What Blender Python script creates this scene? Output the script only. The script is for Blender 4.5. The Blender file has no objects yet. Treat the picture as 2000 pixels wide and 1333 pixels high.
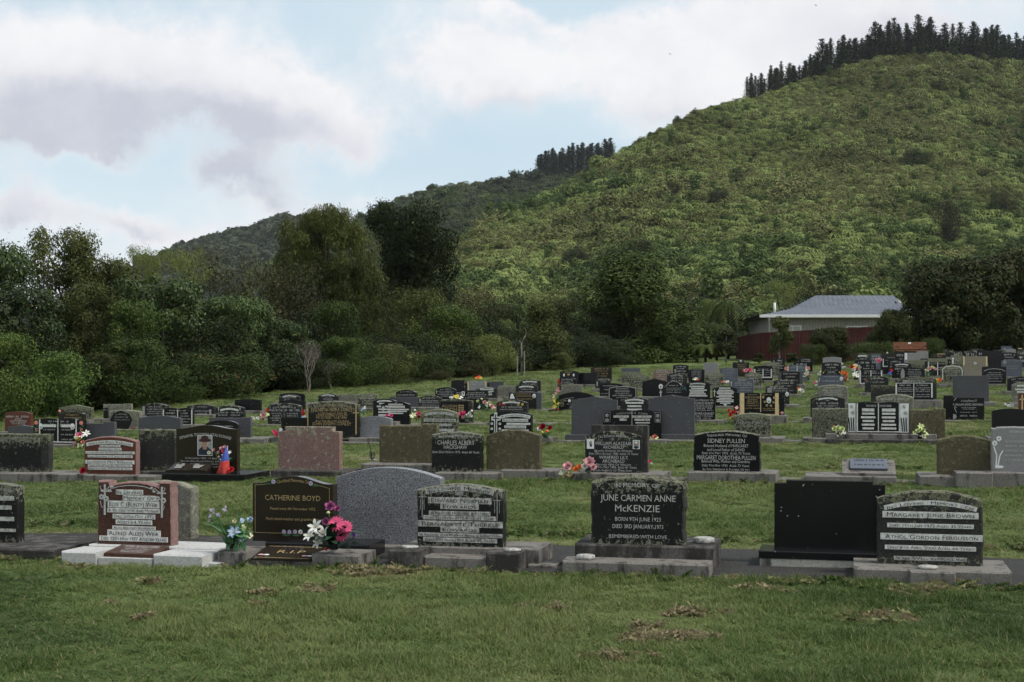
import bpy, math, random
import numpy as np
from math import sin, cos, pi, radians, sqrt, tan, atan2

random.seed(7); RNG = np.random.default_rng(7)
SC = bpy.context.scene
COL = SC.collection

# ------------------------------------------------------------------ camera
F = 2778.0            # focal length in photo pixels (2000 px wide, 50 mm)
HOR = 735.0           # horizon row in the photo
EYE = 1.6
cam_d = bpy.data.cameras.new('camera'); cam = bpy.data.objects.new('camera', cam_d); COL.objects.link(cam)
cam.location = (0, 0, EYE); cam.rotation_euler = (radians(90), 0, 0)
cam_d.sensor_width = 36.0; cam_d.lens = 50.0
cam_d.shift_y = (HOR - 666.5) / 2000.0
cam_d.clip_start = 0.1; cam_d.clip_end = 20000
SC.camera = cam

# ------------------------------------------------------------------ sun, exposure
SUN_EL, SUN_AZ = radians(52), radians(112)     # azimuth clockwise from +Y (view direction): from the right
sd = bpy.data.lights.new('sun', 'SUN'); sd.energy = 3.2; sd.angle = radians(12); sd.color = (1.0, 0.95, 0.87)
sun = bpy.data.objects.new('sun', sd); COL.objects.link(sun)
sun.rotation_euler = (radians(90) - SUN_EL, 0, -SUN_AZ + pi)
SC.view_settings.view_transform = 'Standard'; SC.view_settings.look = 'None'
SC.view_settings.exposure = 0.0; SC.view_settings.gamma = 1.0
SC.render.engine = 'CYCLES'
SC.cycles.use_denoising = True
SC.cycles.max_bounces = 4; SC.cycles.diffuse_bounces = 2; SC.cycles.glossy_bounces = 2
SC.cycles.transmission_bounces = 2; SC.cycles.transparent_max_bounces = 6
SC.cycles.use_adaptive_sampling = True; SC.cycles.adaptive_threshold = 0.03
SC.cycles.caustics_reflective = False; SC.cycles.caustics_refractive = False

# ------------------------------------------------------------------ node helpers
class NT:
    def __init__(s, tree): s.t = tree; s.n = tree.nodes; s.l = tree.links
    def node(s, typ, **kw):
        n = s.n.new(typ)
        for k, v in kw.items(): setattr(n, k, v)
        return n
    def put(s, sock, v):
        if isinstance(v, bpy.types.NodeSocket): s.l.new(v, sock)
        elif isinstance(v, (tuple, list)) and len(v) == 3 and sock.type == 'RGBA': sock.default_value = (*v, 1)
        else: sock.default_value = v
    def math(s, op, a, b=0.0, c=0.0, clamp=False):
        n = s.node('ShaderNodeMath', operation=op, use_clamp=clamp)
        s.put(n.inputs[0], a); s.put(n.inputs[1], b)
        if len(n.inputs) > 2: s.put(n.inputs[2], c)
        return n.outputs[0]
    def vmath(s, op, a, b=(0, 0, 0)):
        n = s.node('ShaderNodeVectorMath', operation=op)
        s.put(n.inputs[0], a); s.put(n.inputs[1], b)
        return n.outputs[0]
    def noise(s, vec, scale, detail=3.0, rough=0.55, dist=0.0):
        n = s.node('ShaderNodeTexNoise')
        if vec is not None: s.put(n.inputs['Vector'], vec)
        n.inputs['Scale'].default_value = scale; n.inputs['Detail'].default_value = detail
        n.inputs['Roughness'].default_value = rough; n.inputs['Distortion'].default_value = dist
        return n.outputs['Fac']
    def sstep(s, v, a, b, c=0.0, d=1.0):
        n = s.node('ShaderNodeMapRange', interpolation_type='SMOOTHSTEP')
        s.put(n.inputs['Value'], v); n.inputs['From Min'].default_value = a; n.inputs['From Max'].default_value = b
        n.inputs['To Min'].default_value = c; n.inputs['To Max'].default_value = d
        return n.outputs[0]
    def mix(s, f, a, b, blend='MIX'):
        n = s.node('ShaderNodeMix', data_type='RGBA', blend_type=blend)
        s.put(n.inputs[0], f); s.put(n.inputs[6], a); s.put(n.inputs[7], b)
        return n.outputs[2]

# ------------------------------------------------------------------ world: Nishita sky under broken cloud
def make_world():
    w = bpy.data.worlds.new('World'); SC.world = w; w.use_nodes = True
    T = NT(w.node_tree); T.n.clear()
    out = T.node('ShaderNodeOutputWorld'); bg = T.node('ShaderNodeBackground')
    T.l.new(bg.outputs[0], out.inputs[0])
    sky = T.node('ShaderNodeTexSky', sky_type='NISHITA'); sky.sun_disc = False
    sky.sun_elevation = SUN_EL; sky.sun_rotation = SUN_AZ; sky.ozone_density = 1.5
    tc = T.node('ShaderNodeTexCoord').outputs['Generated']
    d = T.vmath('NORMALIZE', tc)
    sep = T.node('ShaderNodeSeparateXYZ'); T.put(sep.inputs[0], d)
    x, y, z = sep.outputs
    yy = T.math('MAXIMUM', y, 0.12)
    u = T.math('DIVIDE', x, yy); v = T.math('DIVIDE', z, yy)
    front = T.sstep(y, 0.1, 0.35)
    # warped coordinates give the clouds their ragged edges
    n1 = T.node('ShaderNodeTexNoise'); T.put(n1.inputs['Vector'], d)
    n1.inputs['Scale'].default_value = 9; n1.inputs['Detail'].default_value = 6; n1.inputs['Roughness'].default_value = 0.62
    s1 = T.node('ShaderNodeSeparateXYZ'); T.put(s1.inputs[0], n1.outputs['Color'])
    fine = s1.outputs[2]
    uw = T.math('MULTIPLY_ADD', s1.outputs[0], 0.13, u)
    vw = T.math('MULTIPLY_ADD', s1.outputs[1], 0.10, v)
    cb = T.node('ShaderNodeCombineXYZ'); T.put(cb.inputs[0], uw); T.put(cb.inputs[1], vw)
    def field(blobs, du):
        acc = None
        for (bx, by, rx, ry, a) in blobs:
            cx, cy = (bx - 1000) / F + .065, (HOR - by) / F + .05 - du
            sx, sy = F / rx / 2.1, F / ry / 2.1
            mp = T.node('ShaderNodeMapping'); T.put(mp.inputs[0], cb.outputs[0]); mp.inputs['Scale'].default_value = (sx, sy, 0); mp.inputs['Location'].default_value = (-cx * sx, -cy * sy, 0)
            g = T.node('ShaderNodeTexGradient', gradient_type='QUADRATIC_SPHERE'); T.put(g.inputs[0], mp.outputs[0])
            acc = T.math('MULTIPLY', g.outputs['Fac'], a) if acc is None else T.math('MULTIPLY_ADD', g.outputs['Fac'], a, acc)
        return acc
    f0 = field([(-250, 180, 320, 120, 1.1), (200, 120, 340, 125, 1.2), (30, 228, 270, 85, 1.2), (540, 205, 180, 66, 1.2), (685, 255, 150, 66, 1.1), (600, 300, 130, 40, .6),
             (470, 360, 130, 42, 1.0), (150, 320, 75, 25, .7), (860, 110, 115, 58, 1.1), (985, 165, 100, 75, 1.1),
             (1230, 110, 190, 72, 1.2), (1400, 150, 175, 115, 1.2), (1720, 30, 340, 95, 1.2), (1000, 25, 210, 30, .7), (20, 430, 75, 65, 1.0), (230, 432, 90, 26, .7), (330, 455, 330, 36, .75), (640, 400, 170, 24, .6)], 0.0)
    f1 = field([(30, 290, 360, 90, 1.2), (120, 210, 420, 120, .55), (320, 255, 260, 60, .7), (560, 290, 260, 60, .9), (480, 380, 160, 42, 1.3), (20, 470, 90, 70, 1.0), (1000, 225, 150, 55, .9), (1360, 225, 230, 60, .6), (1800, 60, 360, 80, .8), (230, 446, 110, 26, .8)], 0.0)
    # the same sort of broken cloud everywhere else
    dz = T.node('ShaderNodeMapping'); T.put(dz.inputs[0], d); dz.inputs['Scale'].default_value = (1, 1, 2.6)
    g0 = T.noise(dz.outputs[0], 2.3, 4, 0.6)
    gen = T.sstep(g0, 0.42, 0.62)
    n2 = T.noise(d, 24, 5, 0.65)
    f0 = T.math('MULTIPLY_ADD', T.math('SUBTRACT', n2, 0.5), T.sstep(f0, 0.02, 0.35, 0.0, 0.6), f0)
    dens = T.sstep(T.math('MULTIPLY', f0, front), 0.08, 0.80)
    back = T.math('SUBTRACT', 1.0, front)
    dens = T.math('MULTIPLY_ADD', gen, T.math('MULTIPLY_ADD', back, 0.9, 0.06), dens, clamp=True)
    dark = T.math('MULTIPLY', T.sstep(T.math('MULTIPLY', f1, front), 0.0, 1.15), dens)
    dark = T.math('MULTIPLY', dark, T.sstep(n2, 0.3, 0.7, 0.8, 1.08))
    # thin high veil, thicker toward the horizon
    veil = T.math('ADD', T.sstep(v, 0.0, 0.17, 0.97, 0.62), T.math('MULTIPLY', T.sstep(g0, 0.4, 0.6), 0.14), clamp=True)
    blue = T.vmath('SCALE', sky.outputs[0]); blue.node.inputs['Scale'].default_value = 0.13
    base = T.mix(veil, blue, T.mix(T.sstep(v, 0.05, 0.16), (0.88, 0.92, 0.955), (0.72, 0.875, 0.95)))
    lit = T.mix(T.sstep(n2, 0.35, 0.65), (0.89, 0.895, 0.93), (0.95, 0.95, 0.965))
    cloud = T.mix(dark, lit, (0.59, 0.62, 0.705))
    c = T.mix(dens, base, cloud)
    T.put(bg.inputs['Color'], c); bg.inputs['Strength'].default_value = 1.0
    w.cycles.sampling_method = 'MANUAL'; w.cycles.sample_map_resolution = 512
make_world()

# ------------------------------------------------------------------ ground shape
TH = radians(13.0); CT, ST, TT = cos(TH), sin(TH), tan(TH)     # the grave rows run 13 degrees off square to the view
def gz(X, Y):
    X = np.asarray(X, float); Y = np.asarray(Y, float)
    u = np.clip(X / np.maximum(Y, 8.0), -0.5, 0.5)
    c = 0.0265 + 0.033 * u - 0.05 * np.maximum(0, -u - 0.2)
    yy = np.minimum(Y, 115.0)
    d = np.where(yy > 40, yy - 12, 2 * np.log1p(np.exp((np.minimum(yy, 40) - 12) / 2)))
    z = c * d
    z = z + 0.012 * np.sin(X * 1.3 + Y * 0.7) * np.sin(Y * 1.1 - X * 0.5) + 0.010 * np.sin(X * 2.9 - 1.0) * np.sin(Y * 2.3 + X)
    return z
def gzf(X, Y): return float(gz(X, Y))
ROWS = [0, 11.36, 19.0, 25.8, 31.3, 37.5, 43.6, 49.6, 56, 62, 68, 74, 80]
def row_point(px, yk):
    u = (px - 1000) / F; Y = yk / (1 + TT * u)
    return u * Y, Y
def vnoise(x, y, seed=0):
    x = np.asarray(x, float); y = np.asarray(y, float)
    xi = np.floor(x).astype(np.int64); yi = np.floor(y).astype(np.int64)
    fx = x - xi; fy = y - yi; fx = fx * fx * (3 - 2 * fx); fy = fy * fy * (3 - 2 * fy)
    def h(a, b):
        n = (a * 374761393 + b * 668265263 + seed * 974634777) & 0x7fffffff
        n = ((n ^ (n >> 13)) * 1274126177) & 0x7fffffff
        return ((n ^ (n >> 16)) & 0xffff) / 65535.0
    return (h(xi, yi) * (1 - fx) + h(xi + 1, yi) * fx) * (1 - fy) + (h(xi, yi + 1) * (1 - fx) + h(xi + 1, yi + 1) * fx) * fy
def fbm(x, y, seed=0, o=4):
    a = 0; k = 0.5; t = 0
    for i in range(o):
        a = a + k * vnoise(x * 2 ** i, y * 2 ** i, seed + i); t += k; k *= 0.5
    return a / t

# ------------------------------------------------------------------ mesh helpers
def link(o, parent=None):
    COL.objects.link(o)
    if parent is not None: o.parent = parent
    return o
def tag(o, label=None, cat=None, group=None, kind=None):
    if label: o['label'] = label
    if cat: o['category'] = cat
    if group: o['group'] = group
    if kind: o['kind'] = kind
    return o
def empty(name, loc, rz=0.0):
    o = bpy.data.objects.new(name, None); COL.objects.link(o)
    o.location = loc; o.rotation_euler = (0, 0, rz); o.empty_display_size = 0.2
    return o
def mesh_np(name, V, faces4=None, tris=None, mats=(), mi=None, smooth=False):
    """mesh from numpy arrays of equal-size faces"""
    me = bpy.data.meshes.new(name)
    fs = faces4 if faces4 is not None else tris
    k = fs.shape[1]
    me.vertices.add(len(V)); me.vertices.foreach_set('co', np.ascontiguousarray(V, np.float32).ravel())
    me.loops.add(fs.size); me.loops.foreach_set('vertex_index', np.ascontiguousarray(fs, np.int32).ravel())
    me.polygons.add(len(fs)); me.polygons.foreach_set('loop_start', np.arange(0, fs.size, k, dtype=np.int32))
    if mi is not None: me.polygons.foreach_set('material_index', np.asarray(mi, np.int32))
    if smooth: me.polygons.foreach_set('use_smooth', np.ones(len(fs), bool))
    for m in mats: me.materials.append(m)
    me.update(calc_edges=True)
    return me
class MB:
    def __init__(s): s.v = []; s.f = []; s.m = []
    def add(s, V, Fc, mi=0):
        o = len(s.v); s.v.extend([tuple(map(float, p)) for p in V])
        for f in Fc: s.f.append([i + o for i in f]); s.m.append(mi)
        return s
    def box(s, x0, y0, z0, x1, y1, z1, mi=0, b=0.0):
        if b > 0:
            return s.prism([(x0, z0), (x1, z0), (x1, z1), (x0, z1)], y0, y1, b, mi)
        V = [(x0, y0, z0), (x1, y0, z0), (x1, y1, z0), (x0, y1, z0), (x0, y0, z1), (x1, y0, z1), (x1, y1, z1), (x0, y1, z1)]
        return s.add(V, [(0, 3, 2, 1), (4, 5, 6, 7), (0, 1, 5, 4), (1, 2, 6, 5), (2, 3, 7, 6), (3, 0, 4, 7)], mi)
    def prism(s, prof, y0, y1, b=0.006, mi=0, rough=0.0, seed=1, side_mi=None):
        """prof: counter-clockwise (x,z) outline seen from the front (-y); front at y0, back at y1"""
        n = len(prof)
        inn = []
        for i in range(n):
            p0 = prof[i - 1]; p1 = prof[i]; p2 = prof[(i + 1) % n]
            e1 = (p1[0] - p0[0], p1[1] - p0[1]); e2 = (p2[0] - p1[0], p2[1] - p1[1])
            l1 = math.hypot(*e1) or 1e-9; l2 = math.hypot(*e2) or 1e-9
            n1 = (-e1[1] / l1, e1[0] / l1); n2 = (-e2[1] / l2, e2[0] / l2)
            q = 1 + n1[0] * n2[0] + n1[1] * n2[1]
            q = max(q, 0.4)
            inn.append((p1[0] + b * (n1[0] + n2[0]) / q, p1[1] + b * (n1[1] + n2[1]) / q))
        rings = [(inn, y0), (prof, y0 + b)]
        if rough > 0:
            r = random.Random(seed)
            for k in (0.25, 0.5, 0.75):
                rings.append(([(p[0] + r.uniform(-.25, 1) * rough * (1 if p[0] > 0 else -1) * (1 if abs(p[0]) > .3 * max(abs(q[0]) for q in prof) else .1),
                                p[1] + (r.uniform(-.5, 1) * rough if p[1] > 0.15 else 0)) for p in prof], y0 + b + k * (y1 - y0 - 2 * b)))
        rings += [(prof, y1 - b), (inn, y1)]
        V = []; Fc = []
        for ring, y in rings: V += [(p[0], y, p[1]) for p in ring]
        o = len(s.v); s.v.extend(V)
        s.f.append([o + i for i in range(n)]); s.m.append(mi)
        for k in range(len(rings) - 1):
            for i in range(n):
                j = (i + 1) % n
                s.f.append([o + k * n + i, o + k * n + n + i, o + k * n + n + j, o + k * n + j]); s.m.append(mi if side_mi is None else side_mi)
        L = (len(rings) - 1) * n
        s.f.append([o + L + n - 1 - i for i in range(n)]); s.m.append(mi)
        return s
    def tube(s, pts, rad, n=6, mi=0, cap=True):
        pts = [np.array(p, float) for p in pts]
        if not hasattr(rad, '__len__'): rad = [rad] * len(pts)
        o = len(s.v)
        for i, p in enumerate(pts):
            d = pts[min(i + 1, len(pts) - 1)] - pts[max(i - 1, 0)]
            d = d / (np.linalg.norm(d) or 1)
            a = np.cross(d, (0, 0, 1)) if abs(d[2]) < .95 else np.cross(d, (1, 0, 0))
            a /= np.linalg.norm(a); c = np.cross(d, a)
            for k in range(n):
                t = 2 * pi * k / n
                s.v.append(tuple(p + rad[i] * (cos(t) * a + sin(t) * c)))
        for i in range(len(pts) - 1):
            for k in range(n):
                q = (k + 1) % n
                s.f.append([o + i * n + k, o + i * n + q, o + (i + 1) * n + q, o + (i + 1) * n + k]); s.m.append(mi)
        if cap:
            s.f.append([o + k for k in range(n)][::-1]); s.m.append(mi)
            e = o + (len(pts) - 1) * n
            s.f.append([e + k for k in range(n)]); s.m.append(mi)
        return s
    def lathe(s, prof, cx=0, cy=0, cz=0, n=16, mi=0):
        o = len(s.v)
        for (r, z) in prof:
            for k in range(n): s.v.append((cx + r * cos(2 * pi * k / n), cy + r * sin(2 * pi * k / n), cz + z))
        for i in range(len(prof) - 1):
            for k in range(n):
                q = (k + 1) % n
                s.f.append([o + i * n + k, o + i * n + q, o + (i + 1) * n + q, o + (i + 1) * n + k]); s.m.append(mi)
        s.f.append([o + k for k in range(n)][::-1]); s.m.append(mi)
        e = o + (len(prof) - 1) * n; s.f.append([e + k for k in range(n)]); s.m.append(mi)
        return s
    def mesh(s, name, mats, smooth=False):
        me = bpy.data.meshes.new(name); me.from_pydata(s.v, [], s.f)
        for m in (mats if isinstance(mats, (list, tuple)) else [mats]): me.materials.append(m)
        me.polygons.foreach_set('material_index', s.m)
        if smooth: me.polygons.foreach_set('use_smooth', [True] * len(s.f))
        me.update()
        return me
    def build(s, name, mats, parent=None, smooth=False):
        return link(bpy.data.objects.new(name, s.mesh(name, mats, smooth)), parent)

# ------------------------------------------------------------------ materials
MATS = {}
def new_mat(name):
    m = bpy.data.materials.new(name); m.use_nodes = True; T = NT(m.node_tree); T.n.clear()
    out = T.node('ShaderNodeOutputMaterial'); b = T.node('ShaderNodeBsdfPrincipled')
    T.l.new(b.outputs[0], out.inputs[0]); MATS[name] = m
    return m, T, b, out
def simple(name, col, rough=0.6, spec=0.4, var=0.15, scale=20.0, bump=0.0, metal=0.0):
    m, T, b, out = new_mat(name)
    pos = T.node('ShaderNodeNewGeometry').outputs['Position']
    n = T.noise(pos, scale, 4)
    T.put(b.inputs['Base Color'], T.mix(T.sstep(n, 0.3, 0.7), tuple(c * (1 - var) for c in col), tuple(min(1, c * (1 + var)) for c in col)))
    b.inputs['Roughness'].default_value = rough; b.inputs['Specular IOR Level'].default_value = spec; b.inputs['Metallic'].default_value = metal
    if bump:
        bn = T.node('ShaderNodeBump'); bn.inputs['Strength'].default_value = bump; bn.inputs['Distance'].default_value = 0.01
        T.put(bn.inputs['Height'], n); T.put(b.inputs['Normal'], bn.outputs[0])
    return m
def stone(name, c1, c2, grain=140.0, rough=0.35, spec=0.3, lichen=0.0, lscale=14.0, lcol=(0.30, 0.31, 0.19), lcol2=(0.20, 0.20, 0.16),
          stain=0.0, stcol=(0.03, 0.028, 0.025), spots=0.0, top=0.0, bump=0.15):
    m, T, b, out = new_mat(name)
    pos = T.node('ShaderNodeNewGeometry').outputs['Position']
    gen = T.node('ShaderNodeTexCoord').outputs['Generated']
    sg = T.node('ShaderNodeSeparateXYZ'); T.put(sg.inputs[0], gen)
    g = T.noise(pos, grain, 3, 0.7)
    col = T.mix(T.sstep(g, 0.40, 0.60), c1, c2)
    big = T.noise(pos, 3.1, 5, 0.6)
    col = T.mix(T.sstep(big, 0.25, 0.75, 0.30, 0.0), col, (0.6 * c1[0], 0.6 * c1[1], 0.6 * c1[2]))
    rg = rough; h = g
    if stain > 0:
        mp = T.node('ShaderNodeMapping'); T.put(mp.inputs[0], pos); mp.inputs['Scale'].default_value = (1, 1, 0.35)
        st = T.noise(mp.outputs[0], 7.0, 6, 0.68)
        col = T.mix(T.sstep(st, 0.62 - 0.3 * stain, 0.78 - 0.3 * stain, 0, 0.85), col, stcol)
        col = T.mix(T.sstep(T.noise(pos, 45.0, 4, 0.6), 0.62, 0.70, 0, 0.7 * stain), col, stcol)
    if spots > 0:
        v = T.node('ShaderNodeTexVoronoi'); T.put(v.inputs['Vector'], pos); v.inputs['Scale'].default_value = 24
        jit = T.noise(pos, 9.0, 2)
        sp = T.math('MULTIPLY', T.sstep(v.outputs['Distance'], 0.10, 0.17, 1, 0), T.sstep(jit, 0.62 - 0.25 * spots, 0.66 - 0.25 * spots))
        col = T.mix(T.math('MULTIPLY', sp, 0.8), col, (0.42, 0.42, 0.38))
    if lichen > 0:
        ln = T.noise(pos, lscale, 8, 0.68, 0.6)
        zt = T.sstep(sg.outputs[2], 0.55, 1.0, 0.0, top)
        zb = T.sstep(sg.outputs[2], 0.0, 0.22, top * 0.8, 0.0)
        thr = T.math('ADD', ln, T.math('ADD', T.math('MULTIPLY', zt, 0.16), T.math('MULTIPLY', zb, 0.16)))
        lm = T.sstep(thr, 0.70 - 0.32 * lichen, 0.76 - 0.30 * lichen)
        lc = T.mix(T.sstep(T.noise(pos, lscale * 3.5, 5, 0.7), 0.35, 0.65), lcol2, lcol)
        col = T.mix(T.math('MULTIPLY', lm, 0.92), col, lc)
        rg = T.math('MULTIPLY_ADD', lm, 0.9 - rough, rough)
        h = T.math('MULTIPLY_ADD', lm, 1.5, T.math('MULTIPLY', g, 0.5))
        T.put(b.inputs['Specular IOR Level'], T.math('MULTIPLY_ADD', lm, 0.1 - spec, spec))
    else:
        b.inputs['Specular IOR Level'].default_value = spec
    T.put(b.inputs['Base Color'], col); T.put(b.inputs['Roughness'], rg)
    if bump > 0:
        bn = T.node('ShaderNodeBump'); bn.inputs['Strength'].default_value = bump; bn.inputs['Distance'].default_value = 0.006
        T.put(bn.inputs['Height'], h); T.put(b.inputs['Normal'], bn.outputs[0])
    return m
stone('black', (.009, .009, .010), (.014, .014, .015), 200, .16, .22, spots=.12, bump=0)
stone('brown_black', (.020, .016, .012), (.032, .025, .018), 240, .14, .25, bump=0)
stone('dark', (.014, .014, .015), (.026, .026, .026), 160, .35, .2, lichen=.30, top=.6)
stone('dark_lichen', (.013, .013, .012), (.028, .028, .025), 120, .5, .15, lichen=.72, lscale=24, top=.9, lcol=(.24, .25, .16), lcol2=(.12, .12, .09))
stone('worn_black', (.009, .009, .009), (.018, .018, .017), 150, .4, .15, lichen=.27, lscale=30, top=1.2, lcol=(.27, .27, .20), lcol2=(.10, .10, .08))
stone('mossy_grey', (.026, .026, .024), (.052, .052, .048), 90, .85, .1, lichen=.30, lscale=22, top=1.1, lcol=(.22, .22, .14), lcol2=(.075, .075, .055))
stone('brown_moss', (.075, .066, .040), (.125, .11, .070), 70, .95, .05, lichen=.45, lscale=16, top=.5, lcol=(.22, .21, .13), lcol2=(.06, .055, .035), stain=.25, bump=.5)
stone('speckled_moss', (.035, .034, .030), (.070, .068, .058), 90, .9, .08, lichen=.70, lscale=38, top=.3, lcol=(.27, .28, .18), lcol2=(.05, .05, .045), bump=.5)
stone('pale_lichen', (.12, .115, .095), (.20, .195, .16), 80, .9, .08, lichen=.55, lscale=18, top=.5, lcol=(.34, .35, .25), lcol2=(.14, .14, .10), bump=.4)
stone('honed_grey', (.070, .071, .076), (.088, .089, .094), 160, .6, .2, spots=.35)
stone('granite_grey', (.075, .077, .083), (.33, .332, .348), 105, .35, .3, lichen=.22, lscale=30, lcol=(.30, .31, .22))
stone('blue_grey', (.055, .062, .080), (.13, .14, .17), 130, .3, .3)
stone('light_grey', (.20, .20, .20), (.28, .28, .27), 110, .7, .2, lichen=.15)
stone('red_granite', (.070, .020, .013), (.145, .048, .032), 120, .25, .3, bump=.02)
stone('maroon_granite', (.040, .016, .011), (.105, .050, .038), 110, .3, .25, bump=.02)
stone('pink_rough', (.17, .095, .085), (.29, .19, .175), 120, .8, .2, bump=.6)
stone('pink_granite', (.14, .080, .068), (.29, .185, .165), 95, .6, .2, lichen=.42, lscale=17, lcol=(.34, .37, .26), lcol2=(.25, .28, .19), top=.4)
stone('concrete', (.158, .146, .131), (.222, .207, .188), 60, .9, .1, stain=.45, lichen=.18, lscale=9, lcol=(.30, .29, .26), bump=.4)
stone('dark_concrete', (.082, .076, .069), (.140, .131, .120), 60, .9, .1, stain=.75, lichen=.2, lscale=10, lcol=(.24, .235, .21), bump=.4)
stone('white_paint', (.43, .425, .41), (.54, .535, .52), 40, .8, .2, stain=.14, stcol=(.25, .23, .2), bump=.3)
stone('cream_concrete', (.40, .38, .32), (.5, .48, .41), 40, .9, .1, stain=.3, bump=.3)
stone('tan_stone', (.21, .185, .145), (.27, .24, .19), 90, .6, .2)
stone('asphalt', (.022, .021, .020), (.075, .072, .068), 110, .9, .1, stain=.1, lichen=.12, lscale=40, lcol=(.14, .13, .12), bump=.8)
simple('letter_white', (.45, .45, .43), .7, .2, .18, 60)
simple('letter_grey', (.30, .30, .285), .8, .1, .3, 60)
simple('letter_gold', (.36, .265, .125), .5, .3, .25, 80)
simple('letter_black', (.018, .017, .016), .7, .1, .2, 60)
simple('panel_pale', (.56, .56, .53), .75, .15, .22, 30)
simple('panel_worn', (.36, .36, .335), .85, .1, .4, 30)
simple('gold_bar', (.62, .47, .24), .45, .4, .1, 20)
simple('photo_white', (.72, .72, .70), .3, .4, .05, 20)
simple('photo_grey', (.25, .25, .24), .4, .3, .3, 60)
simple('skin', (.36, .20, .13), .6, .3, .1, 60)
simple('hat_brown', (.06, .035, .032), .8, .1, .2, 60)
simple('hair_grey', (.42, .42, .41), .8, .1, .2, 60)
simple('coat_navy', (.028, .035, .055), .8, .1, .2, 60)
simple('lid_white', (.34, .335, .31), .9, .1, .45, 40)
simple('steel', (.35, .35, .37), .3, .5, .1, 20, metal=.8)
simple('soil', (.035, .026, .018), .95, .05, .4, 30, bump=.5)
# ------------------------------------------------------------------ foliage materials
def leafmat(name, dark, mid, light, odd=None, odd_p=0.04, trans=0.15, rough=0.6, spec=0.10, inst=False, patch=0.35, gain=0):
    g_ = gain if gain else (1.65 if inst else .98)
    dark = tuple(g_ * (.45 * x + .55 * y) for x, y in zip(dark, mid)); light = tuple(g_ * (.6 * x + .4 * y) for x, y in zip(light, mid)) if inst else tuple(g_ * k_ * x for x, k_ in zip(light, (1.75, 1.7, 1.4))); mid = tuple(g_ * x * k_ for x, k_ in zip(mid, (1.02, 1.0, .88)))  # tree leaves: light colour boosted, leaf highlights put into the colour
    m, T, b, out = new_mat(name)
    geo = T.node('ShaderNodeNewGeometry'); r = geo.outputs['Random Per Island']
    c = T.mix(T.sstep(r, 0.0, 0.6), dark, mid); c = T.mix(T.sstep(r, 0.55, 1.0) if inst else T.sstep(r, 0.70, 1.0), c, light)
    if odd: c = T.mix(T.math('GREATER_THAN', r, 1 - odd_p), c, odd)
    if inst:
        a = T.node('ShaderNodeAttribute', attribute_type='INSTANCER', attribute_name='tint')
        rr = a.outputs['Fac']
    else:
        rr = T.node('ShaderNodeObjectInfo').outputs['Random']
    c = T.mix(T.sstep(rr, 0, 1, patch, 0.0), c, tuple(.42 * x for x in mid))
    c = T.mix(T.sstep(rr, 0.3, 1, 0.0, patch * .8), c, tuple(1.25 * x for x in light))
    T.put(b.inputs['Base Color'], c); b.inputs['Roughness'].default_value = rough; b.inputs['Specular IOR Level'].default_value = spec
    if trans > 0:
        tr = T.node('ShaderNodeBsdfTranslucent'); T.put(tr.inputs['Color'], c)
        ms = T.node('ShaderNodeMixShader'); ms.inputs[0].default_value = trans
        T.l.new(b.outputs[0], ms.inputs[1]); T.l.new(tr.outputs[0], ms.inputs[2]); T.l.new(ms.outputs[0], out.inputs[0])
    return m
simple('bark', (.045, .038, .030), .9, .1, .35, 18, bump=.5)
simple('bark_pale', (.22, .20, .175), .9, .1, .3, 18, bump=.4)
simple('dead_twig', (.17, .145, .13), .9, .1, .3, 10)
simple('fern_trunk', (.030, .022, .016), .95, .05, .4, 14, bump=.6)

# ------------------------------------------------------------------ ground sheet
def build_ground():
    m, T, b, out = new_mat('lawn')
    pos = T.node('ShaderNodeNewGeometry').outputs['Position']
    dry = T.node('ShaderNodeAttribute', attribute_name='dry').outputs['Fac']
    n1 = T.noise(pos, 0.55, 5, 0.6); n2 = T.noise(pos, 6.0, 5, 0.65); n3 = T.noise(pos, 45.0, 3, 0.6)
    c = T.mix(T.sstep(n1, 0.3, 0.7), (.095, .138, .042), (.145, .188, .062))
    c = T.mix(T.sstep(n2, 0.45, 0.75, 0, 0.7), c, (.035, .062, .018))
    c = T.mix(T.sstep(n3, 0.50, 0.75, 0, 0.5), c, (.15, .155, .062))
    c = T.mix(T.sstep(T.noise(pos, 2.1, 5, 0.7), 0.62, 0.74, 0, 0.55), c, (.17, .135, .075))
    c = T.mix(dry, c, T.mix(T.sstep(n2, 0.3, 0.7), (.24, .21, .11), (.17, .16, .07)))
    T.put(b.inputs['Base Color'], c); b.inputs['Roughness'].default_value = 0.9; b.inputs['Specular IOR Level'].default_value = 0.1
    bn = T.node('ShaderNodeBump'); bn.inputs['Strength'].default_value = 0.8; bn.inputs['Distance'].default_value = 0.04
    T.put(bn.inputs['Height'], T.math('ADD', n3, n2)); T.put(b.inputs['Normal'], bn.outputs[0])
    ys = np.concatenate([[-80, -40, -15, -5, 0, 3, 5], np.arange(6, 40, .16), np.geomspace(40, 120, 160), np.geomspace(123, 2500, 24)])
    a = np.linspace(0, 1, 110) ** 1.0
    xs = np.concatenate([-np.geomspace(40, 1500, 14)[::-1], np.linspace(-38, 38, 320), np.geomspace(40, 1500, 14)])
    X, Y = np.meshgrid(xs, ys); Z = gz(X, Y)
    nx, ny = len(xs), len(ys)
    V = np.stack([X, Y, Z], -1).reshape(-1, 3)
    i = np.arange(nx * ny).reshape(ny, nx)
    Q = np.stack([i[:-1, :-1], i[:-1, 1:], i[1:, 1:], i[1:, :-1]], -1).reshape(-1, 4)
    me = mesh_np('ground', V, Q, mats=[m], smooth=True)
    at = me.attributes.new('dry', 'FLOAT', 'POINT'); at.data.foreach_set('value', dryness(V[:, 0], V[:, 1]).astype(np.float32))
    o = link(bpy.data.objects.new('ground', me)); tag(o, kind='structure')
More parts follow.
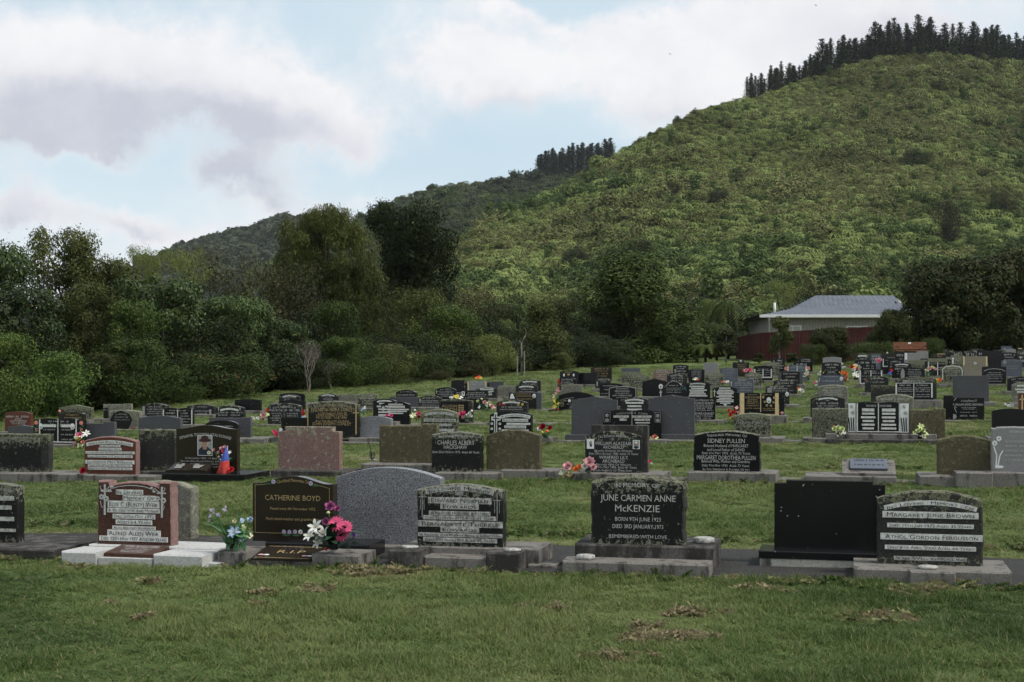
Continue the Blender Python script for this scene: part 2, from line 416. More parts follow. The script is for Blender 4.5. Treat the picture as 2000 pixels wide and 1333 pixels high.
def dryness(X, Y):
    """worn pale band behind each row's concrete strip (mown and sprayed edge)"""
    yk = Y + TT * X
    d = np.zeros_like(yk)
    for k in range(1, 13):
        w = (1.62 if k == 1 else 1.5)
        t = yk - (ROWS[k] + w)
        band = np.clip(1 - np.abs(t - 0.20) / 0.36, 0, 1)
        d = np.maximum(d, band * (1.0 if k < 5 else .6))
    d = d * (0.45 + 0.75 * vnoise(X * 1.7, Y * 1.7, 5))
    p = fbm(X * 0.9, Y * 0.9, 11)
    d = np.maximum(d, np.clip((p - 0.62) * 6, 0, .8) * (Y > 13))
    return np.clip(d, 0, 1)
build_ground()

# concrete / seal strips the headstones stand on
def strip(name, k, a, w, mat, lift, x0=-.40, x1=.40):
    mb = MB(); n = 90
    pts = []
    for i in range(n + 1):
        u = x0 + (x1 - x0) * i / n
        for yk in (ROWS[k] + a, ROWS[k] + a + w):
            Y = yk / (1 + TT * u); X = u * Y; pts.append((X, Y, gzf(X, Y) + lift))
    top = len(pts); V = pts + [(p[0], p[1], p[2] - .12) for p in pts]
    Fc = []
    for i in range(n):
        q = 2 * i
        Fc += [(q, q + 2, q + 3, q + 1), (q, q + top, q + 2 + top, q + 2), (q + 1, q + 3, q + 3 + top, q + 1 + top)]
    mb.add(V, Fc); o = mb.build(name, MATS[mat]); tag(o, kind='structure'); return o
for k in range(1, 13):
    strip('path_strip', k, 0.0 if k == 1 else 0.45, 1.62 if k == 1 else .5, 'asphalt' if k == 1 else 'concrete', .022 if k == 1 else .012,
          x1=.60, x0=-.60 if k < 5 else (-.30 if k == 5 else (-.2 if k < 8 else (.02 if k < 10 else .15))))

# ------------------------------------------------------------------ geometry-nodes scatter
def scatter(name, pts, rot, scl, idx, tint, protos, kind='stuff'):
    me = bpy.data.meshes.new(name); me.vertices.add(len(pts)); me.vertices.foreach_set('co', np.ascontiguousarray(pts, np.float32).ravel())
    for nm, ty, arr in (('rot', 'FLOAT_VECTOR', rot), ('scl', 'FLOAT_VECTOR', scl), ('idx', 'INT', idx), ('tint', 'FLOAT', tint)):
        a = me.attributes.new(nm, ty, 'POINT')
        a.data.foreach_set('vector' if ty == 'FLOAT_VECTOR' else 'value', np.ascontiguousarray(arr, np.int32 if ty == 'INT' else np.float32).ravel())
    o = link(bpy.data.objects.new(name, me)); tag(o, kind=kind)
    c = bpy.data.collections.new(name + '_sources')
    for i, p in enumerate(protos):
        p.name = f'{name}_source_{i:02d}'; c.objects.link(p)
    g = bpy.data.node_groups.new(name, 'GeometryNodeTree')
    g.interface.new_socket('Geometry', in_out='INPUT', socket_type='NodeSocketGeometry')
    g.interface.new_socket('Geometry', in_out='OUTPUT', socket_type='NodeSocketGeometry')
    N = g.nodes; L = g.links
    gi = N.new('NodeGroupInput'); go = N.new('NodeGroupOutput')
    ci = N.new('GeometryNodeCollectionInfo'); ci.inputs['Collection'].default_value = c
    ci.inputs['Separate Children'].default_value = True; ci.inputs['Reset Children'].default_value = True
    ip = N.new('GeometryNodeInstanceOnPoints')
    def na(nm, ty):
        n = N.new('GeometryNodeInputNamedAttribute'); n.data_type = ty; n.inputs['Name'].default_value = nm
        return [s for s in n.outputs if s.enabled and s.name == 'Attribute'][0]
    L.new(gi.outputs[0], ip.inputs['Points']); L.new(ci.outputs[0], ip.inputs['Instance'])
    ip.inputs['Pick Instance'].default_value = True
    L.new(na('idx', 'INT'), ip.inputs['Instance Index'])
    er = N.new('FunctionNodeEulerToRotation'); L.new(na('rot', 'FLOAT_VECTOR'), er.inputs[0]); L.new(er.outputs[0], ip.inputs['Rotation'])
    L.new(na('scl', 'FLOAT_VECTOR'), ip.inputs['Scale']); L.new(ip.outputs[0], go.inputs[0])
    md = o.modifiers.new('scatter', 'NODES'); md.node_group = g
    return o

# ------------------------------------------------------------------ foliage meshes
def unit(v): return v / np.maximum(np.linalg.norm(v, axis=-1, keepdims=True), 1e-9)
def leaves(P, Nrm, L, W, axis=None, rng=None):
    """rhombic leaves: centres P, normals Nrm, length L, width W"""
    rng = rng or RNG
    n = len(P)
    a = axis if axis is not None else rng.normal(size=(n, 3))
    a = unit(a - (a * Nrm).sum(-1, keepdims=True) * Nrm); b = np.cross(Nrm, a)
    L = np.broadcast_to(np.asarray(L, float), (n,))[:, None]; W = np.broadcast_to(np.asarray(W, float), (n,))[:, None]
    V = np.stack([P - a * L * .5, P + b * W * .5 + a * L * .05, P + a * L * .5, P - b * W * .5 + a * L * .05], 1)
    return V.reshape(-1, 3), np.arange(4 * n).reshape(-1, 4)
def clump_leaves(clumps, n, L, W, rng, up=.45, out=1.0, rnd=.42, flat=.85, hang=0.0, shell=.66):
    C = np.array([c[:3] for c in clumps]); R = np.array([c[3] for c in clumps])
    w = R ** 2; k = rng.choice(len(C), n, p=w / w.sum())
    d = unit(rng.normal(size=(n, 3)))
    rad = R[k] * (shell + (1 - shell) * rng.random(n) ** .6) * (.9 + .3 * rng.random(n)) * np.where(rng.random(n) < .09, 1.15 + .4 * rng.random(n), 1.0)
    P = C[k] + d * rad[:, None] * np.array([1, 1, flat])
    Nr = unit(d * out + np.array([0, 0, up]) + rng.normal(size=(n, 3)) * rnd)
    ax = None
    if hang > 0: ax = rng.normal(size=(n, 3)) * (1 - hang) + np.array([0, 0, -1.0]) * hang + d * .2
    s = .65 + .7 * rng.random(n)
    return leaves(P, Nr, L * s, W * s, ax, rng)
def tree_mesh(name, shape, H, Wd, n, leafL, leafW, mat, seed, base=.12, nclump=70, rc=.17, bark='bark', **kw):
    """returns (trunk mesh, crown mesh) of a tree H tall, Wd wide"""
    r = np.random.default_rng(seed)
    cl = []
    nl = kw.pop('lobes', 5)
    lobes = []
    for i in range(nl):
        a = 2 * pi * i / nl + r.random() * .8
        lobes.append((cos(a) * Wd * .24, sin(a) * Wd * .24, H * (.55 + .33 * r.random()), Wd * (.24 + .1 * r.random())))
    tries = 0
    while len(cl) < nclump and tries < 20000:
        tries += 1
        t = base + (1 - base) * r.random()
        if shape == 'dome': pr = sqrt(max(0, 1 - ((t - .45) / .56) ** 2)) if t > .45 else (.55 + .45 * (t - base) / (.45 - base))
        elif shape == 'cone': pr = max(.05, (1 - t) ** .75 * 1.05) if t > .25 else .75 + .5 * (t - base)
        elif shape == 'broadcone': pr = max(.05, (1 - t) ** .55) if t > .22 else .88
        elif shape == 'egg': pr = sin(pi * min(1, max(0, (t - base * .4) / (1 - base * .4))) ** 1.15) ** .7
        elif shape == 'column': pr = .9 if t < .75 else sqrt(max(0, 1 - ((t - .75) / .27) ** 2))
        elif shape == 'lobed': pr = 1
        elif shape == 'spread': pr = min(1, .35 + 1.6 * (t - base)) if t < .8 else sqrt(max(0, 1 - ((t - .8) / .22) ** 2))
        else: pr = 1
        a = 2 * pi * r.random()
        if shape == 'lobed':
            lb = lobes[r.integers(nl)]; d = unit(r.normal(size=3)); p = np.array(lb[:3]) + d * lb[3] * (.55 + .45 * r.random()) * np.array([1, 1, 1.15])
            if r.random() < .35: p = np.array([cos(a) * Wd * .36 * r.random(), sin(a) * Wd * .36 * r.random(), H * (base + .5 * r.random())])
            if p[2] < H * base or p[2] > H * .97: continue
            x, y, z = p
        else:
            q = (.55 + .45 * r.random() ** .5) * pr * (.85 + .25 * r.random())
            if len(cl) % 4 == 0: q *= .45
            x, y, z = cos(a) * q * Wd / 2, sin(a) * q * Wd / 2, t * H
        rr = rc * Wd * (.45 + 1.0 * r.random() ** 1.3)
        if z + rr * .8 > H * 1.02: z = H * 1.0 - rr * .8
        cl.append((x, y, z, rr))
    V, Q = clump_leaves(cl, n, leafL, leafW, r, **kw)
    V[:, 2] = np.maximum(V[:, 2], .03)
    crown = mesh_np(name + '_crown', V, Q, mats=[MATS[mat]])
    mb = MB(); th = H * (.55 if shape in ('dome', 'lobed', 'spread') else .85); r0 = max(.05, .022 * H)
    lean = r.normal(size=2) * .02 * H
    mb.tube([(0, 0, -.15), (lean[0] * .3, lean[1] * .3, th * .3), (lean[0], lean[1], th * .65), (lean[0] * 1.2, lean[1] * 1.2, th)], [r0 * 1.25, r0, r0 * .7, r0 * .3], 7)
    for i in range(9):
        c = cl[r.integers(len(cl))]; z0 = th * (.25 + .6 * r.random())
        if c[2] < z0: z0 = c[2] * .6
        mid = np.array([c[0] * .45, c[1] * .45, z0 + (c[2] - z0) * .6])
        mb.tube([(lean[0] * .6, lean[1] * .6, z0), mid, (c[0], c[1], c[2])], [r0 * .45, r0 * .3, r0 * .1], 5)
    trunk = mb.mesh(name + '_trunk', MATS[bark], True)
    return trunk, crown, H, Wd

leafmat('leaf_dark', (.010, .016, .007), (.022, .034, .013), (.045, .062, .024), patch=.3)
leafmat('leaf_green', (.018, .032, .010), (.040, .066, .018), (.075, .110, .030), odd=(.20, .14, .03), odd_p=.012)
leafmat('leaf_round', (.010, .018, .006), (.024, .038, .010), (.050, .070, .020))
leafmat('leaf_bright', (.022, .044, .012), (.044, .080, .020), (.074, .112, .034))
leafmat('leaf_olive', (.021, .028, .010), (.044, .054, .018), (.074, .084, .030))
leafmat('leaf_yellowgreen', (.040, .054, .016), (.078, .100, .030), (.130, .150, .055))
leafmat('leaf_brown', (.019, .020, .010), (.036, .037, .018), (.056, .055, .027))
leafmat('leaf_rimu', (.019, .026, .008), (.040, .050, .014), (.068, .078, .023))
leafmat('leaf_glossy', (.014, .026, .008), (.030, .050, .015), (.060, .090, .028), odd=(.14, .10, .02), odd_p=.008, rough=.5, spec=.2)
leafmat('leaf_berry', (.012, .022, .008), (.026, .044, .014), (.050, .072, .022), odd=(.22, .025, .012), odd_p=.02)
leafmat('leaf_magnolia', (.014, .022, .008), (.032, .044, .014), (.058, .070, .022), odd=(.085, .048, .018), odd_p=.08, rough=.6, spec=.12)
leafmat('leaf_pine', (.016, .024, .014), (.028, .040, .022), (.044, .060, .032), patch=.2, trans=.1)
leafmat('leaf_fern', (.020, .032, .008), (.040, .058, .014), (.066, .088, .024))
# ------------------------------------------------------------------ tree ferns
def fern_mesh(name, R, n_frond, mat, seed, pin=14, droop=.55, lift=.5, trunk_h=2.5, wid=.30):
    r = np.random.default_rng(seed); P = []; Fq = []
    for k in range(n_frond):
        a = 2 * pi * (k + .5 * r.random()) / n_frond; Lf = R * (.85 + .3 * r.random()); lf = lift * (.6 + .8 * r.random())
        ca, sa = cos(a), sin(a)
        def pt(t): return np.array([ca * Lf * t, sa * Lf * t, trunk_h + Lf * (lf * t * 1.25 - (lf + droop) * t ** 2.2)])
        side = np.array([-sa, ca, 0])
        for i in range(pin):
            t0 = .06 + .94 * i / pin; t1 = t0 + .80 / pin
            w = wid * R * sin(pi * min(1, (t0 + .02)) ** .8) ** .7 * (1 - .25 * t0)
            p0, p1 = pt(t0), pt(min(1, t1)); fwd = (p1 - p0) * 1.1
            for sgn in (-1, 1):
                o = len(P); tip = side * sgn * w + fwd + np.array([0, 0, -.22 * w])
                P += [p0, p1, p0 + tip + (p1 - p0) * .25, p0 + tip * .95]; Fq.append((o, o + 1, o + 2, o + 3))
    crown = mesh_np(name, np.array(P), np.array(Fq), mats=[MATS[mat]])
    mb = MB(); mb.tube([(0, 0, -.3), (0, 0, trunk_h * .5), (0, 0, trunk_h + .05)], [.16, .12, .14], 7)
    return mb.mesh(name + '_trunk', MATS['fern_trunk'], True), crown

# ------------------------------------------------------------------ hills
def hill(name, sky, D, Y0, s0y, p, px0, px1, nu, nt, amp, seed, mat, drop=0):
    sx = np.array([a for a, b in sky], float); sy = np.array([b for a, b in sky], float) + drop
    def surf(px, t):
        s1 = (HOR - np.interp(px, sx, sy)) / F; s0 = (HOR - s0y) / F
        d1 = np.interp(px, [a for a, b in D], [b for a, b in D])
        tt = np.minimum(t, 1.0)
        Y = Y0 + (d1 - Y0) * t
        s = s0 + (s1 - s0) * tt ** p
        wob = (fbm(px / 230.0 + t * 1.1, t * 1.7 + 3, seed, 3) - .5) * amp * np.sin(pi * np.clip(tt, 0, 1)) ** .8
        Z = EYE + (Y0 + (d1 - Y0) * tt) * (s + wob)
        over = np.maximum(0, t - 1.0)
        Z = Z - over * (d1 - Y0) * .35 - over ** 2 * 60
        return (px - 1000) / F * Y, Y, Z
    U, Tt = np.meshgrid(np.linspace(px0, px1, nu), np.concatenate([np.linspace(0, 1, nt), [1.04, 1.1, 1.3, 1.7]]))
    X, Y, Z = surf(U, Tt); ny, nx = U.shape
    i = np.arange(nx * ny).reshape(ny, nx); Q = np.stack([i[:-1, :-1], i[:-1, 1:], i[1:, 1:], i[1:, :-1]], -1).reshape(-1, 4)
    me = mesh_np(name, np.stack([X, Y, Z], -1).reshape(-1, 3), Q, mats=[MATS[mat]], smooth=True)
    o = link(bpy.data.objects.new(name, me)); tag(o, kind='structure')
    return surf
simple('hill_ground', (.010, .014, .006), .95, .05, .4, .3)
NEAR = [(300, 735), (600, 650), (760, 570), (880, 490), (960, 428), (1060, 388), (1150, 345), (1210, 303), (1290, 254), (1360, 220), (1480, 190), (1560, 160), (1640, 134), (1720, 116), (1800, 108), (1900, 114), (2000, 126), (2200, 160), (2600, 260), (3000, 400)]
MID = [(250, 640), (400, 560), (560, 490), (650, 445), (690, 428), (740, 401), (800, 373), (860, 357), (940, 352), (1040, 340), (1130, 336), (1190, 332), (1300, 318), (1500, 330), (1800, 380), (2200, 450)]
FAR = [(-200, 640), (100, 590), (240, 532), (330, 492), (400, 462), (440, 452), (490, 449), (520, 428), (560, 418), (600, 422), (660, 442), (720, 472), (900, 560), (1200, 660)]
near = hill('hill', NEAR, [(300, 300), (900, 400), (1500, 520), (2000, 560), (3000, 560)], 118, 712, 1.3, 300, 3000, 220, 90, .052, 3, 'hill_ground', 5)
midh = hill('hill', MID, [(0, 850), (2200, 850)], 420, 640, 1.1, 250, 2200, 110, 40, .018, 5, 'hill_ground', 13)
farh = hill('hill', FAR, [(-200, 1300), (1200, 1300)], 750, 660, 1.0, -200, 1200, 90, 30, .015, 9, 'hill_ground', 9)

leafmat('hill_fern', (.048, .064, .018), (.091, .115, .036), (.145, .170, .060), inst=True, patch=.5, trans=.1, gain=2.0, spec=.04)  # raised gain on the hill leaves paints the sunlit slope into their colour
leafmat('hill_bush', (.034, .046, .014), (.064, .082, .026), (.100, .120, .042), inst=True, patch=.6, trans=.1, gain=2.0, spec=.04)
leafmat('hill_olive', (.034, .037, .014), (.067, .072, .028), (.106, .110, .044), inst=True, patch=.5, trans=.1, gain=2.0, spec=.04)
leafmat('hill_dark', (.018, .028, .009), (.034, .050, .016), (.056, .076, .026), inst=True, patch=.4, trans=.1, gain=2.0, spec=.04)
leafmat('far_bush', (.018, .024, .013), (.030, .039, .020), (.045, .054, .030), inst=True, patch=.5, trans=.1)
def blob_proto(mat, seed, n=1100, L=.46, W=.28, cone=0.0, h=1.0):
    r = np.random.default_rng(seed); cl = []
    for i in range(13):
        a = 2 * pi * r.random(); q = 1.7 * sqrt(r.random()); z = 1.2 + 1.5 * r.random() * (1 - q / 2.6) * h
        if cone: z = 4.2 * i / 13; q = (1 - z / 4.6) * 1.3 * r.random()
        cl.append((cos(a) * q, sin(a) * q, z, .6 + .5 * r.random()))
    V, Q = clump_leaves(cl, n, L, W, r, flat=.8)
    V[:, 2] = np.maximum(V[:, 2], -1.2)
    return bpy.data.objects.new('p', mesh_np('p', V, Q, mats=[MATS[mat]]))
def fern_proto(mat, seed):
    t, c = fern_mesh('p', 2.4, 11, mat, seed, pin=7, droop=.70, lift=.55, trunk_h=2.5, wid=.20)
    return bpy.data.objects.new('p', c)
def cover(name, surf, pxr, spacing, area_w, kinds, protos, scale, seed, trange=(.0, 1.0), n=9000, fern_field=None):
    r = np.random.default_rng(seed)
    px = r.uniform(*pxr, n * 6); t = r.uniform(trange[0], trange[1], n * 6)
    X, Y, Z = surf(px, t)
    keep = r.random(len(px)) < Y / Y.max()          # even over the ground, not over the picture
    px, t, X, Y, Z = [a[keep][:n] for a in (px, t, X, Y, Z)]
    m = len(px)
    f = fbm(X / 26.0, Y / 26.0, seed + 3); g = fbm(X / 60.0 + 9, Y / 60.0, seed + 7); h = fbm(X / 12.0, Y / 12.0 + 5, seed + 8)
    idx = np.zeros(m, int)
    fern_p = np.clip((f - .38) * 2.8, .10, .60) * (.6 + .5 * np.clip(t, 0, 1))
    u = r.random(m)
    isf = u < fern_p
    idx[isf] = r.choice(kinds['fern'], isf.sum())
    rest = ~isf
    q = g + .25 * (r.random(m) - .5)
    pick = np.where(q > .56, 0, np.where(q > .46, 1, 2))
    for k, nm in enumerate(('olive', 'bush', 'dark')):
        s = rest & (pick == k); idx[s] = r.choice(kinds[nm], s.sum())
    cf = rest & (r.random(m) < .03); idx[cf] = r.choice(kinds['cone'], cf.sum())
    s = scale * (.62 + .75 * r.random(m)) * np.where(isf, 1.0, .8 + .45 * h)
    s = s * (.55 + .9 * fbm(X / 28.0, Y / 28.0 + 3, seed + 40)) * np.where((r.random(m) < .03) & ~isf, 1.7, 1.0)
    rot = np.stack([r.normal(size=m) * .12, r.normal(size=m) * .12, r.random(m) * 2 * pi], -1)
    tint = np.clip(.52 + 1.5 * (fbm(X / 75.0, Y / 75.0, seed + 20) - .5) + 1.3 * (fbm(X / 17.0, Y / 17.0, seed + 21) - .5) + .5 * (r.random(m) - .5), 0, 1)
    scl = np.stack([s, s, s * (.8 + .4 * r.random(m))], -1)
    return scatter(name, np.stack([X, Y, Z - .3], -1), rot, scl, idx, tint, protos)
protosN = [fern_proto('hill_fern', 1), fern_proto('hill_fern', 2), fern_proto('hill_fern', 3), blob_proto('hill_bush', 4), blob_proto('hill_bush', 5),
           blob_proto('hill_olive', 6), blob_proto('hill_olive', 7, h=1.5), blob_proto('hill_dark', 8), blob_proto('hill_dark', 9, h=1.4), blob_proto('hill_dark', 10, cone=1)]
KN = dict(fern=[0, 1, 2], bush=[3, 4], olive=[5, 6], dark=[7, 8], cone=[9])
tag(cover('hillside_bush', near, (780, 2350), 2.5, 0, KN, protosN, .66, 31, (.06, 1.005), 42000), 'green tree ferns and bush covering the big near hillside', 'bush')
protosM = [blob_proto('far_bush', 14, 160, 1.5, 1.0), blob_proto('far_bush', 15, 160, 1.5, 1.0)]
KM = dict(fern=[0], bush=[0, 1], olive=[1], dark=[0], cone=[1])
leafmat('mid_fern', (.030, .038, .016), (.055, .067, .028), (.086, .100, .044), inst=True, patch=.4, trans=.2)
protosM2 = [fern_proto('mid_fern', 41), blob_proto('far_bush', 44, 420, .7, .45), blob_proto('hill_dark', 46, 420, .7, .45), blob_proto('far_bush', 47, 420, .7, .45)]
tag(cover('ridge_bush', midh, (480, 1500), 4, 0, dict(fern=[0], bush=[1], olive=[3], dark=[2], cone=[2]), protosM2, 1.05, 33, (.2, 1.005), 13000), 'dense bush on the middle hill behind the tall trees', 'bush')
tag(cover('far_bush', farh, (150, 900), 6, 0, KM, protosM, 2.0, 35, (.2, 1.005), 6000), 'grey green bush on the farthest hill at left', 'bush')

# ------------------------------------------------------------------ pines along the ridges
def pine_mesh(seed, H=15.0, W=6.4):
    r = np.random.default_rng(seed); P = []; N_ = []; A = []
    tiers = 24
    for i in range(tiers):
        f = i / tiers; z = H * (.10 + .88 * f); w = W / 2 * (1 - f) ** .85 * (.65 + .6 * r.random()) + .12
        nb = 7 if f < .8 else 4
        for k in range(nb):
            a = 2 * pi * (k + r.random()) / nb; d = np.array([cos(a), sin(a), .20 + .5 * f]); ln = w * (.6 + .6 * r.random())
            for j in range(9):
                t = (j + .6) / 9
                P.append(d * ln * t + np.array([0, 0, z]) + r.normal(size=3) * .16); N_.append(r.normal(size=3) * .6 + np.array([0, 0, 1])); A.append(d + r.normal(size=3) * .6 + np.array([0, 0, .5]))
    P = np.array(P); V, Q = leaves(P, unit(np.array(N_)), .6 + .4 * r.random(len(P)), .22, np.array(A), r)
    crown = mesh_np('pine_crown', V, Q, mats=[MATS['leaf_pine']])
    mb = MB(); mb.tube([(0, 0, -1), (0, 0, H * .5), (0, 0, H)], [.26, .17, .03], 6)
    return mb.mesh('pine_trunk', MATS['bark'], True), crown
PINES = [pine_mesh(s) for s in (1, 2, 3, 4)]
def put_pine(px, surf, t, h, label, group, k):
    X, Y, Z = [float(v) for v in surf(np.array(float(px)), np.array(float(t)))]
    o = empty('pine_tree', (X, Y, Z - .4), random.random() * 6.28)
    s = h / 15.0; o.scale = (s * random.uniform(.95, 1.6),) * 2 + (s,)
    tr, cr = PINES[k % 4]
    link(bpy.data.objects.new('trunk', tr), o); link(bpy.data.objects.new('crown', cr), o)
    tag(o, label, 'pine tree', group)
rp = random.Random(5)
for i, px in enumerate(np.linspace(1458, 2040, 140)):
    px += rp.uniform(-4, 4)
    hpx = np.interp(px, [1455, 1520, 1600, 1700, 1800, 2000], [46, 56, 64, 78, 84, 78]) * rp.uniform(.62, 1.12)
    back = rp.choice((1.0, 1.012, 1.03, 1.05))
    put_pine(px, near, back, hpx * 545 / F + (back - 1) * 150 + .8, 'leftmost dark pine at the low end of the hilltop line' if i == 0 else 'dark pine in the line along the top of the big hill', 'pines along the big hill top', i)
for i, px in enumerate(np.linspace(1050, 1196, 36)):
    px += rp.uniform(-3, 3)
    hpx = (30 if px < 1150 else 34) * rp.uniform(.75, 1.15) + (6 if px > 1110 else 0)
    put_pine(px, midh, rp.choice((1.0, 1.01)), hpx * 850 / F + 11, 'small dark pine on the middle hill crest', 'pines on the middle hill crest', i)
# ------------------------------------------------------------------ bush and trees behind the graves
TREES = {}
def sp(key, *a, **k): TREES[key] = tree_mesh(key, *a, **k)
sp('dense', 'dome', 7, 6, 22000, .16, .075, 'leaf_dark', 1, base=.03, nclump=62, rc=.15)
sp('green', 'dome', 6, 6, 18000, .17, .085, 'leaf_green', 2, base=.03, nclump=58, rc=.15)
sp('bright', 'egg', 4, 4.4, 10000, .17, .08, 'leaf_bright', 3, base=.02, nclump=60, rc=.15)
sp('olive', 'lobed', 9, 6, 24000, .19, .09, 'leaf_olive', 4, base=.10, nclump=95, rc=.12)
sp('yellow', 'dome', 4, 4.6, 11000, .15, .06, 'leaf_yellowgreen', 5, base=.02, nclump=65, rc=.15)
sp('brown', 'lobed', 7, 7, 14000, .17, .08, 'leaf_brown', 6, base=.05, nclump=90, rc=.12)
sp('glossy', 'spread', 7, 7, 15000, .24, .12, 'leaf_glossy', 7, base=.28, nclump=46, rc=.13, flat=.55, up=.9, bark='bark_pale')
sp('berry', 'dome', 5, 7, 15000, .19, .08, 'leaf_berry', 8, base=.01, nclump=80, rc=.13)
sp('feathery', 'egg', 6, 6.5, 16000, .24, .045, 'leaf_yellowgreen', 9, base=.05, nclump=70, rc=.14, hang=.35, up=.2)
sp('tall', 'lobed', 12, 8.5, 52000, .28, .11, 'leaf_dark', 10, base=.04, nclump=170, rc=.12, lobes=6)
sp('rimu', 'dome', 12, 10, 60000, .34, .06, 'leaf_rimu', 11, base=.02, nclump=240, rc=.085, hang=.6, up=.15, out=1.0, rnd=.5)
sp('round', 'broadcone', 9, 9, 42000, .24, .11, 'leaf_round', 12, base=.01, nclump=105, rc=.115)
sp('conifer', 'cone', 7, 5, 13000, .22, .07, 'leaf_olive', 13, base=.02, nclump=85, rc=.13, hang=.3)
sp('magnolia', 'dome', 8, 10, 46000, .32, .15, 'leaf_magnolia', 14, base=.10, nclump=120, rc=.10)
sp('small_magnolia', 'egg', 4, 2.4, 3800, .22, .11, 'leaf_magnolia', 15, base=.25, nclump=34, rc=.16, bark='bark_pale')
sp('slender', 'column', 8, 3.4, 9000, .22, .06, 'leaf_dark', 16, base=.1, nclump=60, rc=.2, hang=.5)
sp('kanuka', 'spread', 8, 6, 11000, .17, .05, 'leaf_yellowgreen', 17, base=.35, nclump=60, rc=.12, flat=.6)
def put_tree(key, px, Y, top, wpx, name, label, cat='tree', group=None, rz=None, sink=.1):
    tr, cr, H, W = TREES[key]
    X = (px - 1000) / F * Y; z = gzf(X, Y) - sink
    h = EYE + (HOR - top) / F * Y - z; w = wpx / F * Y
    o = empty(name, (X, Y, z), random.random() * 6.28 if rz is None else rz); o.scale = (w / W, w / W, h / H)
    link(bpy.data.objects.new('trunk', tr), o); link(bpy.data.objects.new('crown', cr), o)
    return tag(o, label, cat, group)
def bushline(px): return float(np.interp(px, [-100, 0, 300, 600, 900, 1100, 1350, 1450], [41, 42, 47, 56, 68, 82, 100, 108]))
SH = 'shrub'
# far layer
for (key, px, dy, top, w, name, label) in [
    ('glossy', -25, 10, 462, 190, 'broadleaf_tree', 'open crowned broadleaf tree at the left edge against the sky'),
    ('olive', 128, 13, 450, 170, 'olive_tree', 'tall brown olive tree with two ragged tops at left'),
    ('olive', 205, 12, 505, 150, 'olive_tree', 'lower olive tree right of the two topped olive tree'),
    ('kanuka', 275, 16, 478, 80, 'thin_tree', 'thin topped tree poking above the bush beside the far hill'),
    ('kanuka', 352, 14, 480, 130, 'feathery_tree', 'flat topped feathery tree below the far left hill'),
    ('brown', 480, 12, 494, 190, 'brown_tree', 'dark brown leaved tree left of the big weeping tree'),
    ('brown', 580, 11, 520, 180, 'brown_tree', 'brown leaved bush under the big weeping tree'),
    ('rimu', 632, 16, 408, 232, 'weeping_tree', 'big dark olive weeping conifer rising above the bush'),
    ('rimu', 690, 13, 520, 150, 'weeping_tree', 'lower right part of the weeping conifers, sloping to the lawn'),
    ('tall', 805, 22, 397, 178, 'tall_tree', 'tall dark evergreen with two round tops before the hills'),
    ('dense', 830, 20, 560, 140, 'dense_tree', 'dark bush at the foot of the tall two topped evergreen'),
    ('brown', 935, 20, 556, 110, 'brown_tree', 'small brown tree right of the tall evergreen'),
    ('dense', 1010, 18, 575, 120, 'dense_tree', 'dark tree behind the staked sapling'),
    ('olive', 1095, 20, 585, 110, 'olive_tree', 'olive tree between conifer and big round tree'),
    ('round', 1240, 4, 500, 300, 'round_tree', 'big dense green tree with rounded cone crown at centre'),
    ('dense', 1172, 8, 610, 120, 'dense_tree', 'dark bush at the left foot of the big cone tree'),
    ('slender', 1352, 14, 552, 64, 'slender_tree', 'slender dark upright tree right of the cone tree'),
    ('dense', 1440, 16, 600, 110, 'dense_tree', 'dark bush behind the tree ferns left of the house'),
]:
    put_tree(key, px, bushline(px) + dy, top, w, name, label)
put_tree('kanuka', 1528, 128, 548, 100, 'round_tree', 'rounded grey green tree behind the left roof end')
put_tree('dense', 1610, 124, 545, 110, 'dense_tree', 'dark green tree behind the middle of the roof')
def hill_tree(key, px, top, hpx, wpx, name, label):
    ts = np.linspace(.02, 1, 400); X, Y, Z = near(np.full(400, float(px)), ts); py = HOR - (Z - EYE) / Y * F
    i = int(np.argmin(np.abs(py - (top + hpx)))); X, Y, Z = float(X[i]), float(Y[i]), float(Z[i]); tr, cr, H, W = TREES[key]
    h = EYE + (HOR - top) / F * Y - Z + 1.0; w = wpx / F * Y
    o = empty(name, (X, Y, Z - 1.0), px * .1); o.scale = (w / W, w / W, max(h, 2.0) / H)
    link(bpy.data.objects.new('trunk', tr), o); link(bpy.data.objects.new('crown', cr), o); tag(o, label, 'tree')
hill_tree('brown', 1853, 385, 95, 80, 'brown_tree', 'large brown tree on the lower hillside above the roof')
hill_tree('brown', 1965, 365, 60, 60, 'brown_tree', 'brown tree on the hillside at the right edge')
hill_tree('slender', 1437, 328, 45, 26, 'slender_tree', 'dark pointed tree alone in the middle of the hillside')
hill_tree('dense', 1403, 368, 40, 44, 'dense_tree', 'dark round tree left of the pointed hillside tree')
hill_tree('dense', 1785, 292, 36, 70, 'dense_tree', 'dark green crown high on the big hillside')
hill_tree('brown', 1315, 358, 36, 44, 'brown_tree', 'small brownish tree halfway up the hillside')
hill_tree('olive', 1250, 470, 50, 60, 'olive_tree', 'olive tree on the hill just above the cone tree')
hill_tree('dense', 1130, 480, 46, 60, 'dense_tree', 'dark tree on the lower left hillside')
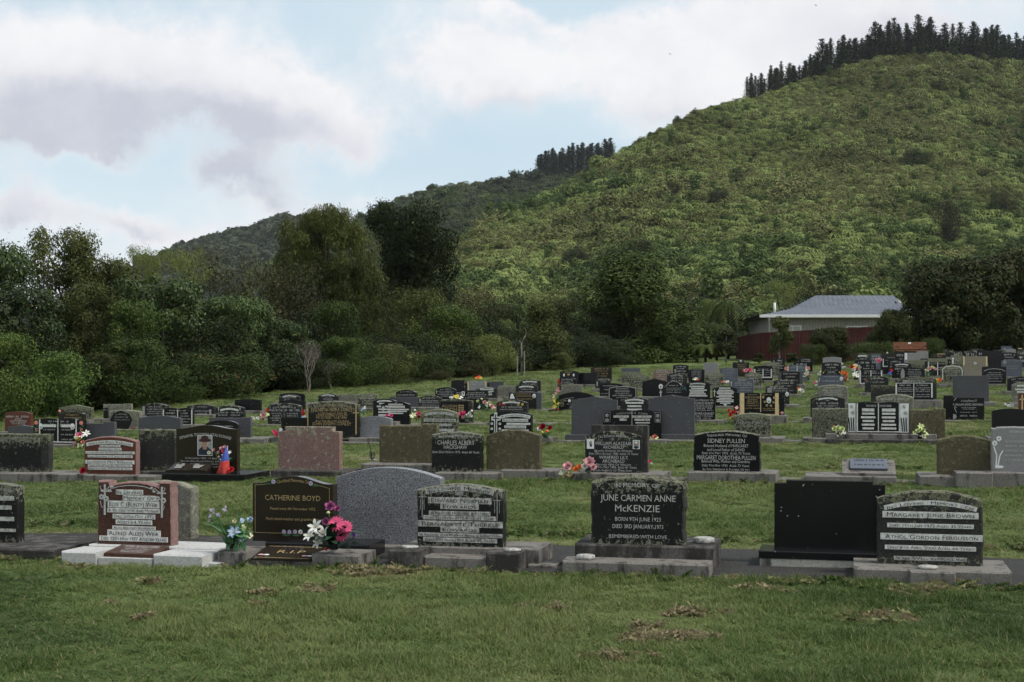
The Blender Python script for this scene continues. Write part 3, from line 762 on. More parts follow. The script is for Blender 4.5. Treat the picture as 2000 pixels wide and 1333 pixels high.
# middle layer
for (key, px, dy, top, w, name, label) in [
    ('glossy', 10, 6, 545, 210, 'broadleaf_tree', 'glossy dark broadleaf tree low at the left edge'),
    ('olive', 160, 7, 555, 130, 'olive_tree', 'pointed olive shrub tree left of the dark broadleaf crown'),
    ('glossy', 312, 8, 535, 170, 'broadleaf_tree', 'dark glossy domed broadleaf below the feathery tree'),
    ('dense', 60, 5, 600, 170, 'dense_tree', 'dark bush behind the bright shrub at left'),
    ('green', 262, 5, 590, 150, 'green_tree', 'upright green tree left of the berry bush'),
    ('glossy', 455, 6, 572, 150, 'broadleaf_tree', 'broad leaved green tree above the berry bush'),
    ('dense', 390, 6, 600, 170, 'dense_tree', 'dark bush above the left side of the berry bush'),
    ('glossy', 548, 5, 622, 130, 'broadleaf_tree', 'broadleaf tree with pale bare stems beside dead shrub'),
    ('dense', 610, 6, 610, 170, 'dense_tree', 'shadowy dark bush behind the dead grey shrub'),
    ('green', 655, 4, 590, 110, 'green_tree', 'yellowish green tree before the weeping conifer'),
    ('feathery', 832, 9, 563, 180, 'feathery_tree', 'pale green feathery tree below the tall evergreen'),
    ('green', 875, 6, 600, 150, 'green_tree', 'mid green tree right of the feathery tree'),
    ('dense', 770, 6, 640, 150, 'dense_tree', 'dark bush behind the pale olive shrub'),
    ('dense', 940, 7, 615, 130, 'dense_tree', 'dark bush above the pale shrub near the sapling'),
    ('conifer', 1055, 4, 588, 135, 'bronze_conifer', 'bronze green layered conifer right of the staked sapling'),
    ('dense', 1130, 5, 640, 100, 'dense_tree', 'dark shrub between bronze conifer and cone tree'),
    ('dense', 1320, 4, 640, 90, 'dense_tree', 'dark shrub at the right foot of the cone tree'),
]:
    put_tree(key, px, bushline(px) + dy, top, w, name, label)
# front layer on the lawn edge
for (key, px, dy, top, w, name, label) in [
    ('green', 8, 1, 652, 150, SH, 'dull green shrub at the far left edge of the lawn'),
    ('bright', 122, 0, 688, 130, SH, 'bright light green shrub at the left lawn edge'),
    ('olive', 205, 1.5, 690, 100, SH, 'yellow olive shrub between the two green shrubs at left'),
    ('green', 262, 1, 665, 150, SH, 'rounded mid green shrub behind the grey headstones at left'),
    ('berry', 432, 0.5, 690, 220, SH, 'large dark shrub dotted with red berries at lawn edge'),
    ('green', 340, .5, 720, 100, SH, 'low green shrub left of the berry shrub'),
    ('dense', 585, 2.5, 690, 110, SH, 'deep shadowed shrub behind the dead grey shrub'),
    ('green', 672, 1, 660, 110, SH, 'speckled yellow green shrub right of dead grey shrub'),
    ('dense', 720, 1.5, 690, 90, SH, 'dark shrub left of the pale olive shrub'),
    ('yellow', 768, 0, 672, 92, SH, 'pale olive rounded shrub in the middle of the lawn edge'),
    ('berry', 845, 1, 690, 110, SH, 'dark shrub right of the pale olive shrub'),
    ('brown', 860, -.5, 722, 70, SH, 'low reddish brown shrub on the lawn edge'),
    ('brown', 800, .2, 738, 60, SH, 'small brown scrub under the pale olive shrub'),
    ('yellow', 962, 0, 654, 96, SH, 'pale green shrub left of the staked sapling'),
    ('brown', 925, .5, 705, 70, SH, 'low brown scrub left of the pale green shrub'),
    ('conifer', 1100, -1, 690, 60, SH, 'small bronze shrub right of the bronze conifer'),
    ('dense', 1180, -1, 655, 110, SH, 'dark glossy shrub in front of the cone tree'),
    ('green', 1290, -1.5, 640, 110, SH, 'lower green shrub at the right skirt of cone tree'),
]:
    put_tree(key, px, bushline(px) + dy, top, w, name, label, 'shrub')

# understorey that closes the gaps low down
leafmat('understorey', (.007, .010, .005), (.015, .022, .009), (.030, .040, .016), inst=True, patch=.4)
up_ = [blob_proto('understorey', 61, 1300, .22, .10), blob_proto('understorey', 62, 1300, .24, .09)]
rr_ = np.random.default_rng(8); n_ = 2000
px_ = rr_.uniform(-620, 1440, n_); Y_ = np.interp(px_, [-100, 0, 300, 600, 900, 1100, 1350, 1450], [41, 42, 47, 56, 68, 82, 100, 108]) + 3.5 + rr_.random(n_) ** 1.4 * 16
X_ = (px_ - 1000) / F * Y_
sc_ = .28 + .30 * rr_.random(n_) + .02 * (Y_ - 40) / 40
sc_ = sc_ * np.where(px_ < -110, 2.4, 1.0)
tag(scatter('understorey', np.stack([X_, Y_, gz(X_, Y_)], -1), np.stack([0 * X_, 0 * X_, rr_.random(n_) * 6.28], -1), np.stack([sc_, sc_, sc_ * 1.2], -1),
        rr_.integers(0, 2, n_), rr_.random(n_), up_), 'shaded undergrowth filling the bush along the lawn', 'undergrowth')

# ------------------------------------------------------------------ bare and dead shrubs
def twig_tree(name, px, Y, top, wpx, label, mat='dead_twig', seed=1, gen=4, r0=.035, cat='shrub', first=.3):
    r = random.Random(seed); X = (px - 1000) / F * Y; z = gzf(X, Y)
    H = EYE + (HOR - top) / F * Y - z; W = wpx / F * Y
    segs = []
    def grow(p, d, ln, rad, g):
        q = p + d * ln; m = (p + q) / 2 + np.array([r.uniform(-1, 1), r.uniform(-1, 1), r.uniform(-.4, .4)]) * ln * .07
        segs.append(([p, m, q], [rad, rad * .85, rad * .65]))
        if g == 0: return
        for _ in range(r.choice((2, 3, 3))):
            nd = d + np.array([r.uniform(-1, 1), r.uniform(-1, 1), r.uniform(-.1, .7)]) * .62
            grow(q, nd / np.linalg.norm(nd), ln * r.uniform(.6, .85), rad * .62, g - 1)
    for _ in range(3 if gen > 3 else 1):
        d = np.array([r.uniform(-.25, .25), r.uniform(-.25, .25), 1.0]); grow(np.array([0., 0, 0]), d / np.linalg.norm(d), H * first, r0, gen)
    mb = MB(); tk = MB()
    zm = max(p[2] for s, _ in segs for p in s); xm = max(abs(p[0]) for s, _ in segs for p in s)
    for i, (s, rd) in enumerate(segs):
        (tk if rd[0] > r0 * .9 else mb).tube([(p[0] / xm * W / 2, p[1] / xm * W / 2, p[2] / zm * H - (.05 if p[2] < .01 else 0)) for p in s], rd, 4, cap=False)
    o = empty(name, (X, Y, z)); tk.build('trunk', MATS[mat], o); mb.build('branches', MATS[mat], o); tag(o, label, cat); return o
twig_tree('dead_shrub', 603, bushline(603) - .8, 655, 66, 'dead grey leafless shrub standing at the lawn edge', seed=3, r0=.022, gen=5)
twig_tree('dead_shrub', 648, bushline(648) + .2, 700, 80, 'thin bare brown twigs right of the dead grey shrub', seed=4, r0=.014)

# staked sapling on the lawn edge
def sapling():
    px, Y = 1019, 71.0; X = (px - 1000) / F * Y; z = gzf(X, Y); k = Y / F
    o = empty('sapling', (X, Y, z)); mb = MB()
    H = EYE + (HOR - 640) * k - z
    mb.tube([(-.02, 0, -.05), (0, 0, H * .35), (-.02, 0, H * .68), (.14, 0, H * .80), (.22, 0, H * .86), (.2, .02, H * .95), (.1, 0, H)], [.055, .05, .04, .035, .025, .015, .01], 6)
    mb.tube([(-.02, 0, H * .68), (-.14, 0, H * .74)], [.025, .01], 5)
    mb.build('trunk', MATS['bark_pale'], o, True)
    r = np.random.default_rng(3); V, Q = clump_leaves([(.12, 0, H * .93, .18), (.2, 0, H * .35, .3), (.3, .05, H * .22, .25)], 260, .13, .06, r)
    link(bpy.data.objects.new('leaves', mesh_np('leaves', V, Q, mats=[MATS['leaf_olive']])), o)
    tag(o, 'thin bare staked sapling with crooked top on the lawn edge', 'tree')
    for dx, h, lab in ((-.22, .42, 'left wooden stake beside the crooked sapling'), (.13, .52, 'right wooden stake beside the crooked sapling')):
        s = MB(); s.box(-.035, -.035, -.1, .035, .035, H * h, b=.006)
        st = s.build('stake', MATS['bark_pale']); st.location = (X + dx, Y - .25, gzf(X + dx, Y - .25)); tag(st, lab, 'stake', 'stakes beside the sapling')
sapling()

# ------------------------------------------------------------------ tree ferns left of the house
TF = [fern_mesh('tree_fern', 2.3, 13, 'leaf_fern', 51, pin=22, droop=.75, lift=.55, trunk_h=2.6, wid=.26), fern_mesh('tree_fern', 2.0, 12, 'leaf_fern', 52, pin=22, droop=.85, lift=.4, trunk_h=2.0, wid=.28)]
for i, (px, Y, top, w, label) in enumerate([
    (1422, 101, 572, 96, 'tall tree fern with arching fronds left of the house'), (1388, 103, 562, 96, 'dark tree fern behind the tallest tree fern'),
    (1400, 97, 622, 84, 'lower tree fern with drooping fronds beside the maroon fence'), (1362, 96, 636, 76, 'tree fern right of the cone tree'),
    (1378, 93, 668, 80, 'low tree fern skirt left of the fence end'), (985, 84, 605, 80, 'pale tree fern in the bush behind the pale shrub'), (1340, 108, 600, 90, 'tree fern half hidden behind the cone tree')]):
    X = (px - 1000) / F * Y; z = gzf(X, Y); tr, cr = TF[i % 2]
    zt = EYE + (HOR - top) / F * Y - z; w = w / F * Y
    s = w / 4.4; hz = zt / (3.3 if i % 2 == 0 else 2.6)
    o = empty('tree_fern', (X, Y, z), i * 1.3); o.scale = (s, s, hz)
    link(bpy.data.objects.new('trunk', tr), o); link(bpy.data.objects.new('fronds', cr), o); tag(o, label, 'tree fern', 'tree ferns by the house' if i < 5 else None)

# ------------------------------------------------------------------ house
simple('roof_metal', (.14, .152, .178), .8, .15, .12, 2.0)
simple('gutter_white', (.62, .62, .60), .5, .3, .05, 10)
simple('wall_board', (.33, .305, .275), .85, .1, .12, 5)
simple('batten', (.26, .24, .215), .85, .1, .12, 5)
simple('glass_dark', (.02, .022, .025), .08, .5, .1, 5)
simple('curtain', (.42, .40, .37), .8, .1, .1, 10)
simple('fence_maroon', (.085, .024, .021), .75, .2, .25, 1.2, bump=.1)
simple('fence_cap', (.13, .055, .045), .7, .2, .2, 3)
simple('bench_wood', (.21, .085, .045), .55, .3, .25, 12)
simple('iron', (.02, .02, .02), .5, .3, .1, 20)
def house():
    Yf = 95.0; k = Yf / F; XL = 484 * (Yf - .6) / F; XR = 800 * (Yf - .6) / F; W = XR - XL
    z0 = gzf((XL + XR) / 2, Yf) - .2
    eave = EYE + (HOR - 617) * k - z0
    root = empty('house', (XL, Yf, z0)); dep = 9.0
    ridge = EYE + (HOR - 578) * (Yf + dep / 2) / F - z0; ym = dep / 2 - .3
    xr0 = 593 * (Yf + ym) / F - XL; xr1 = 744 * (Yf + ym) / F - XL
    w = MB(); w.box(.65, .0, 0, W - .6, dep - 1.2, eave - .10, 0); wall = w.build('wall', MATS['wall_board'], root)
    n = 46
    for i in range(n):
        x = .72 + (W - 1.4) * i / (n - 1); b = MB(); b.box(x - .022, -.03, 0.01, x + .022, -.001, eave - .12); b.build('batten', MATS['batten'], wall)
    # roof: eave ring, break line on the left hip, ridge, gablet on the right
    r = MB(); y0, y1 = -.6, dep - .6; rb = eave + (ridge - eave) * .42
    xb = 560 * (Yf + ym * .55) / F - XL
    yb0, yb1 = y0 + (ym - y0) * .5, y1 - (y1 - ym) * .5
    xg = xr1 + .05; zg = eave + (ridge - eave) * .62; yg0 = ym - (ym - y0) * .38; yg1 = ym + (y1 - ym) * .38
    V = [(0, y0, eave), (W, y0, eave), (W, y1, eave), (0, y1, eave), (xb, yb0 + .9, rb + .02), (xb, yb1 - .9, rb + .02), (xr0, ym, ridge), (xg, ym, ridge), (xg, yg0, zg), (xg, yg1, zg)]
    Fc = [(0, 1, 8, 7, 6, 4), (3, 5, 6, 7, 9, 2), (0, 4, 5, 3), (4, 6, 5), (1, 2, 9, 8)]
    r.add(V, Fc); V2 = [(p[0], p[1], p[2] - .10) for p in V[:4]]
    r.add(V2, [(0, 3, 2, 1)]); roof = r.build('roof', MATS['roof_metal'], root)
    g = MB(); g.add([(xg - .02, yg0, zg), (xg - .02, yg1, zg), (xg - .02, ym, ridge - .03), (xg + .08, yg0 + .1, zg + .03), (xg + .08, yg1 - .1, zg + .03), (xg + .08, ym, ridge - .10)], [(3, 4, 5), (0, 3, 5, 2), (1, 2, 5, 4), (0, 1, 4, 3)])
    g.build('gable', MATS['gutter_white'], roof)
    # roof ribs
    rib = MB()
    for i in range(34):
        x = .3 + (W - .6) * i / 33
        if x < xr0: zt = eave + (ridge - eave) * (x / xr0) * .98; yt = y0 + (ym - y0) * (x / xr0)
        elif x > xg: f = max(0, (W - x) / (W - xg)) * .6; zt = eave + (ridge - eave) * f; yt = y0 + (ym - y0) * f
        else: zt = ridge; yt = ym
        rib.add([(x - .015, y0, eave + .004), (x + .015, y0, eave + .004), (x + .015, yt, zt + .02), (x - .015, yt, zt + .02), (x, y0, eave + .014), (x, yt, zt + .030)], [(0, 4, 5, 3), (4, 1, 2, 5)])
    tag(rib.build('roof_ribs', MATS['roof_metal'], roof), kind='stuff')
    gu = MB(); gu.box(-.03, y0 - .14, eave - .16, W + .03, y0 - .004, eave + .03, b=.02); gu.box(W + .004, y0, eave - .16, W + .13, y1, eave + .03)
    gu.build('gutter', MATS['gutter_white'], root)
    dp = MB(); dp.tube([(.62, y0 - .07, eave - .16), (.62, y0 + .05, eave - .42), (.72, -.10, eave - .55), (.72, -.10, .1)], .045, 6); dp.build('downpipe', MATS['gutter_white'], root, True)
    vp = MB(); xv = 513 * (Yf + 1) / F - XL; vp.tube([(xv, 1, eave - .05), (xv, 1, eave + .92)], .09, 8); vp.build('vent_pipe', MATS['gutter_white'], root, True)
    for (a, b_, t, bt, cur) in ((1538, 1565, 636, 660, 1), (1653, 1695, 637, 662, 0)):
        xa, xb2 = (a - 1000) * k - XL, (b_ - 1000) * k - XL; za, zb = EYE + (HOR - bt) * k - z0, EYE + (HOR - t) * k - z0
        f = MB(); fw = .09
        f.box(xa, -.09, za, xb2, -.032, za + fw); f.box(xa, -.09, zb - fw, xb2, -.032, zb); f.box(xa, -.09, za + fw, xa + fw, -.032, zb - fw); f.box(xb2 - fw, -.09, za + fw, xb2, -.032, zb - fw)
        xm = xa + (xb2 - xa) * (.36 if cur else .5); f.box(xm - .04, -.085, za + fw, xm + .04, -.033, zb - fw)
        fr = f.build('window', MATS['gutter_white'], root)
        p = MB(); p.box(xa + fw, -.05, za + fw, xb2 - fw, -.035, zb - fw); p.build('pane', MATS['curtain' if cur else 'glass_dark'], fr)
    tag(root, 'low grey house with blue grey metal roof behind the maroon fence', 'house')
house()

# ------------------------------------------------------------------ maroon fence
def fence():
    pts = [((1437 - 1000) / F * 101, 101.0), ((1484 - 1000) / F * 92, 92.0), ((1700 - 1000) / F * 82, 82.0), ((2060 - 1000) / F * 80, 80.0)]
    root = empty('fence', (pts[0][0], pts[0][1], 0)); ztop = [4.30, 4.35, 4.40, 4.40]
    ox, oy = pts[0]
    for s in range(3):
        (xa, ya), (xb, yb) = pts[s], pts[s + 1]; L = math.hypot(xb - xa, yb - ya); n = max(1, round(L / 2.4))
        dx, dy = (xb - xa) / L, (yb - ya) / L; nx_, ny_ = dy, -dx
        if ny_ > 0: nx_, ny_ = -nx_, -ny_
        for i in range(n):
            mb = MB(); a0, a1 = L * i / n, L * (i + 1) / n; m = 15
            for j in range(m):
                q0 = a0 + (a1 - a0) * j / m + .004; q1 = a0 + (a1 - a0) * (j + 1) / m - .004; off = .02 if j % 2 else 0.0
                zt = np.interp((q0 + q1) / 2, [0, L], ztop[s:s + 2]); X0, Y0 = xa + dx * q0, ya + dy * q0; X1, Y1 = xa + dx * q1, ya + dy * q1; zb = gzf(X0, Y0) - .05
                c = [(X0 + nx_ * off, Y0 + ny_ * off), (X1 + nx_ * off, Y1 + ny_ * off), (X1 + nx_ * (off - .02), Y1 + ny_ * (off - .02)), (X0 + nx_ * (off - .02), Y0 + ny_ * (off - .02))]
                V = [(p[0] - ox, p[1] - oy, zb) for p in c] + [(p[0] - ox, p[1] - oy, zt) for p in c]
                mb.add(V, [(0, 1, 5, 4), (1, 2, 6, 5), (2, 3, 7, 6), (3, 0, 4, 7), (4, 5, 6, 7)])
            mb.build('panel', MATS['fence_maroon'], root)
        cp = MB(); zA, zB = ztop[s], ztop[s + 1]
        V = []
        for (X, Y, zt) in ((xa, ya, zA), (xb, yb, zB)):
            for (o_, h) in ((.06, .003), (-.06, .003), (-.06, .05), (.06, .05)): V.append((X + nx_ * o_ - ox, Y + ny_ * o_ - oy, zt + h))
        cp.add(V, [(0, 4, 5, 1), (1, 5, 6, 2), (2, 6, 7, 3), (3, 7, 4, 0), (0, 1, 2, 3), (4, 7, 6, 5)]); cp.build('cap_rail', MATS['fence_cap'], root)
    tag(root, 'long maroon boarded fence in front of the grey house', 'fence')
fence()
# planting along the fence
for (key, px, Y, top, w, name, label, cat) in [
    ('small_magnolia', 1418, 90, 643, 46, 'magnolia_tree', 'small bronze leaved tree at the left end of the fence', 'tree'),
    ('small_magnolia', 1523, 80, 619, 42, 'magnolia_tree', 'narrow bronze leaved tree before the fence below the downpipe', 'tree'),
    ('magnolia', 1620, 78, 640, 78, 'magnolia_bush', 'rounded green bush before the middle of the fence', 'shrub'),
    ('berry', 1588, 77, 672, 60, 'fence_shrub', 'low dark shrub left of the rounded bush at the fence', 'shrub'),
    ('magnolia', 1745, 75, 606, 92, 'magnolia_tree', 'spiky topped bronze green tree behind the wooden bench', 'tree'),
    ('berry', 1715, 72.5, 668, 110, 'fence_shrub', 'low spreading shrub left of the wooden bench', 'shrub'),
    ('berry', 1815, 73, 660, 60, 'fence_shrub', 'green shrub right of the wooden bench', 'shrub'),
    ('magnolia', 1868, 76, 508, 226, 'magnolia_tree', 'large spreading tree with rusty leaves right of the house', 'tree'),
    ('magnolia', 1992, 78, 494, 200, 'magnolia_tree', 'large rusty leaved tree at the right edge of the view', 'tree'),
    ('dense', 1930, 79, 600, 160, 'dense_tree', 'dark foliage under the two large rusty leaved trees', 'tree'),
    ('small_magnolia', 1482, 82, 690, 22, 'fence_shrub', 'tiny leafy shrub at the foot of the fence left', 'shrub'),
    ('small_magnolia', 1546, 80, 690, 26, 'fence_shrub', 'small yellow green shrub at the fence right of narrow tree', 'shrub'),
]:
    put_tree(key, px, Y, top, w, name, label, cat)

# bench
def bench():
    px, Y = 1780, 68.5; X = (px - 1000) / F * Y; z = gzf(X, Y); k = Y / F; w = 65 * k
    zt = EYE + (HOR - 668) * k - z; zs = EYE + (HOR - 685) * k - z
    o = empty('bench', (X, Y, z)); 
    for i in range(5):
        f = i / 5; zz = zs + .06 + (zt - zs - .06) * f; s = MB(); s.box(-w / 2, .22 + .04 * f, zz, w / 2, .25 + .04 * f, zz + (zt - zs - .06) / 5 - .012); s.build('back_slat', MATS['bench_wood'], o)
    for i in range(4):
        s = MB(); y = -.24 + .11 * i; s.box(-w / 2, y, zs - .035, w / 2, y + .095, zs); s.build('seat_slat', MATS['bench_wood'], o)
    for sx in (-1, 1):
        s = MB(); x = sx * (w / 2 - .12); s.box(x - .03, -.22, -.05, x + .03, -.16, zs - .036); s.box(x - .03, .262, -.05, x + .03, .32, zt - .05); s.box(x - .03, -.16, zs - .1, x + .03, .262, zs - .04); s.tube([(x, -.19, zs), (x, -.19, zs + .2), (x, .2, zs + .22)], .02, 5); s.build('end_frame', MATS['iron'], o)
    p = MB(); p.box(-.09, .235, zt - .10, .05, .243, zt - .02); p.build('plaque', MATS['photo_white'], o)
    tag(o, 'reddish brown slatted wooden bench with small white plaque', 'bench')
bench()
# two gulls far off
for (px, py, w, lab) in ((1309, 106, 10, 'tiny distant bird in the middle of the sky'), (1594, 11, 9, 'tiny distant bird at the top of the sky')):
    Y = 260.; k = Y / F; s = w * k / 2; mb = MB()
    mb.tube([(0, -.22, 0), (0, 0, .02), (0, .25, 0)], [.02, .06, .02], 5)
    b = mb.build('bird', MATS['photo_grey'], None, True); b.location = ((px - 1000) * k, Y, EYE + (HOR - py) * k); b.rotation_euler = (0, .15, .6); tag(b, lab, 'bird')
    for sx in (-1, 1):
        q = MB(); q.add([(0, -.07, .03), (sx * s * .5, -.05, .10), (sx * s, .04, .05), (sx * s * .5, .08, .09), (0, .1, .03)], [(0, 1, 2, 3, 4)]); q.build('wing', MATS['photo_grey'], b)
for nm, c in dict(petal_white=(.68, .67, .62), petal_cream=(.66, .62, .42), petal_pink=(.72, .10, .22), petal_palepink=(.68, .36, .38), petal_hot=(.75, .06, .20), petal_red=(.50, .025, .03), petal_crimson=(.28, .010, .022), petal_orange=(.72, .16, .03),
                  petal_lilac=(.42, .36, .50), petal_blue=(.34, .42, .56), petal_mauve=(.34, .09, .22), petal_yellow=(.68, .50, .08), petal_salmon=(.62, .22, .16), petal_tan=(.38, .27, .14), petal_lime=(.55, .62, .28), petal_violet=(.16, .08, .28)).items():
    simple(nm, c, .65, .25, .16, 40)
simple('petal_stem', (.030, .085, .040), .6, .3, .3, 40); simple('petal_teal', (.06, .14, .14), .6, .3, .2, 40); simple('petal_moss', (.16, .14, .09), .8, .1, .4, 60)
simple('leaf_lime', (.22, .32, .14), .6, .3, .2, 40); simple('leaf_mid', (.06, .16, .06), .6, .3, .3, 40); simple('leaf_deep', (.014, .045, .020), .6, .3, .3, 40)
simple('flag_blue', (.08, .12, .42), .8, .1, .15, 20); simple('flag_red', (.55, .07, .06), .8, .1, .15, 20)
# ------------------------------------------------------------------ lettering
_fc = bpy.data.curves.new('glyphs', 'FONT'); _fc.resolution_u = 2; _fo = bpy.data.objects.new('glyphs', _fc); COL.objects.link(_fo)
GL = {}
def _glyph_mesh(body):
    _fc.body = body; bpy.context.view_layer.update()
    me = _fo.evaluated_get(bpy.context.evaluated_depsgraph_get()).to_mesh()
    V = np.array([v.co[:] for v in me.vertices]).reshape(-1, 3); Fc = [list(p.vertices) for p in me.polygons]
    return V, Fc
def prep_glyphs():
    wH = lambda V: V[:, 0].max() if len(V) else 0
    base = wH(_glyph_mesh('HH')[0])
    for ch in "ABCDEFGHIJKLMNOPQRSTUVWXYZabcdefghijklmnopqrstuvwxyz0123456789.,-'&()":
        V, Fc = _glyph_mesh(ch); adv = wH(_glyph_mesh('H' + ch + 'H')[0]) - base
        GL[ch] = (V, Fc, adv)
    GL[' '] = (np.zeros((0, 3)), [], .28)
prep_glyphs()
CAP = GL['H'][0][:, 1].max()
bpy.data.objects.remove(_fo)
def text_geo(s, smallcaps=True, track=1.0):
    """returns verts (x, z) with cap height 1, centred, and faces"""
    x = 0.0; VV = []; FF = []; n = 0
    for ch in s:
        k = 1.0
        if smallcaps and ch.islower(): ch = ch.upper(); k = .78
        g = GL.get(ch)
        if g is None: continue
        V, Fc, adv = g
        if len(V):
            VV.append(np.stack([V[:, 0] * k + x, V[:, 1] * k], -1)); FF += [[i + n for i in f] for f in Fc]; n += len(V)
        x += adv * k * track
    if not VV: return np.zeros((0, 2)), [], 0
    V = np.concatenate(VV) / CAP; w = V[:, 0].max() - V[:, 0].min(); V[:, 0] -= (V[:, 0].max() + V[:, 0].min()) / 2
    return V, FF, w
# ------------------------------------------------------------------ outlines
def outline(kind, w, h, r=.08, p=.1):
    a = w / 2; N = 14
    if kind == 'flat': top = [(a, h), (-a, h)]
    elif kind == 'arch': top = [(a * c, h - r * c * c) for c in np.linspace(1, -1, N + 1)]
    elif kind == 'round': top = [(a * cos(t), h - r + r * sin(t)) for t in np.linspace(0, pi, N + 5)]
    elif kind == 'shoulder':
        q = a - p * w; d = r * .45
        top = [(a, h - r), (q, h - r), (q, h - r + d)] + [(q * c, h - (r - d) * c * c) for c in np.linspace(.96, -.96, N)] + [(-q, h - r + d), (-q, h - r), (-a, h - r)]
    elif kind == 'peak':
        q = a * .72; d = r * .35
        f = lambda c: h - (r - d) * (1 - (1 - abs(c)) ** 1.7)
        top = [(a, h - r), (q + .02 * w, h - r), (q, h - r + d * .9)] + [(q * c, f(c)) for c in np.linspace(.94, -.94, N + 1)] + [(-q, h - r + d * .9), (-q - .02 * w, h - r), (-a, h - r)]
    elif kind == 'gable': top = [(a, h - r)] + [(a * c, h - r * (1 - (1 - abs(c)) ** 1.0)) for c in (.5, 0, -.5)] + [(-a, h - r)]
    elif kind == 'serp': top = [(a * c, h - r * (.5 - .5 * cos(pi * min(1, max(0, abs(c) * 1.12 - .04))))) for c in np.linspace(1, -1, N + 5)]
    elif kind == 'notch': q = a - p * w; top = [(a, h - r), (q, h - r), (q, h), (-q, h), (-q, h - r), (-a, h - r)]
    elif kind == 'raise_r': q = a - p * w; top = [(a, h), (q, h), (q, h - r), (-a, h - r)]
    elif kind == 'raise_l': q = a - p * w; top = [(a, h - r), (-q, h - r), (-q, h), (-a, h)]
    elif kind == 'scoop':
        q = a - p * w
        top = [(a, h - .004), (q + .005, h), (q, h - r * 1.1)] + [(q * c, h - .1 * r - r * .9 * c * c) for c in np.linspace(.97, -.97, N)] + [(-q, h - r * 1.1), (-q - .005, h), (-a, h - .004)]
    elif kind == 'book':
        g = lambda c: h - r + r * sin(pi * (1 - abs(c)) ** .8 * .92 + .12)
        top = [(a * c, g(c)) for c in np.linspace(1, .06, 7)] + [(0, h - r)] + [(a * c, g(c)) for c in np.linspace(-.06, -1, 7)]
    elif kind == 'triple':
        q = a * .62
        top = [(a * .98, h * .72)] + [(a * .8 + a * .18 * cos(t), h * .72 + h * .13 * sin(t)) for t in np.linspace(.3, 2.6, 6)] + [(q * cos(t), h - r + r * sin(t)) for t in np.linspace(.25, pi - .25, N)] + [(-a * .8 + a * .18 * cos(t), h * .72 + h * .13 * sin(t)) for t in np.linspace(.55, 2.85, 6)] + [(-a * .98, h * .72)]
    elif kind == 'heart': top = [(a, h * .45)] + [(a * .95 * cos(t) ** 3 if False else a * cos(t), h * .45 + h * .55 * sin(t) * (1 - .12 * abs(cos(2 * t)))) for t in np.linspace(.1, pi - .1, N + 4)] + [(-a, h * .45)]
    return [(-a, 0), (a, 0)] + top
EDGE_ROUGH = {'pink_rough'}
STONES = []; RECTS = []
def S(row, x0, x1, top, kind='arch', mat='black', r=None, look='', label=None, face=(), off=.38, t=.11, plinth=.10, pw=None, pmat='concrete', back=False,
      p=.1, taper=0.0, rough=0.0, edge=None, base=None, cat='headstone', extra=None, auto=None, pf=.30, pb=.30, group=None, name='headstone', pl=True):
    STONES.append(dict(row=row, x0=x0, x1=x1, top=top, kind=kind, mat=mat, r=r, look=look, label=label, face=face, off=off + (.85 if back else 0), t=t, plinth=plinth, pw=pw, pmat=pmat,
                       back=back, p=p, taper=taper, rough=rough, edge=edge, base=base, cat=cat, extra=extra, auto=auto, pf=pf, pb=pb, group=group, name=name, pl=pl))
class Frame:
    """pixel <-> local coordinates of one headstone"""
    def __init__(s, xc, yk):
        s.xc = xc; s.X, s.Y = row_point(xc, yk); s.u = (xc - 1000) / F; s.s = F / s.Y; s.z = gzf(s.X, s.Y); s.kx = s.s * (CT + s.u * ST)
    def lx(s, px, y=0.0):
        u = (px - 1000) / F; return (u * (s.Y + y * CT) - s.X - y * ST) / (CT + u * ST)
    def lz(s, py): return EYE + (HOR - py) / s.s - s.z
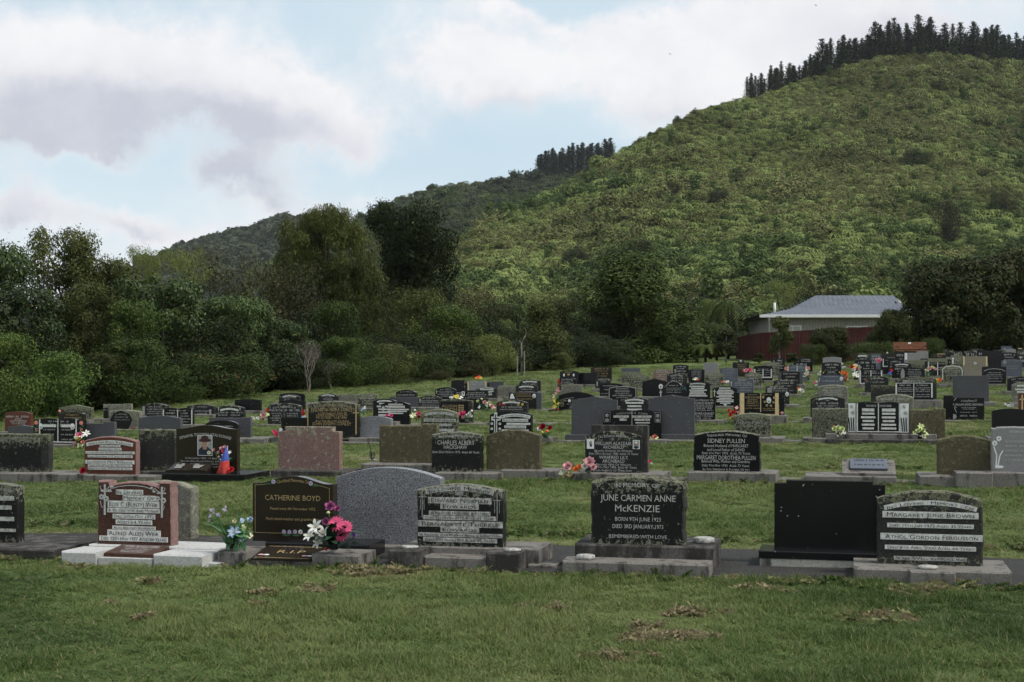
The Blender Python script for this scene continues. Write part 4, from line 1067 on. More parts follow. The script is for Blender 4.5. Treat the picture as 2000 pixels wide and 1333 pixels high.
class Face:
    """flat marks laid on a headstone's face"""
    def __init__(s, fr, yf, seed=0): s.fr = fr; s.yf = yf; s.mb = {}; s.k = 0; s.r = random.Random(seed); s.single = []
    def get(s, c): return s.mb.setdefault(c, MB())
    def lay(s): s.k += 1; return s.yf - .0015 - .0004 * s.k
    def bend(s, V, cx, cz, w, rise):
        if not rise: return [(v[0] + cx, v[1] + cz) for v in V]
        out = []
        R = (w * w / 4 + rise * rise) / (2 * abs(rise)); sg = 1 if rise > 0 else -1
        for v in V:
            a = v[0] / R; rr = R + sg * v[1]
            out.append((cx + rr * sin(a), cz + sg * (rr * cos(a) - R)))
        return out
    def text(s, c, txt, x, y, w, h, rise=0, sc=True, tgt=None, yo=None):
        fr = s.fr; V, Fc, tw = text_geo(txt, sc)
        if not len(V): return
        W = w / fr.kx; H = h / fr.s
        V = np.stack([V[:, 0] * W / tw, (V[:, 1] - .5) * H], -1)
        pts = s.bend(V, fr.lx(x), fr.lz(y), W, rise / fr.s); yy = s.lay() if yo is None else yo
        (tgt or s.get(c)).add([(a, yy, b) for a, b in pts], Fc)
    def plate(s, c, x, y, w, h, rise=0, tgt=None, tails=False, thick=.003):
        fr = s.fr; W = w / fr.kx; H = h / fr.s; n = 12 if rise else 1; yy = s.lay(); m = tgt or s.get(c)
        top = []; bot = []
        for i in range(n + 1):
            a = -W / 2 + W * i / n
            top.append((a, H / 2)); bot.append((a, -H / 2))
        if tails: top[0] = (top[0][0] - .25 * H, top[0][1]); bot[0] = (bot[0][0] - .25 * H, bot[0][1]); top[-1] = (top[-1][0] + .25 * H, top[-1][1]); bot[-1] = (bot[-1][0] + .25 * H, bot[-1][1])
        P = s.bend(bot + top, fr.lx(x), fr.lz(y), W, rise / fr.s); q = n + 1
        V = [(a, yy - thick, b) for a, b in P] + [(a, s.yf + .001, b) for a, b in P]
        Fc = [(i, i + 1, q + i + 1, q + i) for i in range(n)]; N2 = len(P)
        Fc += [(i, i + N2, i + 1 + N2, i + 1) for i in range(n)] + [(q + i, q + i + 1, q + i + 1 + N2, q + i + N2) for i in range(n)] + [(0, q, q + N2, N2), (n, n + N2, q + n + N2, q + n)]
        m.add(V, Fc); return yy - thick
    def rect(s, c, xa, ya, xb, yb, tgt=None):
        fr = s.fr; yy = s.lay(); x0, x1, z0, z1 = fr.lx(xa), fr.lx(xb), fr.lz(yb), fr.lz(ya)
        (tgt or s.get(c)).add([(x0, yy, z0), (x1, yy, z0), (x1, yy, z1), (x0, yy, z1)], [(0, 1, 2, 3)])
    def poly(s, c, pts, tgt=None):
        fr = s.fr; yy = s.lay(); P = [(fr.lx(a), yy, fr.lz(b)) for a, b in pts]; (tgt or s.get(c)).add(P, [tuple(range(len(P)))])
    def oval(s, c, x, y, rx, ry, n=14): s.poly(c, [(x + rx * cos(2 * pi * i / n), y + ry * sin(2 * pi * i / n)) for i in range(n)][::-1])
    def cross(s, c, x, y, w, h, b=.22, arm=.3):
        bw = w * b / 2 + .3; s.rect(c, x - bw, y - h / 2, x + bw, y + h / 2); ya = y - h / 2 + h * arm; s.rect(c, x - w / 2, ya - bw, x + w / 2, ya + bw)
    def line(s, c, pts, w):
        for (a, b) in zip(pts[:-1], pts[1:]):
            dx, dy = b[0] - a[0], b[1] - a[1]; L = math.hypot(dx, dy) or 1; nx_, ny_ = -dy / L * w / 2, dx / L * w / 2
            s.poly(c, [(a[0] - nx_, a[1] - ny_), (a[0] + nx_, a[1] + ny_), (b[0] + nx_, b[1] + ny_), (b[0] - nx_, b[1] - ny_)])
    def flower(s, c, x, y, r_, n=6):
        for i in range(n):
            t = 2 * pi * i / n + .3; s.oval(c, x + r_ * .55 * cos(t), y + r_ * .55 * sin(t), r_ * .38, r_ * .38, 7)
        s.oval('letter_black', x, y, r_ * .22, r_ * .22, 6)
    def scrib(s, c, x, y, w, h, rise=0):
        """a line of worn lettering too small to read"""
        fr = s.fr; W = w / fr.kx; H = h / fr.s; yy = s.lay(); m = s.get(c); a = -W / 2; cw = H * .62
        while a < W / 2:
            g = cw * s.r.uniform(.5, .95)
            if s.r.random() < .16: a += cw * .8; continue
            hh = H * (1 if s.r.random() < .25 else .82) / 2; k = g * .16
            for (b0, b1, c0, c1) in ((a, a + k * 1.6, -hh, hh), (a + g * .55, a + g * .55 + k * 1.5, -hh, hh), (a, a + g * .7, s.r.choice((hh - k * 1.5, -hh, -k)), None)):
                if c1 is None: c1 = c0 + k * 1.5
                P = s.bend([(b0, c0), (b1, c0), (b1, c1), (b0, c1)], fr.lx(x), fr.lz(y), W, rise / fr.s); m.add([(p_[0], yy, p_[1]) for p_ in P], [(0, 1, 2, 3)])
            a += cw
    def do(s, it, near):
        k = it[0]
        if k == 't': s.text(*it[1:])
        elif k == 'T': s.text(*it[1:7], *(it[7:] or (0,)), sc=False)
        elif k == 'p':       # pale plate with dark letters cut into it: (p, text, x, y, w, h, rise, platecolour)
            txt, x, y, w, h = it[1:6]; rise = it[6] if len(it) > 6 else 0; pc = it[7] if len(it) > 7 else 'panel_pale'; tails = len(it) > 8
            if near:
                m = MB(); yy = s.plate(pc, x, y, w, h, rise, m, tails); L = MB(); s.text('letter_black', txt, x, y, w * .94, h * .66, rise, True, L, yy - .0012); s.single.append((pc, m, L))
            else:
                yy = s.plate(pc, x, y, w, h, rise, None, tails); s.text('letter_black', txt, x, y, w * .94, h * .64, rise, True, None, yy - .0012)
        elif k == 'P': # plate with unreadable text
            c, x, y, w, h = it[1:6]; rise = it[6] if len(it) > 6 else 0; s.plate(c, x, y, w, h, rise); s.scrib('letter_black', x, y, w * .94, h * .6, rise)
        elif k == 'r': s.rect(*it[1:])
        elif k == 'c': s.cross(*it[1:])
        elif k == 'o':
            s.oval('photo_white', *it[1:5]); s.oval('photo_grey', it[1], it[2] + .15 * it[4], it[3] * .55, it[4] * .62); s.oval('skin' if len(it) > 5 else 'photo_white', it[1], it[2] - .1 * it[4], it[3] * .36, it[4] * .36)
        elif k == 's': s.scrib(*it[1:])
        elif k == 'f': s.flower(*it[1:])
        elif k == 'l': s.line(*it[1:])
        elif k == 'v': s.oval(*it[1:])
        elif k == 'poly': s.poly(*it[1:])
    def auto_lines(s, x0, x1, top, bot, rise, n, c, ribbon=None):
        xc = (x0 + x1) / 2; w = x1 - x0; g = (bot - top) / (n + 1.2); y = top + g * .9
        for i in range(n):
            ww = w * s.r.uniform(.5, .82) if i else w * .72
            if i == 0 and ribbon: s.plate('panel_pale', xc, y, w * .72, g * .5, rise * .55, None, True); s.scrib('letter_black', xc, y, w * .66, g * .3, rise * .5)
            elif ribbon == 2: s.plate('panel_pale', xc, y, ww, g * .52); s.scrib('letter_black', xc, y, ww * .95, g * .3)
            else: s.scrib(c, xc, y, ww, g * (.66 if i in (0, 2) else .46), rise * .6 if i == 0 else 0)
            y += g
ORD = ['first', 'second', 'third', 'fourth', 'fifth', 'sixth', 'seventh', 'eighth', 'ninth', 'tenth', 'eleventh', 'twelfth', 'thirteenth', 'fourteenth', 'fifteenth', 'sixteenth', 'seventeenth', 'eighteenth', 'nineteenth', 'twentieth', 'twenty-first', 'twenty-second', 'twenty-third', 'twenty-fourth', 'twenty-fifth']
def build_stones():
    rows = {}
    for d in STONES: rows.setdefault(d['row'], []).append(d)
    for k, ds in rows.items():
        ds.sort(key=lambda d: d['x0'] + d['x1'])
        for i, d in enumerate(ds):
            if not d['label']: d['label'] = f"{d['look']}, {ORD[i]} from left in {ORD[k - 1]} row"
    for i, d in enumerate(STONES): one_stone(d, i)
def one_stone(d, seed):
    xc = (d['x0'] + d['x1']) / 2; fr = Frame(xc, ROWS[d['row']] + d['off']); near = d['row'] <= 2
    w = (d['x1'] - d['x0']) / fr.kx; H = fr.lz(d['top']); t = d['t']; hp = d['plinth']
    if d['base'] is not None: hp = fr.lz(d['base'])
    hp = max(hp, .03); h = H - hp
    h = max(h, .12)
    if h > 1.15 or w > 1.6: print('BIG', d['row'], d['x0'], d['x1'], round(h, 2), round(w, 2))
    r = (d['r'] / fr.s) if d['r'] is not None else .09 * w
    root = empty(d['name'], (fr.X, fr.Y, fr.z), -TH)
    jz = random.Random(seed).uniform(-.02, .02); root.rotation_euler = (random.Random(seed + 50).uniform(-.008, .008), 0, -TH + jz)
    pr = outline(d['kind'], w, h, r, d['p'])
    if d['taper']: pr = [(x * (1 + d['taper'] * (1 - z / h)), z) for x, z in pr]
    mb = MB(); mats = [MATS[d['mat']]]
    if d['edge']: mats.append(MATS[d['edge']])
    if d['rough']:
        q = []
        for i in range(len(pr)):
            a, b = pr[i], pr[(i + 1) % len(pr)]; L = math.hypot(b[0] - a[0], b[1] - a[1]); n = max(1, int(L / .045))
            q += [(a[0] + (b[0] - a[0]) * j / n, a[1] + (b[1] - a[1]) * j / n) for j in range(n)]
        rj = random.Random(seed); pr = [(x + (rj.uniform(-.6, .6) * d['rough'] if z > .02 else 0), z + (rj.uniform(-.5, .5) * d['rough'] if z > .02 else 0)) for x, z in q]
    mb.prism([(x, z + hp - .012) for x, z in pr], -t / 2, t / 2, .005 if d['rough'] == 0 else .012, 0, d['rough'] * 1.2, seed, 1 if d['edge'] else None)
    slab = mb.build('slab', mats, root)
    fc = Face(fr, -t / 2, seed)
    for it in d['face']: fc.do(it, near)
    if d['auto']: 
        n, c, rib = (list(d['auto']) + [None])[:3]
        yb = HOR - (fr.z + hp - EYE) * fr.s
        fc.auto_lines(d['x0'] + .06 * (d['x1'] - d['x0']), d['x1'] - .06 * (d['x1'] - d['x0']), d['top'], d['top'] + (yb - d['top']) * .9, r * fr.s * .8, n, c, rib)
    if fc.mb:
        lt = MB(); ms = []
        for c, m in fc.mb.items():
            o = len(lt.v); lt.v += m.v; lt.f += [[i + o for i in f] for f in m.f]; lt.m += [len(ms)] * len(m.f); ms.append(MATS[c])
        tag(lt.build('lettering', ms, root), kind='stuff')
    for (pc, m, L) in fc.single:
        po = m.build('inscription_panel', MATS[pc], root); L.build('lettering', MATS['letter_black'], po)
    # plinth
    if d['pl']:
        y0, y1 = -t / 2 - d['pf'], t / 2 + d['pb']
        pa, pb_ = (fr.lx(d['pw'][0], y0), fr.lx(d['pw'][1], y0)) if d['pw'] else (-w / 2 - .10, w / 2 + .10)
        m = MB(); rb = random.Random(seed); m.box(pa, y0, -.15, pb_, y1, hp, b=.012); m.build('plinth', MATS[d['pmat']], root)
        RECTS.append((fr.X, fr.Y, pa - .02, pb_ + .02, y0 - .02, y1 + .02))
    else: RECTS.append((fr.X, fr.Y, -w / 2, w / 2, -t / 2, t / 2))
    if d['extra']: d['extra'](root, fr, d, hp, w, h)
    tag(root, d['label'], d['cat'], d['group'])
    return root
W, G, A, K = 'letter_white', 'letter_grey', 'letter_gold', 'letter_black'
# ---------------------------------------------------------------- first row
def lid(root, x, y, z, r=.055, mat='lid_white', h=.016, name='vase_lid'):
    m = MB(); m.lathe([(r * .9, 0), (r, .004), (r, h), (r * .82, h + .005), (r * .3, h + .008)], x, y, z + .001, 18); return m.build(name, MATS[mat], root, True)
def px_elsie(root, fr, d, hp, w, h):
    x = lambda p_: fr.lx(p_, -0.5); f, b = -.52, .30
    m = MB(); m.box(x(128), -.13, -.15, x(397), b, hp, b=.012); m.build('plinth', MATS['white_paint'], root)
    m = MB(); m.box(x(122), f, -.15, x(193), -.133, hp - .015, b=.012); m.build('plinth_block', MATS['white_paint'], root)
    m = MB(); m.box(x(303), f, -.15, x(402), -.133, hp - .015, b=.012); m.build('plinth_block', MATS['white_paint'], root)
    m = MB(); m.box(x(195), f + .005, -.15, x(301), -.136, .055); m.build('plinth_step', MATS['white_paint'], root)
    m = MB(); a0, a1 = x(200), x(296); ya, yb_ = f + .07, -.17
    m.add([(a0 - .01, ya, .085), (a1 + .01, ya, .085), (a1, yb_, hp + .012), (a0, yb_, hp + .012), (a0 - .01, ya, .057), (a1 + .01, ya, .057), (a1, yb_, hp - .03), (a0, yb_, hp - .03)], [(0, 1, 2, 3), (4, 5, 1, 0), (5, 6, 2, 1), (7, 4, 0, 3), (6, 7, 3, 2), (7, 6, 5, 4)])
    pq = m.build('plaque', MATS['maroon_granite'], root); L = MB()
    for txt, v, wd, hh in (('PETER NEVILLE WEIR', .80, .62, .042), ('6 FEBRUARY 1950   DECEMBER 2010', .55, .5, .018), ('BELOVED SON OF ELSIE AND ALF', .36, .5, .018), ('FOREVER REMEMBERED', .2, .42, .018)):
        V, Fc, tw = text_geo(txt); yv = ya + (yb_ - ya) * v; zv = .085 + (hp + .012 - .085) * v; sl = (hp + .012 - .085) / (yb_ - ya)
        P = [((a0 + a1) / 2 + q[0] * (a1 - a0) * wd * 1.15 / tw, yv + (q[1] - .5) * hh * 1.5 * .95, zv + (q[1] - .5) * hh * 1.5 * sl * .95 + .002) for q in V]; L.add(P, Fc)
    L.build('lettering', MATS[W], pq)
    m = MB(); m.box(x(396), f + .10, -.1, x(425), f + .32, .03, b=.008); m.build('paving_slab', MATS['white_paint'], root)
    RECTS.append((fr.X, fr.Y, x(120), x(427), f - .03, b + .02))
def px_boyd(root, fr, d, hp, w, h):
    x = lambda p_: fr.lx(p_, -0.6)
    m = MB(); m.box(x(480), -.20, -.15, x(690), .24, hp, b=.012); m.build('plinth', MATS['black'], root)
    for a, b_ in ((427, 486), (612, 706)):
        m = MB(); m.box(x(a), -.62, -.15, x(b_), -.203, hp - .035, b=.012); m.build('plinth_block', MATS['concrete'], root)
    m = MB(); a0, a1 = x(488), x(610); m.box(a0, -.60, -.1, a1, -.205, .045); m.build('plinth_step', MATS['dark_concrete'], root)
    ya, yb_, za, zb = -.60, -.23, .06, hp - .02
    m = MB(); m.add([(a0 + .01, ya, za), (a1 - .01, ya, za), (a1 - .01, yb_, zb), (a0 + .01, yb_, zb), (a0 + .01, ya, .047), (a1 - .01, ya, .047), (a1 - .01, yb_, .047), (a0 + .01, yb_, .047)], [(0, 1, 2, 3), (4, 5, 1, 0), (5, 6, 2, 1), (7, 4, 0, 3), (6, 7, 3, 2)])
    pq = m.build('plaque', MATS['brown_black'], root); V, Fc, tw = text_geo('R.I.P', False); sl = (zb - za) / (yb_ - ya); L = MB()
    L.add([((a0 + a1) / 2 + .02 + q[0] * .24 / tw, -.44 + q[1] * .075, za + sl * (-.44 + q[1] * .075 - ya) + .002) for q in V], Fc)
    for yy in (-.575, -.27):
        L.add([(a0 + .04, yy, za + sl * (yy - ya) + .002), (a1 - .04, yy, za + sl * (yy - ya) + .002), (a1 - .04, yy + .008, za + sl * (yy + .008 - ya) + .002), (a0 + .04, yy + .008, za + sl * (yy + .008 - ya) + .002)], [(0, 1, 2, 3)])
    L.build('lettering', MATS[A], pq)
    for k, xx in enumerate((a0 + .06, a0 + .11, a1 - .10, a1 - .05)):
        m = MB(); m.lathe([(.026, 0), (.022, .004), (.004, .006)], xx, -.50, za + sl * .10 + .001, 9); m.build('painted_rose', MATS['petal_white' if k % 2 else 'petal_palepink'], pq)
    RECTS.append((fr.X, fr.Y, x(425), x(708), -.64, .26))
def px_edwards(root, fr, d, hp, w, h):
    x = lambda p_: fr.lx(p_, -0.4); m = MB(); m.box(x(757), -.40, -.15, x(822), -.106, hp - .004, b=.012); m.build('plinth_block', MATS['dark_concrete'], root)
    m = MB(); m.box(x(948), -.40, -.15, x(1015), -.106, hp - .004, b=.012); m.build('plinth_block', MATS['dark_concrete'], root)
    m = MB(); m.box(x(822) + .004, -.34, -.15, x(948) - .004, -.106, hp - .055, b=.012); m.build('plinth_step', MATS['concrete'], root)
    m = MB(); m.box(x(757) + .02, -.105, -.15, x(1040), .42, hp, b=.012); m.build('plinth', MATS['concrete'], root)
    lid(root, x(790), -.25, hp - .005, .07); lid(root, x(992), -.25, hp - .005, .07)
    m = MB(); m.box(x(1020), -.2, -.1, x(1075), .1, .04, b=.008); m.build('paving_slab', MATS['concrete'], root)
    RECTS.append((fr.X, fr.Y, x(755), x(1077), -.42, .44))
def px_mckenzie(root, fr, d, hp, w, h):
    x = lambda p_: fr.lx(p_, -0.35); z1 = hp; z0 = hp * .52
    m = MB(); m.box(x(1113), -.14, -.15, x(1392), .52, z1, b=.014); m.build('plinth', MATS['dark_concrete'], root)
    m = MB(); m.box(x(1100), -.42, -.15, x(1388), -.143, z0, b=.014); m.build('plinth_step', MATS['concrete'], root)
    lid(root, x(1141), -.30, z0, .075, h=.03, name='vase'); lid(root, x(1364), .12, z1, .085, h=.04, name='vase'); lid(root, x(1153), .30, z1, .07, h=.05, name='vase')
    RECTS.append((fr.X, fr.Y, x(1098), x(1394), -.44, .54))
def px_blackback(root, fr, d, hp, w, h):
    x = lambda p_: fr.lx(p_, -0.22); m = MB(); m.box(x(1482), -.22, .075, x(1722), .25, hp, b=.006); m.build('plinth', MATS['black'], root)
    m = MB(); m.box(x(1484), -.21, -.1, x(1722), .24, .074, b=.01); m.build('footing', MATS['cream_concrete'], root)
    RECTS.append((fr.X, fr.Y, x(1480), x(1724), -.24, .27))
def px_brown(root, fr, d, hp, w, h):
    x = lambda p_: fr.lx(p_, -0.4); m = MB(); m.box(x(1778), -.43, -.15, x(1868), -.304, hp - .002, b=.012); m.build('plinth_block', MATS['concrete'], root)
    lid(root, x(1815), -.27, hp, .075)
GREYP = dict(pmat='concrete')
S(1, -45, 40, 941, 'arch', 'worn_black', 6, label='dark worn headstone cut off by the left edge, in front row', base=1058, pw=(-70, 103), pf=.42, pb=.5, pmat='dark_concrete', t=.13,
  face=[('s', G, 5, 955, 50, 6, 2), ('P', 'panel_worn', 0, 972, 70, 9), ('P', 'panel_worn', 0, 990, 60, 8), ('P', 'panel_worn', 0, 1012, 70, 8), ('P', 'panel_worn', 0, 1034, 76, 6)])
S(1, 197, 341, 937, 'scoop', 'maroon_granite', 9, p=.17, label='maroon granite headstone with white crosses on white painted plinth, front row', base=1063, pl=False, taper=.03, t=.13, edge='pink_rough', rough=.006, extra=px_elsie, off=.30,
  face=[('p', 'In Loving', 260, 961, 53, 10), ('p', 'Memory Of', 279, 972, 64, 10), ('p', 'Elsie C (Bunty) Weir', 268, 984.5, 101, 13), ('p', 'A Beloved Wife And Mother', 268, 996.5, 103, 8.5), ('p', 'Died 20th Oct 1972', 269, 1008, 83, 9),
        ('p', 'Aged 64 Years', 269, 1019, 71, 9), ('p', 'Also Beloved Husband', 269, 1030, 84, 7), ('p', 'Alfred Allen Weir', 269, 1040.5, 104, 12.5), ('p', 'Died 12th Nov 1977 Aged 66 Years', 268, 1051.5, 134, 9.5),
        ('r', W, 210, 946, 214, 1006), ('r', W, 204, 958, 226, 961), ('r', W, 322, 949, 326, 1009), ('r', W, 314, 960, 332, 963), ('f', W, 206, 971, 6), ('f', W, 215, 974, 6.5), ('f', W, 316, 972, 6), ('f', W, 328, 975, 6.5),
        ('l', W, [(228, 954), (240, 950), (258, 947.5), (275, 947.5), (292, 949.5), (306, 954)], 1.4), ('l', W, [(212, 958), (206, 956), (204, 951), (207, 949)], 1.2), ('l', W, [(213, 957), (219, 955), (223, 950), (227, 953), (224, 957)], 1.4),
        ('l', W, [(324, 960), (330, 957), (332, 952), (329, 950)], 1.2), ('l', W, [(323, 960), (317, 957), (312, 952), (308, 955), (311, 959)], 1.4), ('l', W, [(206, 978), (207, 986), (210, 992)], 1.2), ('l', W, [(328, 981), (331, 988), (327, 997)], 1.2),
        ('v', W, 223, 958, 3.5, 2.2, 8), ('v', W, 229, 950, 3.4, 2, 8), ('v', W, 311, 958, 3.5, 2.2, 8), ('v', W, 306, 951, 3.2, 2, 8)])
S(1, 262, 381, 937, 'arch', 'pale_lichen', 11, label='lichen covered headstone half hidden behind the maroon granite one', back=True, base=1050, pw=(262, 432), pf=.30, pb=.1, t=.16, rough=.008, off=.30, pmat='dark_concrete')
S(1, 497, 655, 927, 'serp', 'brown_black', 15, label='polished brown black headstone with gold lettering and wavy top, front row', base=1055, pl=False, t=.10, extra=px_boyd, off=.55,
  face=[('T', A, 'CATHERINE BOYD', 576, 972, 108, 10), ('T', A, 'Passed away 6th November 1972', 576, 993, 88, 5), ('T', A, 'Much loved mother and grandmother', 576, 1013, 104, 5.5), ('T', A, 'Cherished Memories Of', 576, 937.5, 62, 6.5, 4),
        ('l', A, [(530, 946), (503, 948), (503, 1041), (648, 1041), (648, 952), (618, 944)], .8), ('f', 'petal_lilac', 539, 941, 5), ('f', 'petal_lilac', 612, 943, 5), ('f', 'petal_lilac', 560, 1038, 4.5), ('f', 'petal_lilac', 571, 1038, 4.5), ('f', 'petal_lilac', 582, 1037, 4.5), ('f', 'petal_white', 593, 1037, 5),
        ('v', 'petal_stem', 530, 945, 8, 2, 8), ('v', 'petal_stem', 622, 947, 8, 2, 8), ('v', 'petal_stem', 566, 1044, 9, 2, 8), ('v', 'petal_stem', 585, 1044, 9, 2, 8)])
S(1, 660, 864, 910, 'arch', 'granite_grey', 20, label='wide plain grey granite headstone seen from behind, arched top', back=True, base=1062, pw=(640, 832), pf=.12, t=.12, off=.35)
S(1, 819, 985, 943, 'arch', 'worn_black', 12, label='worn black headstone with pale lettered ribbons and two thin crosses, front row', base=1066, pl=False, t=.15, rough=.006, extra=px_edwards,
  face=[('p', 'In Loving Memory', 902, 953, 128, 9.5, 8, 'panel_worn', 1), ('p', 'Of', 901, 963, 15, 7, 0, 'panel_worn'), ('p', 'Edward Norman', 902, 977, 117, 12, 0, 'panel_worn', 1), ('p', 'Edwards', 902, 988.5, 69, 10.5, 0, 'panel_worn', 1), ('p', 'A Beloved Husband & Father', 902, 1001.5, 119, 8, 0, 'panel_worn'),
        ('p', 'Died 21st Nov 1972 Aged 49 Years', 902, 1010.5, 141, 8, 0, 'panel_worn'), ('p', 'Bernadette Therese', 903, 1022.5, 158, 12, 0, 'panel_worn', 1), ('p', 'Edwards', 902.5, 1033.5, 70, 10, 0, 'panel_worn', 1), ('p', 'A Beloved Wife Mother Nana & Great Nan', 903, 1044, 164, 7.5, 0, 'panel_worn'), ('p', 'Died 8th Aug 2008 Aged 81 Years', 903, 1053.5, 143, 8.5, 0, 'panel_worn'),
        ('r', G, 829, 959, 830.6, 1011), ('r', G, 822, 970, 838, 971.6), ('r', G, 826, 974, 827, 996), ('r', G, 833, 974, 834, 996), ('r', G, 974.4, 961, 976, 1015), ('r', G, 966, 974, 983, 975.6), ('r', G, 970, 977, 971, 1000), ('r', G, 979, 977, 980, 1000)])
S(1, 1158, 1338, 928, 'arch', 'worn_black', 12, label='worn black rough edged headstone on two step concrete plinth, front row', base=1061, pl=False, t=.20, rough=.014, edge='mossy_grey', extra=px_mckenzie,
  face=[('T', W, 'IN MEMORY OF', 1248, 945.5, 88, 7.5, 2), ('T', W, 'JUNE CARMEN ANNE', 1249, 971, 145, 12), ('T', W, 'McKENZIE', 1248, 991, 86, 13), ('T', W, 'BORN 9TH JUNE 1923', 1249, 1012, 88, 7.5), ('T', W, 'DIED 3RD JANUARY 1973', 1249, 1026, 98, 7.5), ('T', W, 'REMEMBERED WITH LOVE', 1249, 1045.5, 112, 6.5)])
S(1, 1512, 1728, 936, 'notch', 'black', 6, p=.11, label='large blank black headstone with notched top corners, seen from behind', base=1074, pl=False, t=.10, extra=px_blackback, off=.85)
S(1, 1713, 1918, 955, 'arch', 'mossy_grey', 17, label='dark mossy headstone with pale lettered strips at right of front row', base=1102, pw=(1668, 1978), pf=.30, pb=.3, pmat='concrete', t=.12, rough=.005, extra=px_brown, off=.36,
  face=[('p', 'In . Loving . Memory . Of', 1816, 981, 182, 9, 12), ('p', 'Margaret June Brown', 1816, 1005, 180, 12.5, 0, 'panel_pale', 1), ('p', 'Died 11th Jan 1973 Aged 35 Years', 1816, 1026, 168, 8.5), ('p', 'Athol Gordon Fergusson', 1818, 1048, 192, 12.5, 0, 'panel_pale', 1), ('p', 'Died 6th April 2000 Aged 64 Years', 1816, 1069, 177, 8.5), ('p', 'Sleep Well Little One', 1816, 1090, 142, 7.5, 0, 'panel_worn')])
# ---------------------------------------------------------------- second row
def px_frame2a(root, fr, d, hp, w, h):
    m = MB(); x = fr.lx; m.prism([(x(-14), hp), (x(83), hp), (x(83), fr.lz(855)), (x(-14), fr.lz(855))], -.095, -.06, .004); m.build('tablet', MATS['worn_black'], root)
def px_konise(root, fr, d, hp, w, h):
    x = fr.lx; f = Face(fr, -.05, 3)
    f.rect('photo_white', 389, 850, 418, 890); f.rect('letter_grey', 390, 851, 417, 889)
    f.poly('coat_navy', [(391, 889), (391, 879), (397, 873), (409, 873), (417, 880), (417, 889)]); f.oval('hair_grey', 403.5, 862, 8, 8.5); f.oval('skin', 402.5, 864, 5.6, 8.2); f.poly('skin', [(400, 878), (399, 870), (407, 870), (407, 878)]); f.oval('hat_brown', 404, 860, 12.5, 3.6); f.oval('hat_brown', 403.5, 855.5, 7.5, 5); f.flower('petal_cream', 411.5, 884, 4.5)
    lt = MB(); ms = []
    for c, m in f.mb.items():
        o = len(lt.v); lt.v += m.v; lt.f += [[i + o for i in q] for q in m.f]; lt.m += [len(ms)] * len(m.f); ms.append(MATS[c])
    lt.build('photograph', ms, root)
    bk = MB(); a0, a1 = x(346), x(425); n = 12; V = []; Fc = []
    for i in range(n + 1):
        a = a0 + (a1 - a0) * i / n; c = abs(2 * (i / n) - 1); z = .05 + .035 * sin(pi * (1 - c) ** .8 * .9 + .1)
        V += [(a, -.36, hp + z * .55), (a, -.17, hp + z + .05), (a, -.36, hp + .001), (a, -.17, hp + .001)]
    for i in range(n): q = 4 * i; Fc += [(q, q + 4, q + 5, q + 1), (q + 2, q + 6, q + 4, q), (q + 1, q + 5, q + 7, q + 3)]
    Fc += [(0, 1, 3, 2), (4 * n, 4 * n + 2, 4 * n + 3, 4 * n + 1)]
    bk.add(V, Fc); b = bk.build('stone_book', MATS['brown_black'], root)
    L = MB(); r = random.Random(4)
    for sx in (-1, 1):
        for k in range(4):
            y = -.33 + .038 * k; zz = hp + .05 + (y + .36) / .19 * .065 + .012; c0 = (a0 + a1) / 2 + sx * .14; wd = r.uniform(.05, .08); L.add([(c0 - wd, y, zz), (c0 + wd, y, zz), (c0 + wd, y + .012, zz + .006), (c0 - wd, y + .012, zz + .006)], [(0, 1, 2, 3)])
    L.build('lettering', MATS[W], b)
def px_archibald(root, fr, d, hp, w, h):
    x = fr.lx; tab = MB(); xa, xb = x(1147) , x(1257); pr = outline('arch', xb - xa, fr.lz(842) - hp + .03, 10 / fr.s); tab.prism([(px + (xa + xb) / 2, z + hp - .03) for px, z in pr], -.17, -.09, .006); tb = tab.build('tablet', MATS['dark'], root)
    f = Face(fr, -.17, 9); W_ = W
    for it in [('t', W, 'In Loving Memory', 1203, 851, 54, 5, 2), ('t', W, 'Of', 1200, 857.5, 6, 4.5), ('T', W, 'WILLIAM ALASTAIR', 1201.5, 865.7, 71, 6.5), ('T', W, 'ARCHIBALD', 1201.5, 873, 40, 6), ('t', W, 'Beloved Husband Of Winifred', 1202, 880, 74, 4), ('t', W, 'Died 24th August 1982. Aged 71 Years', 1202, 885.7, 95, 4.2), ('T', W, 'WINIFRED LILY', 1202, 892.7, 56, 6), ('T', W, 'ARCHIBALD', 1202, 900, 43, 6), ('t', W, 'Beloved Wife Of William', 1202, 906.6, 67, 4.3), ('t', W, 'Died 5th May 1993. Aged 81 Years', 1203, 911.9, 88, 4.3), ('t', W, 'Loved Parents Of Their Sons', 1200, 918, 76, 4.2)]: f.do(it, False)
    f.rect('photo_white', 1150.5, 857.5, 1164.5, 876.5); f.oval('photo_grey', 1158, 866, 3, 5); f.oval('letter_black', 1158.5, 870, 2, 3); f.rect('photo_white', 1239.5, 859, 1253, 876); f.rect('photo_grey', 1241, 860.5, 1251.5, 874.5); f.oval('skin', 1246, 866, 2.4, 3.4); f.oval('photo_white', 1246, 863.6, 2.6, 1.8); f.oval('coat_navy', 1246, 873, 4.2, 2.6)
    lt = MB(); ms = []
    for c, m in f.mb.items():
        o = len(lt.v); lt.v += m.v; lt.f += [[i + o for i in q] for q in m.f]; lt.m += [len(ms)] * len(m.f); ms.append(MATS[c])
    lt.build('lettering', ms, tb)
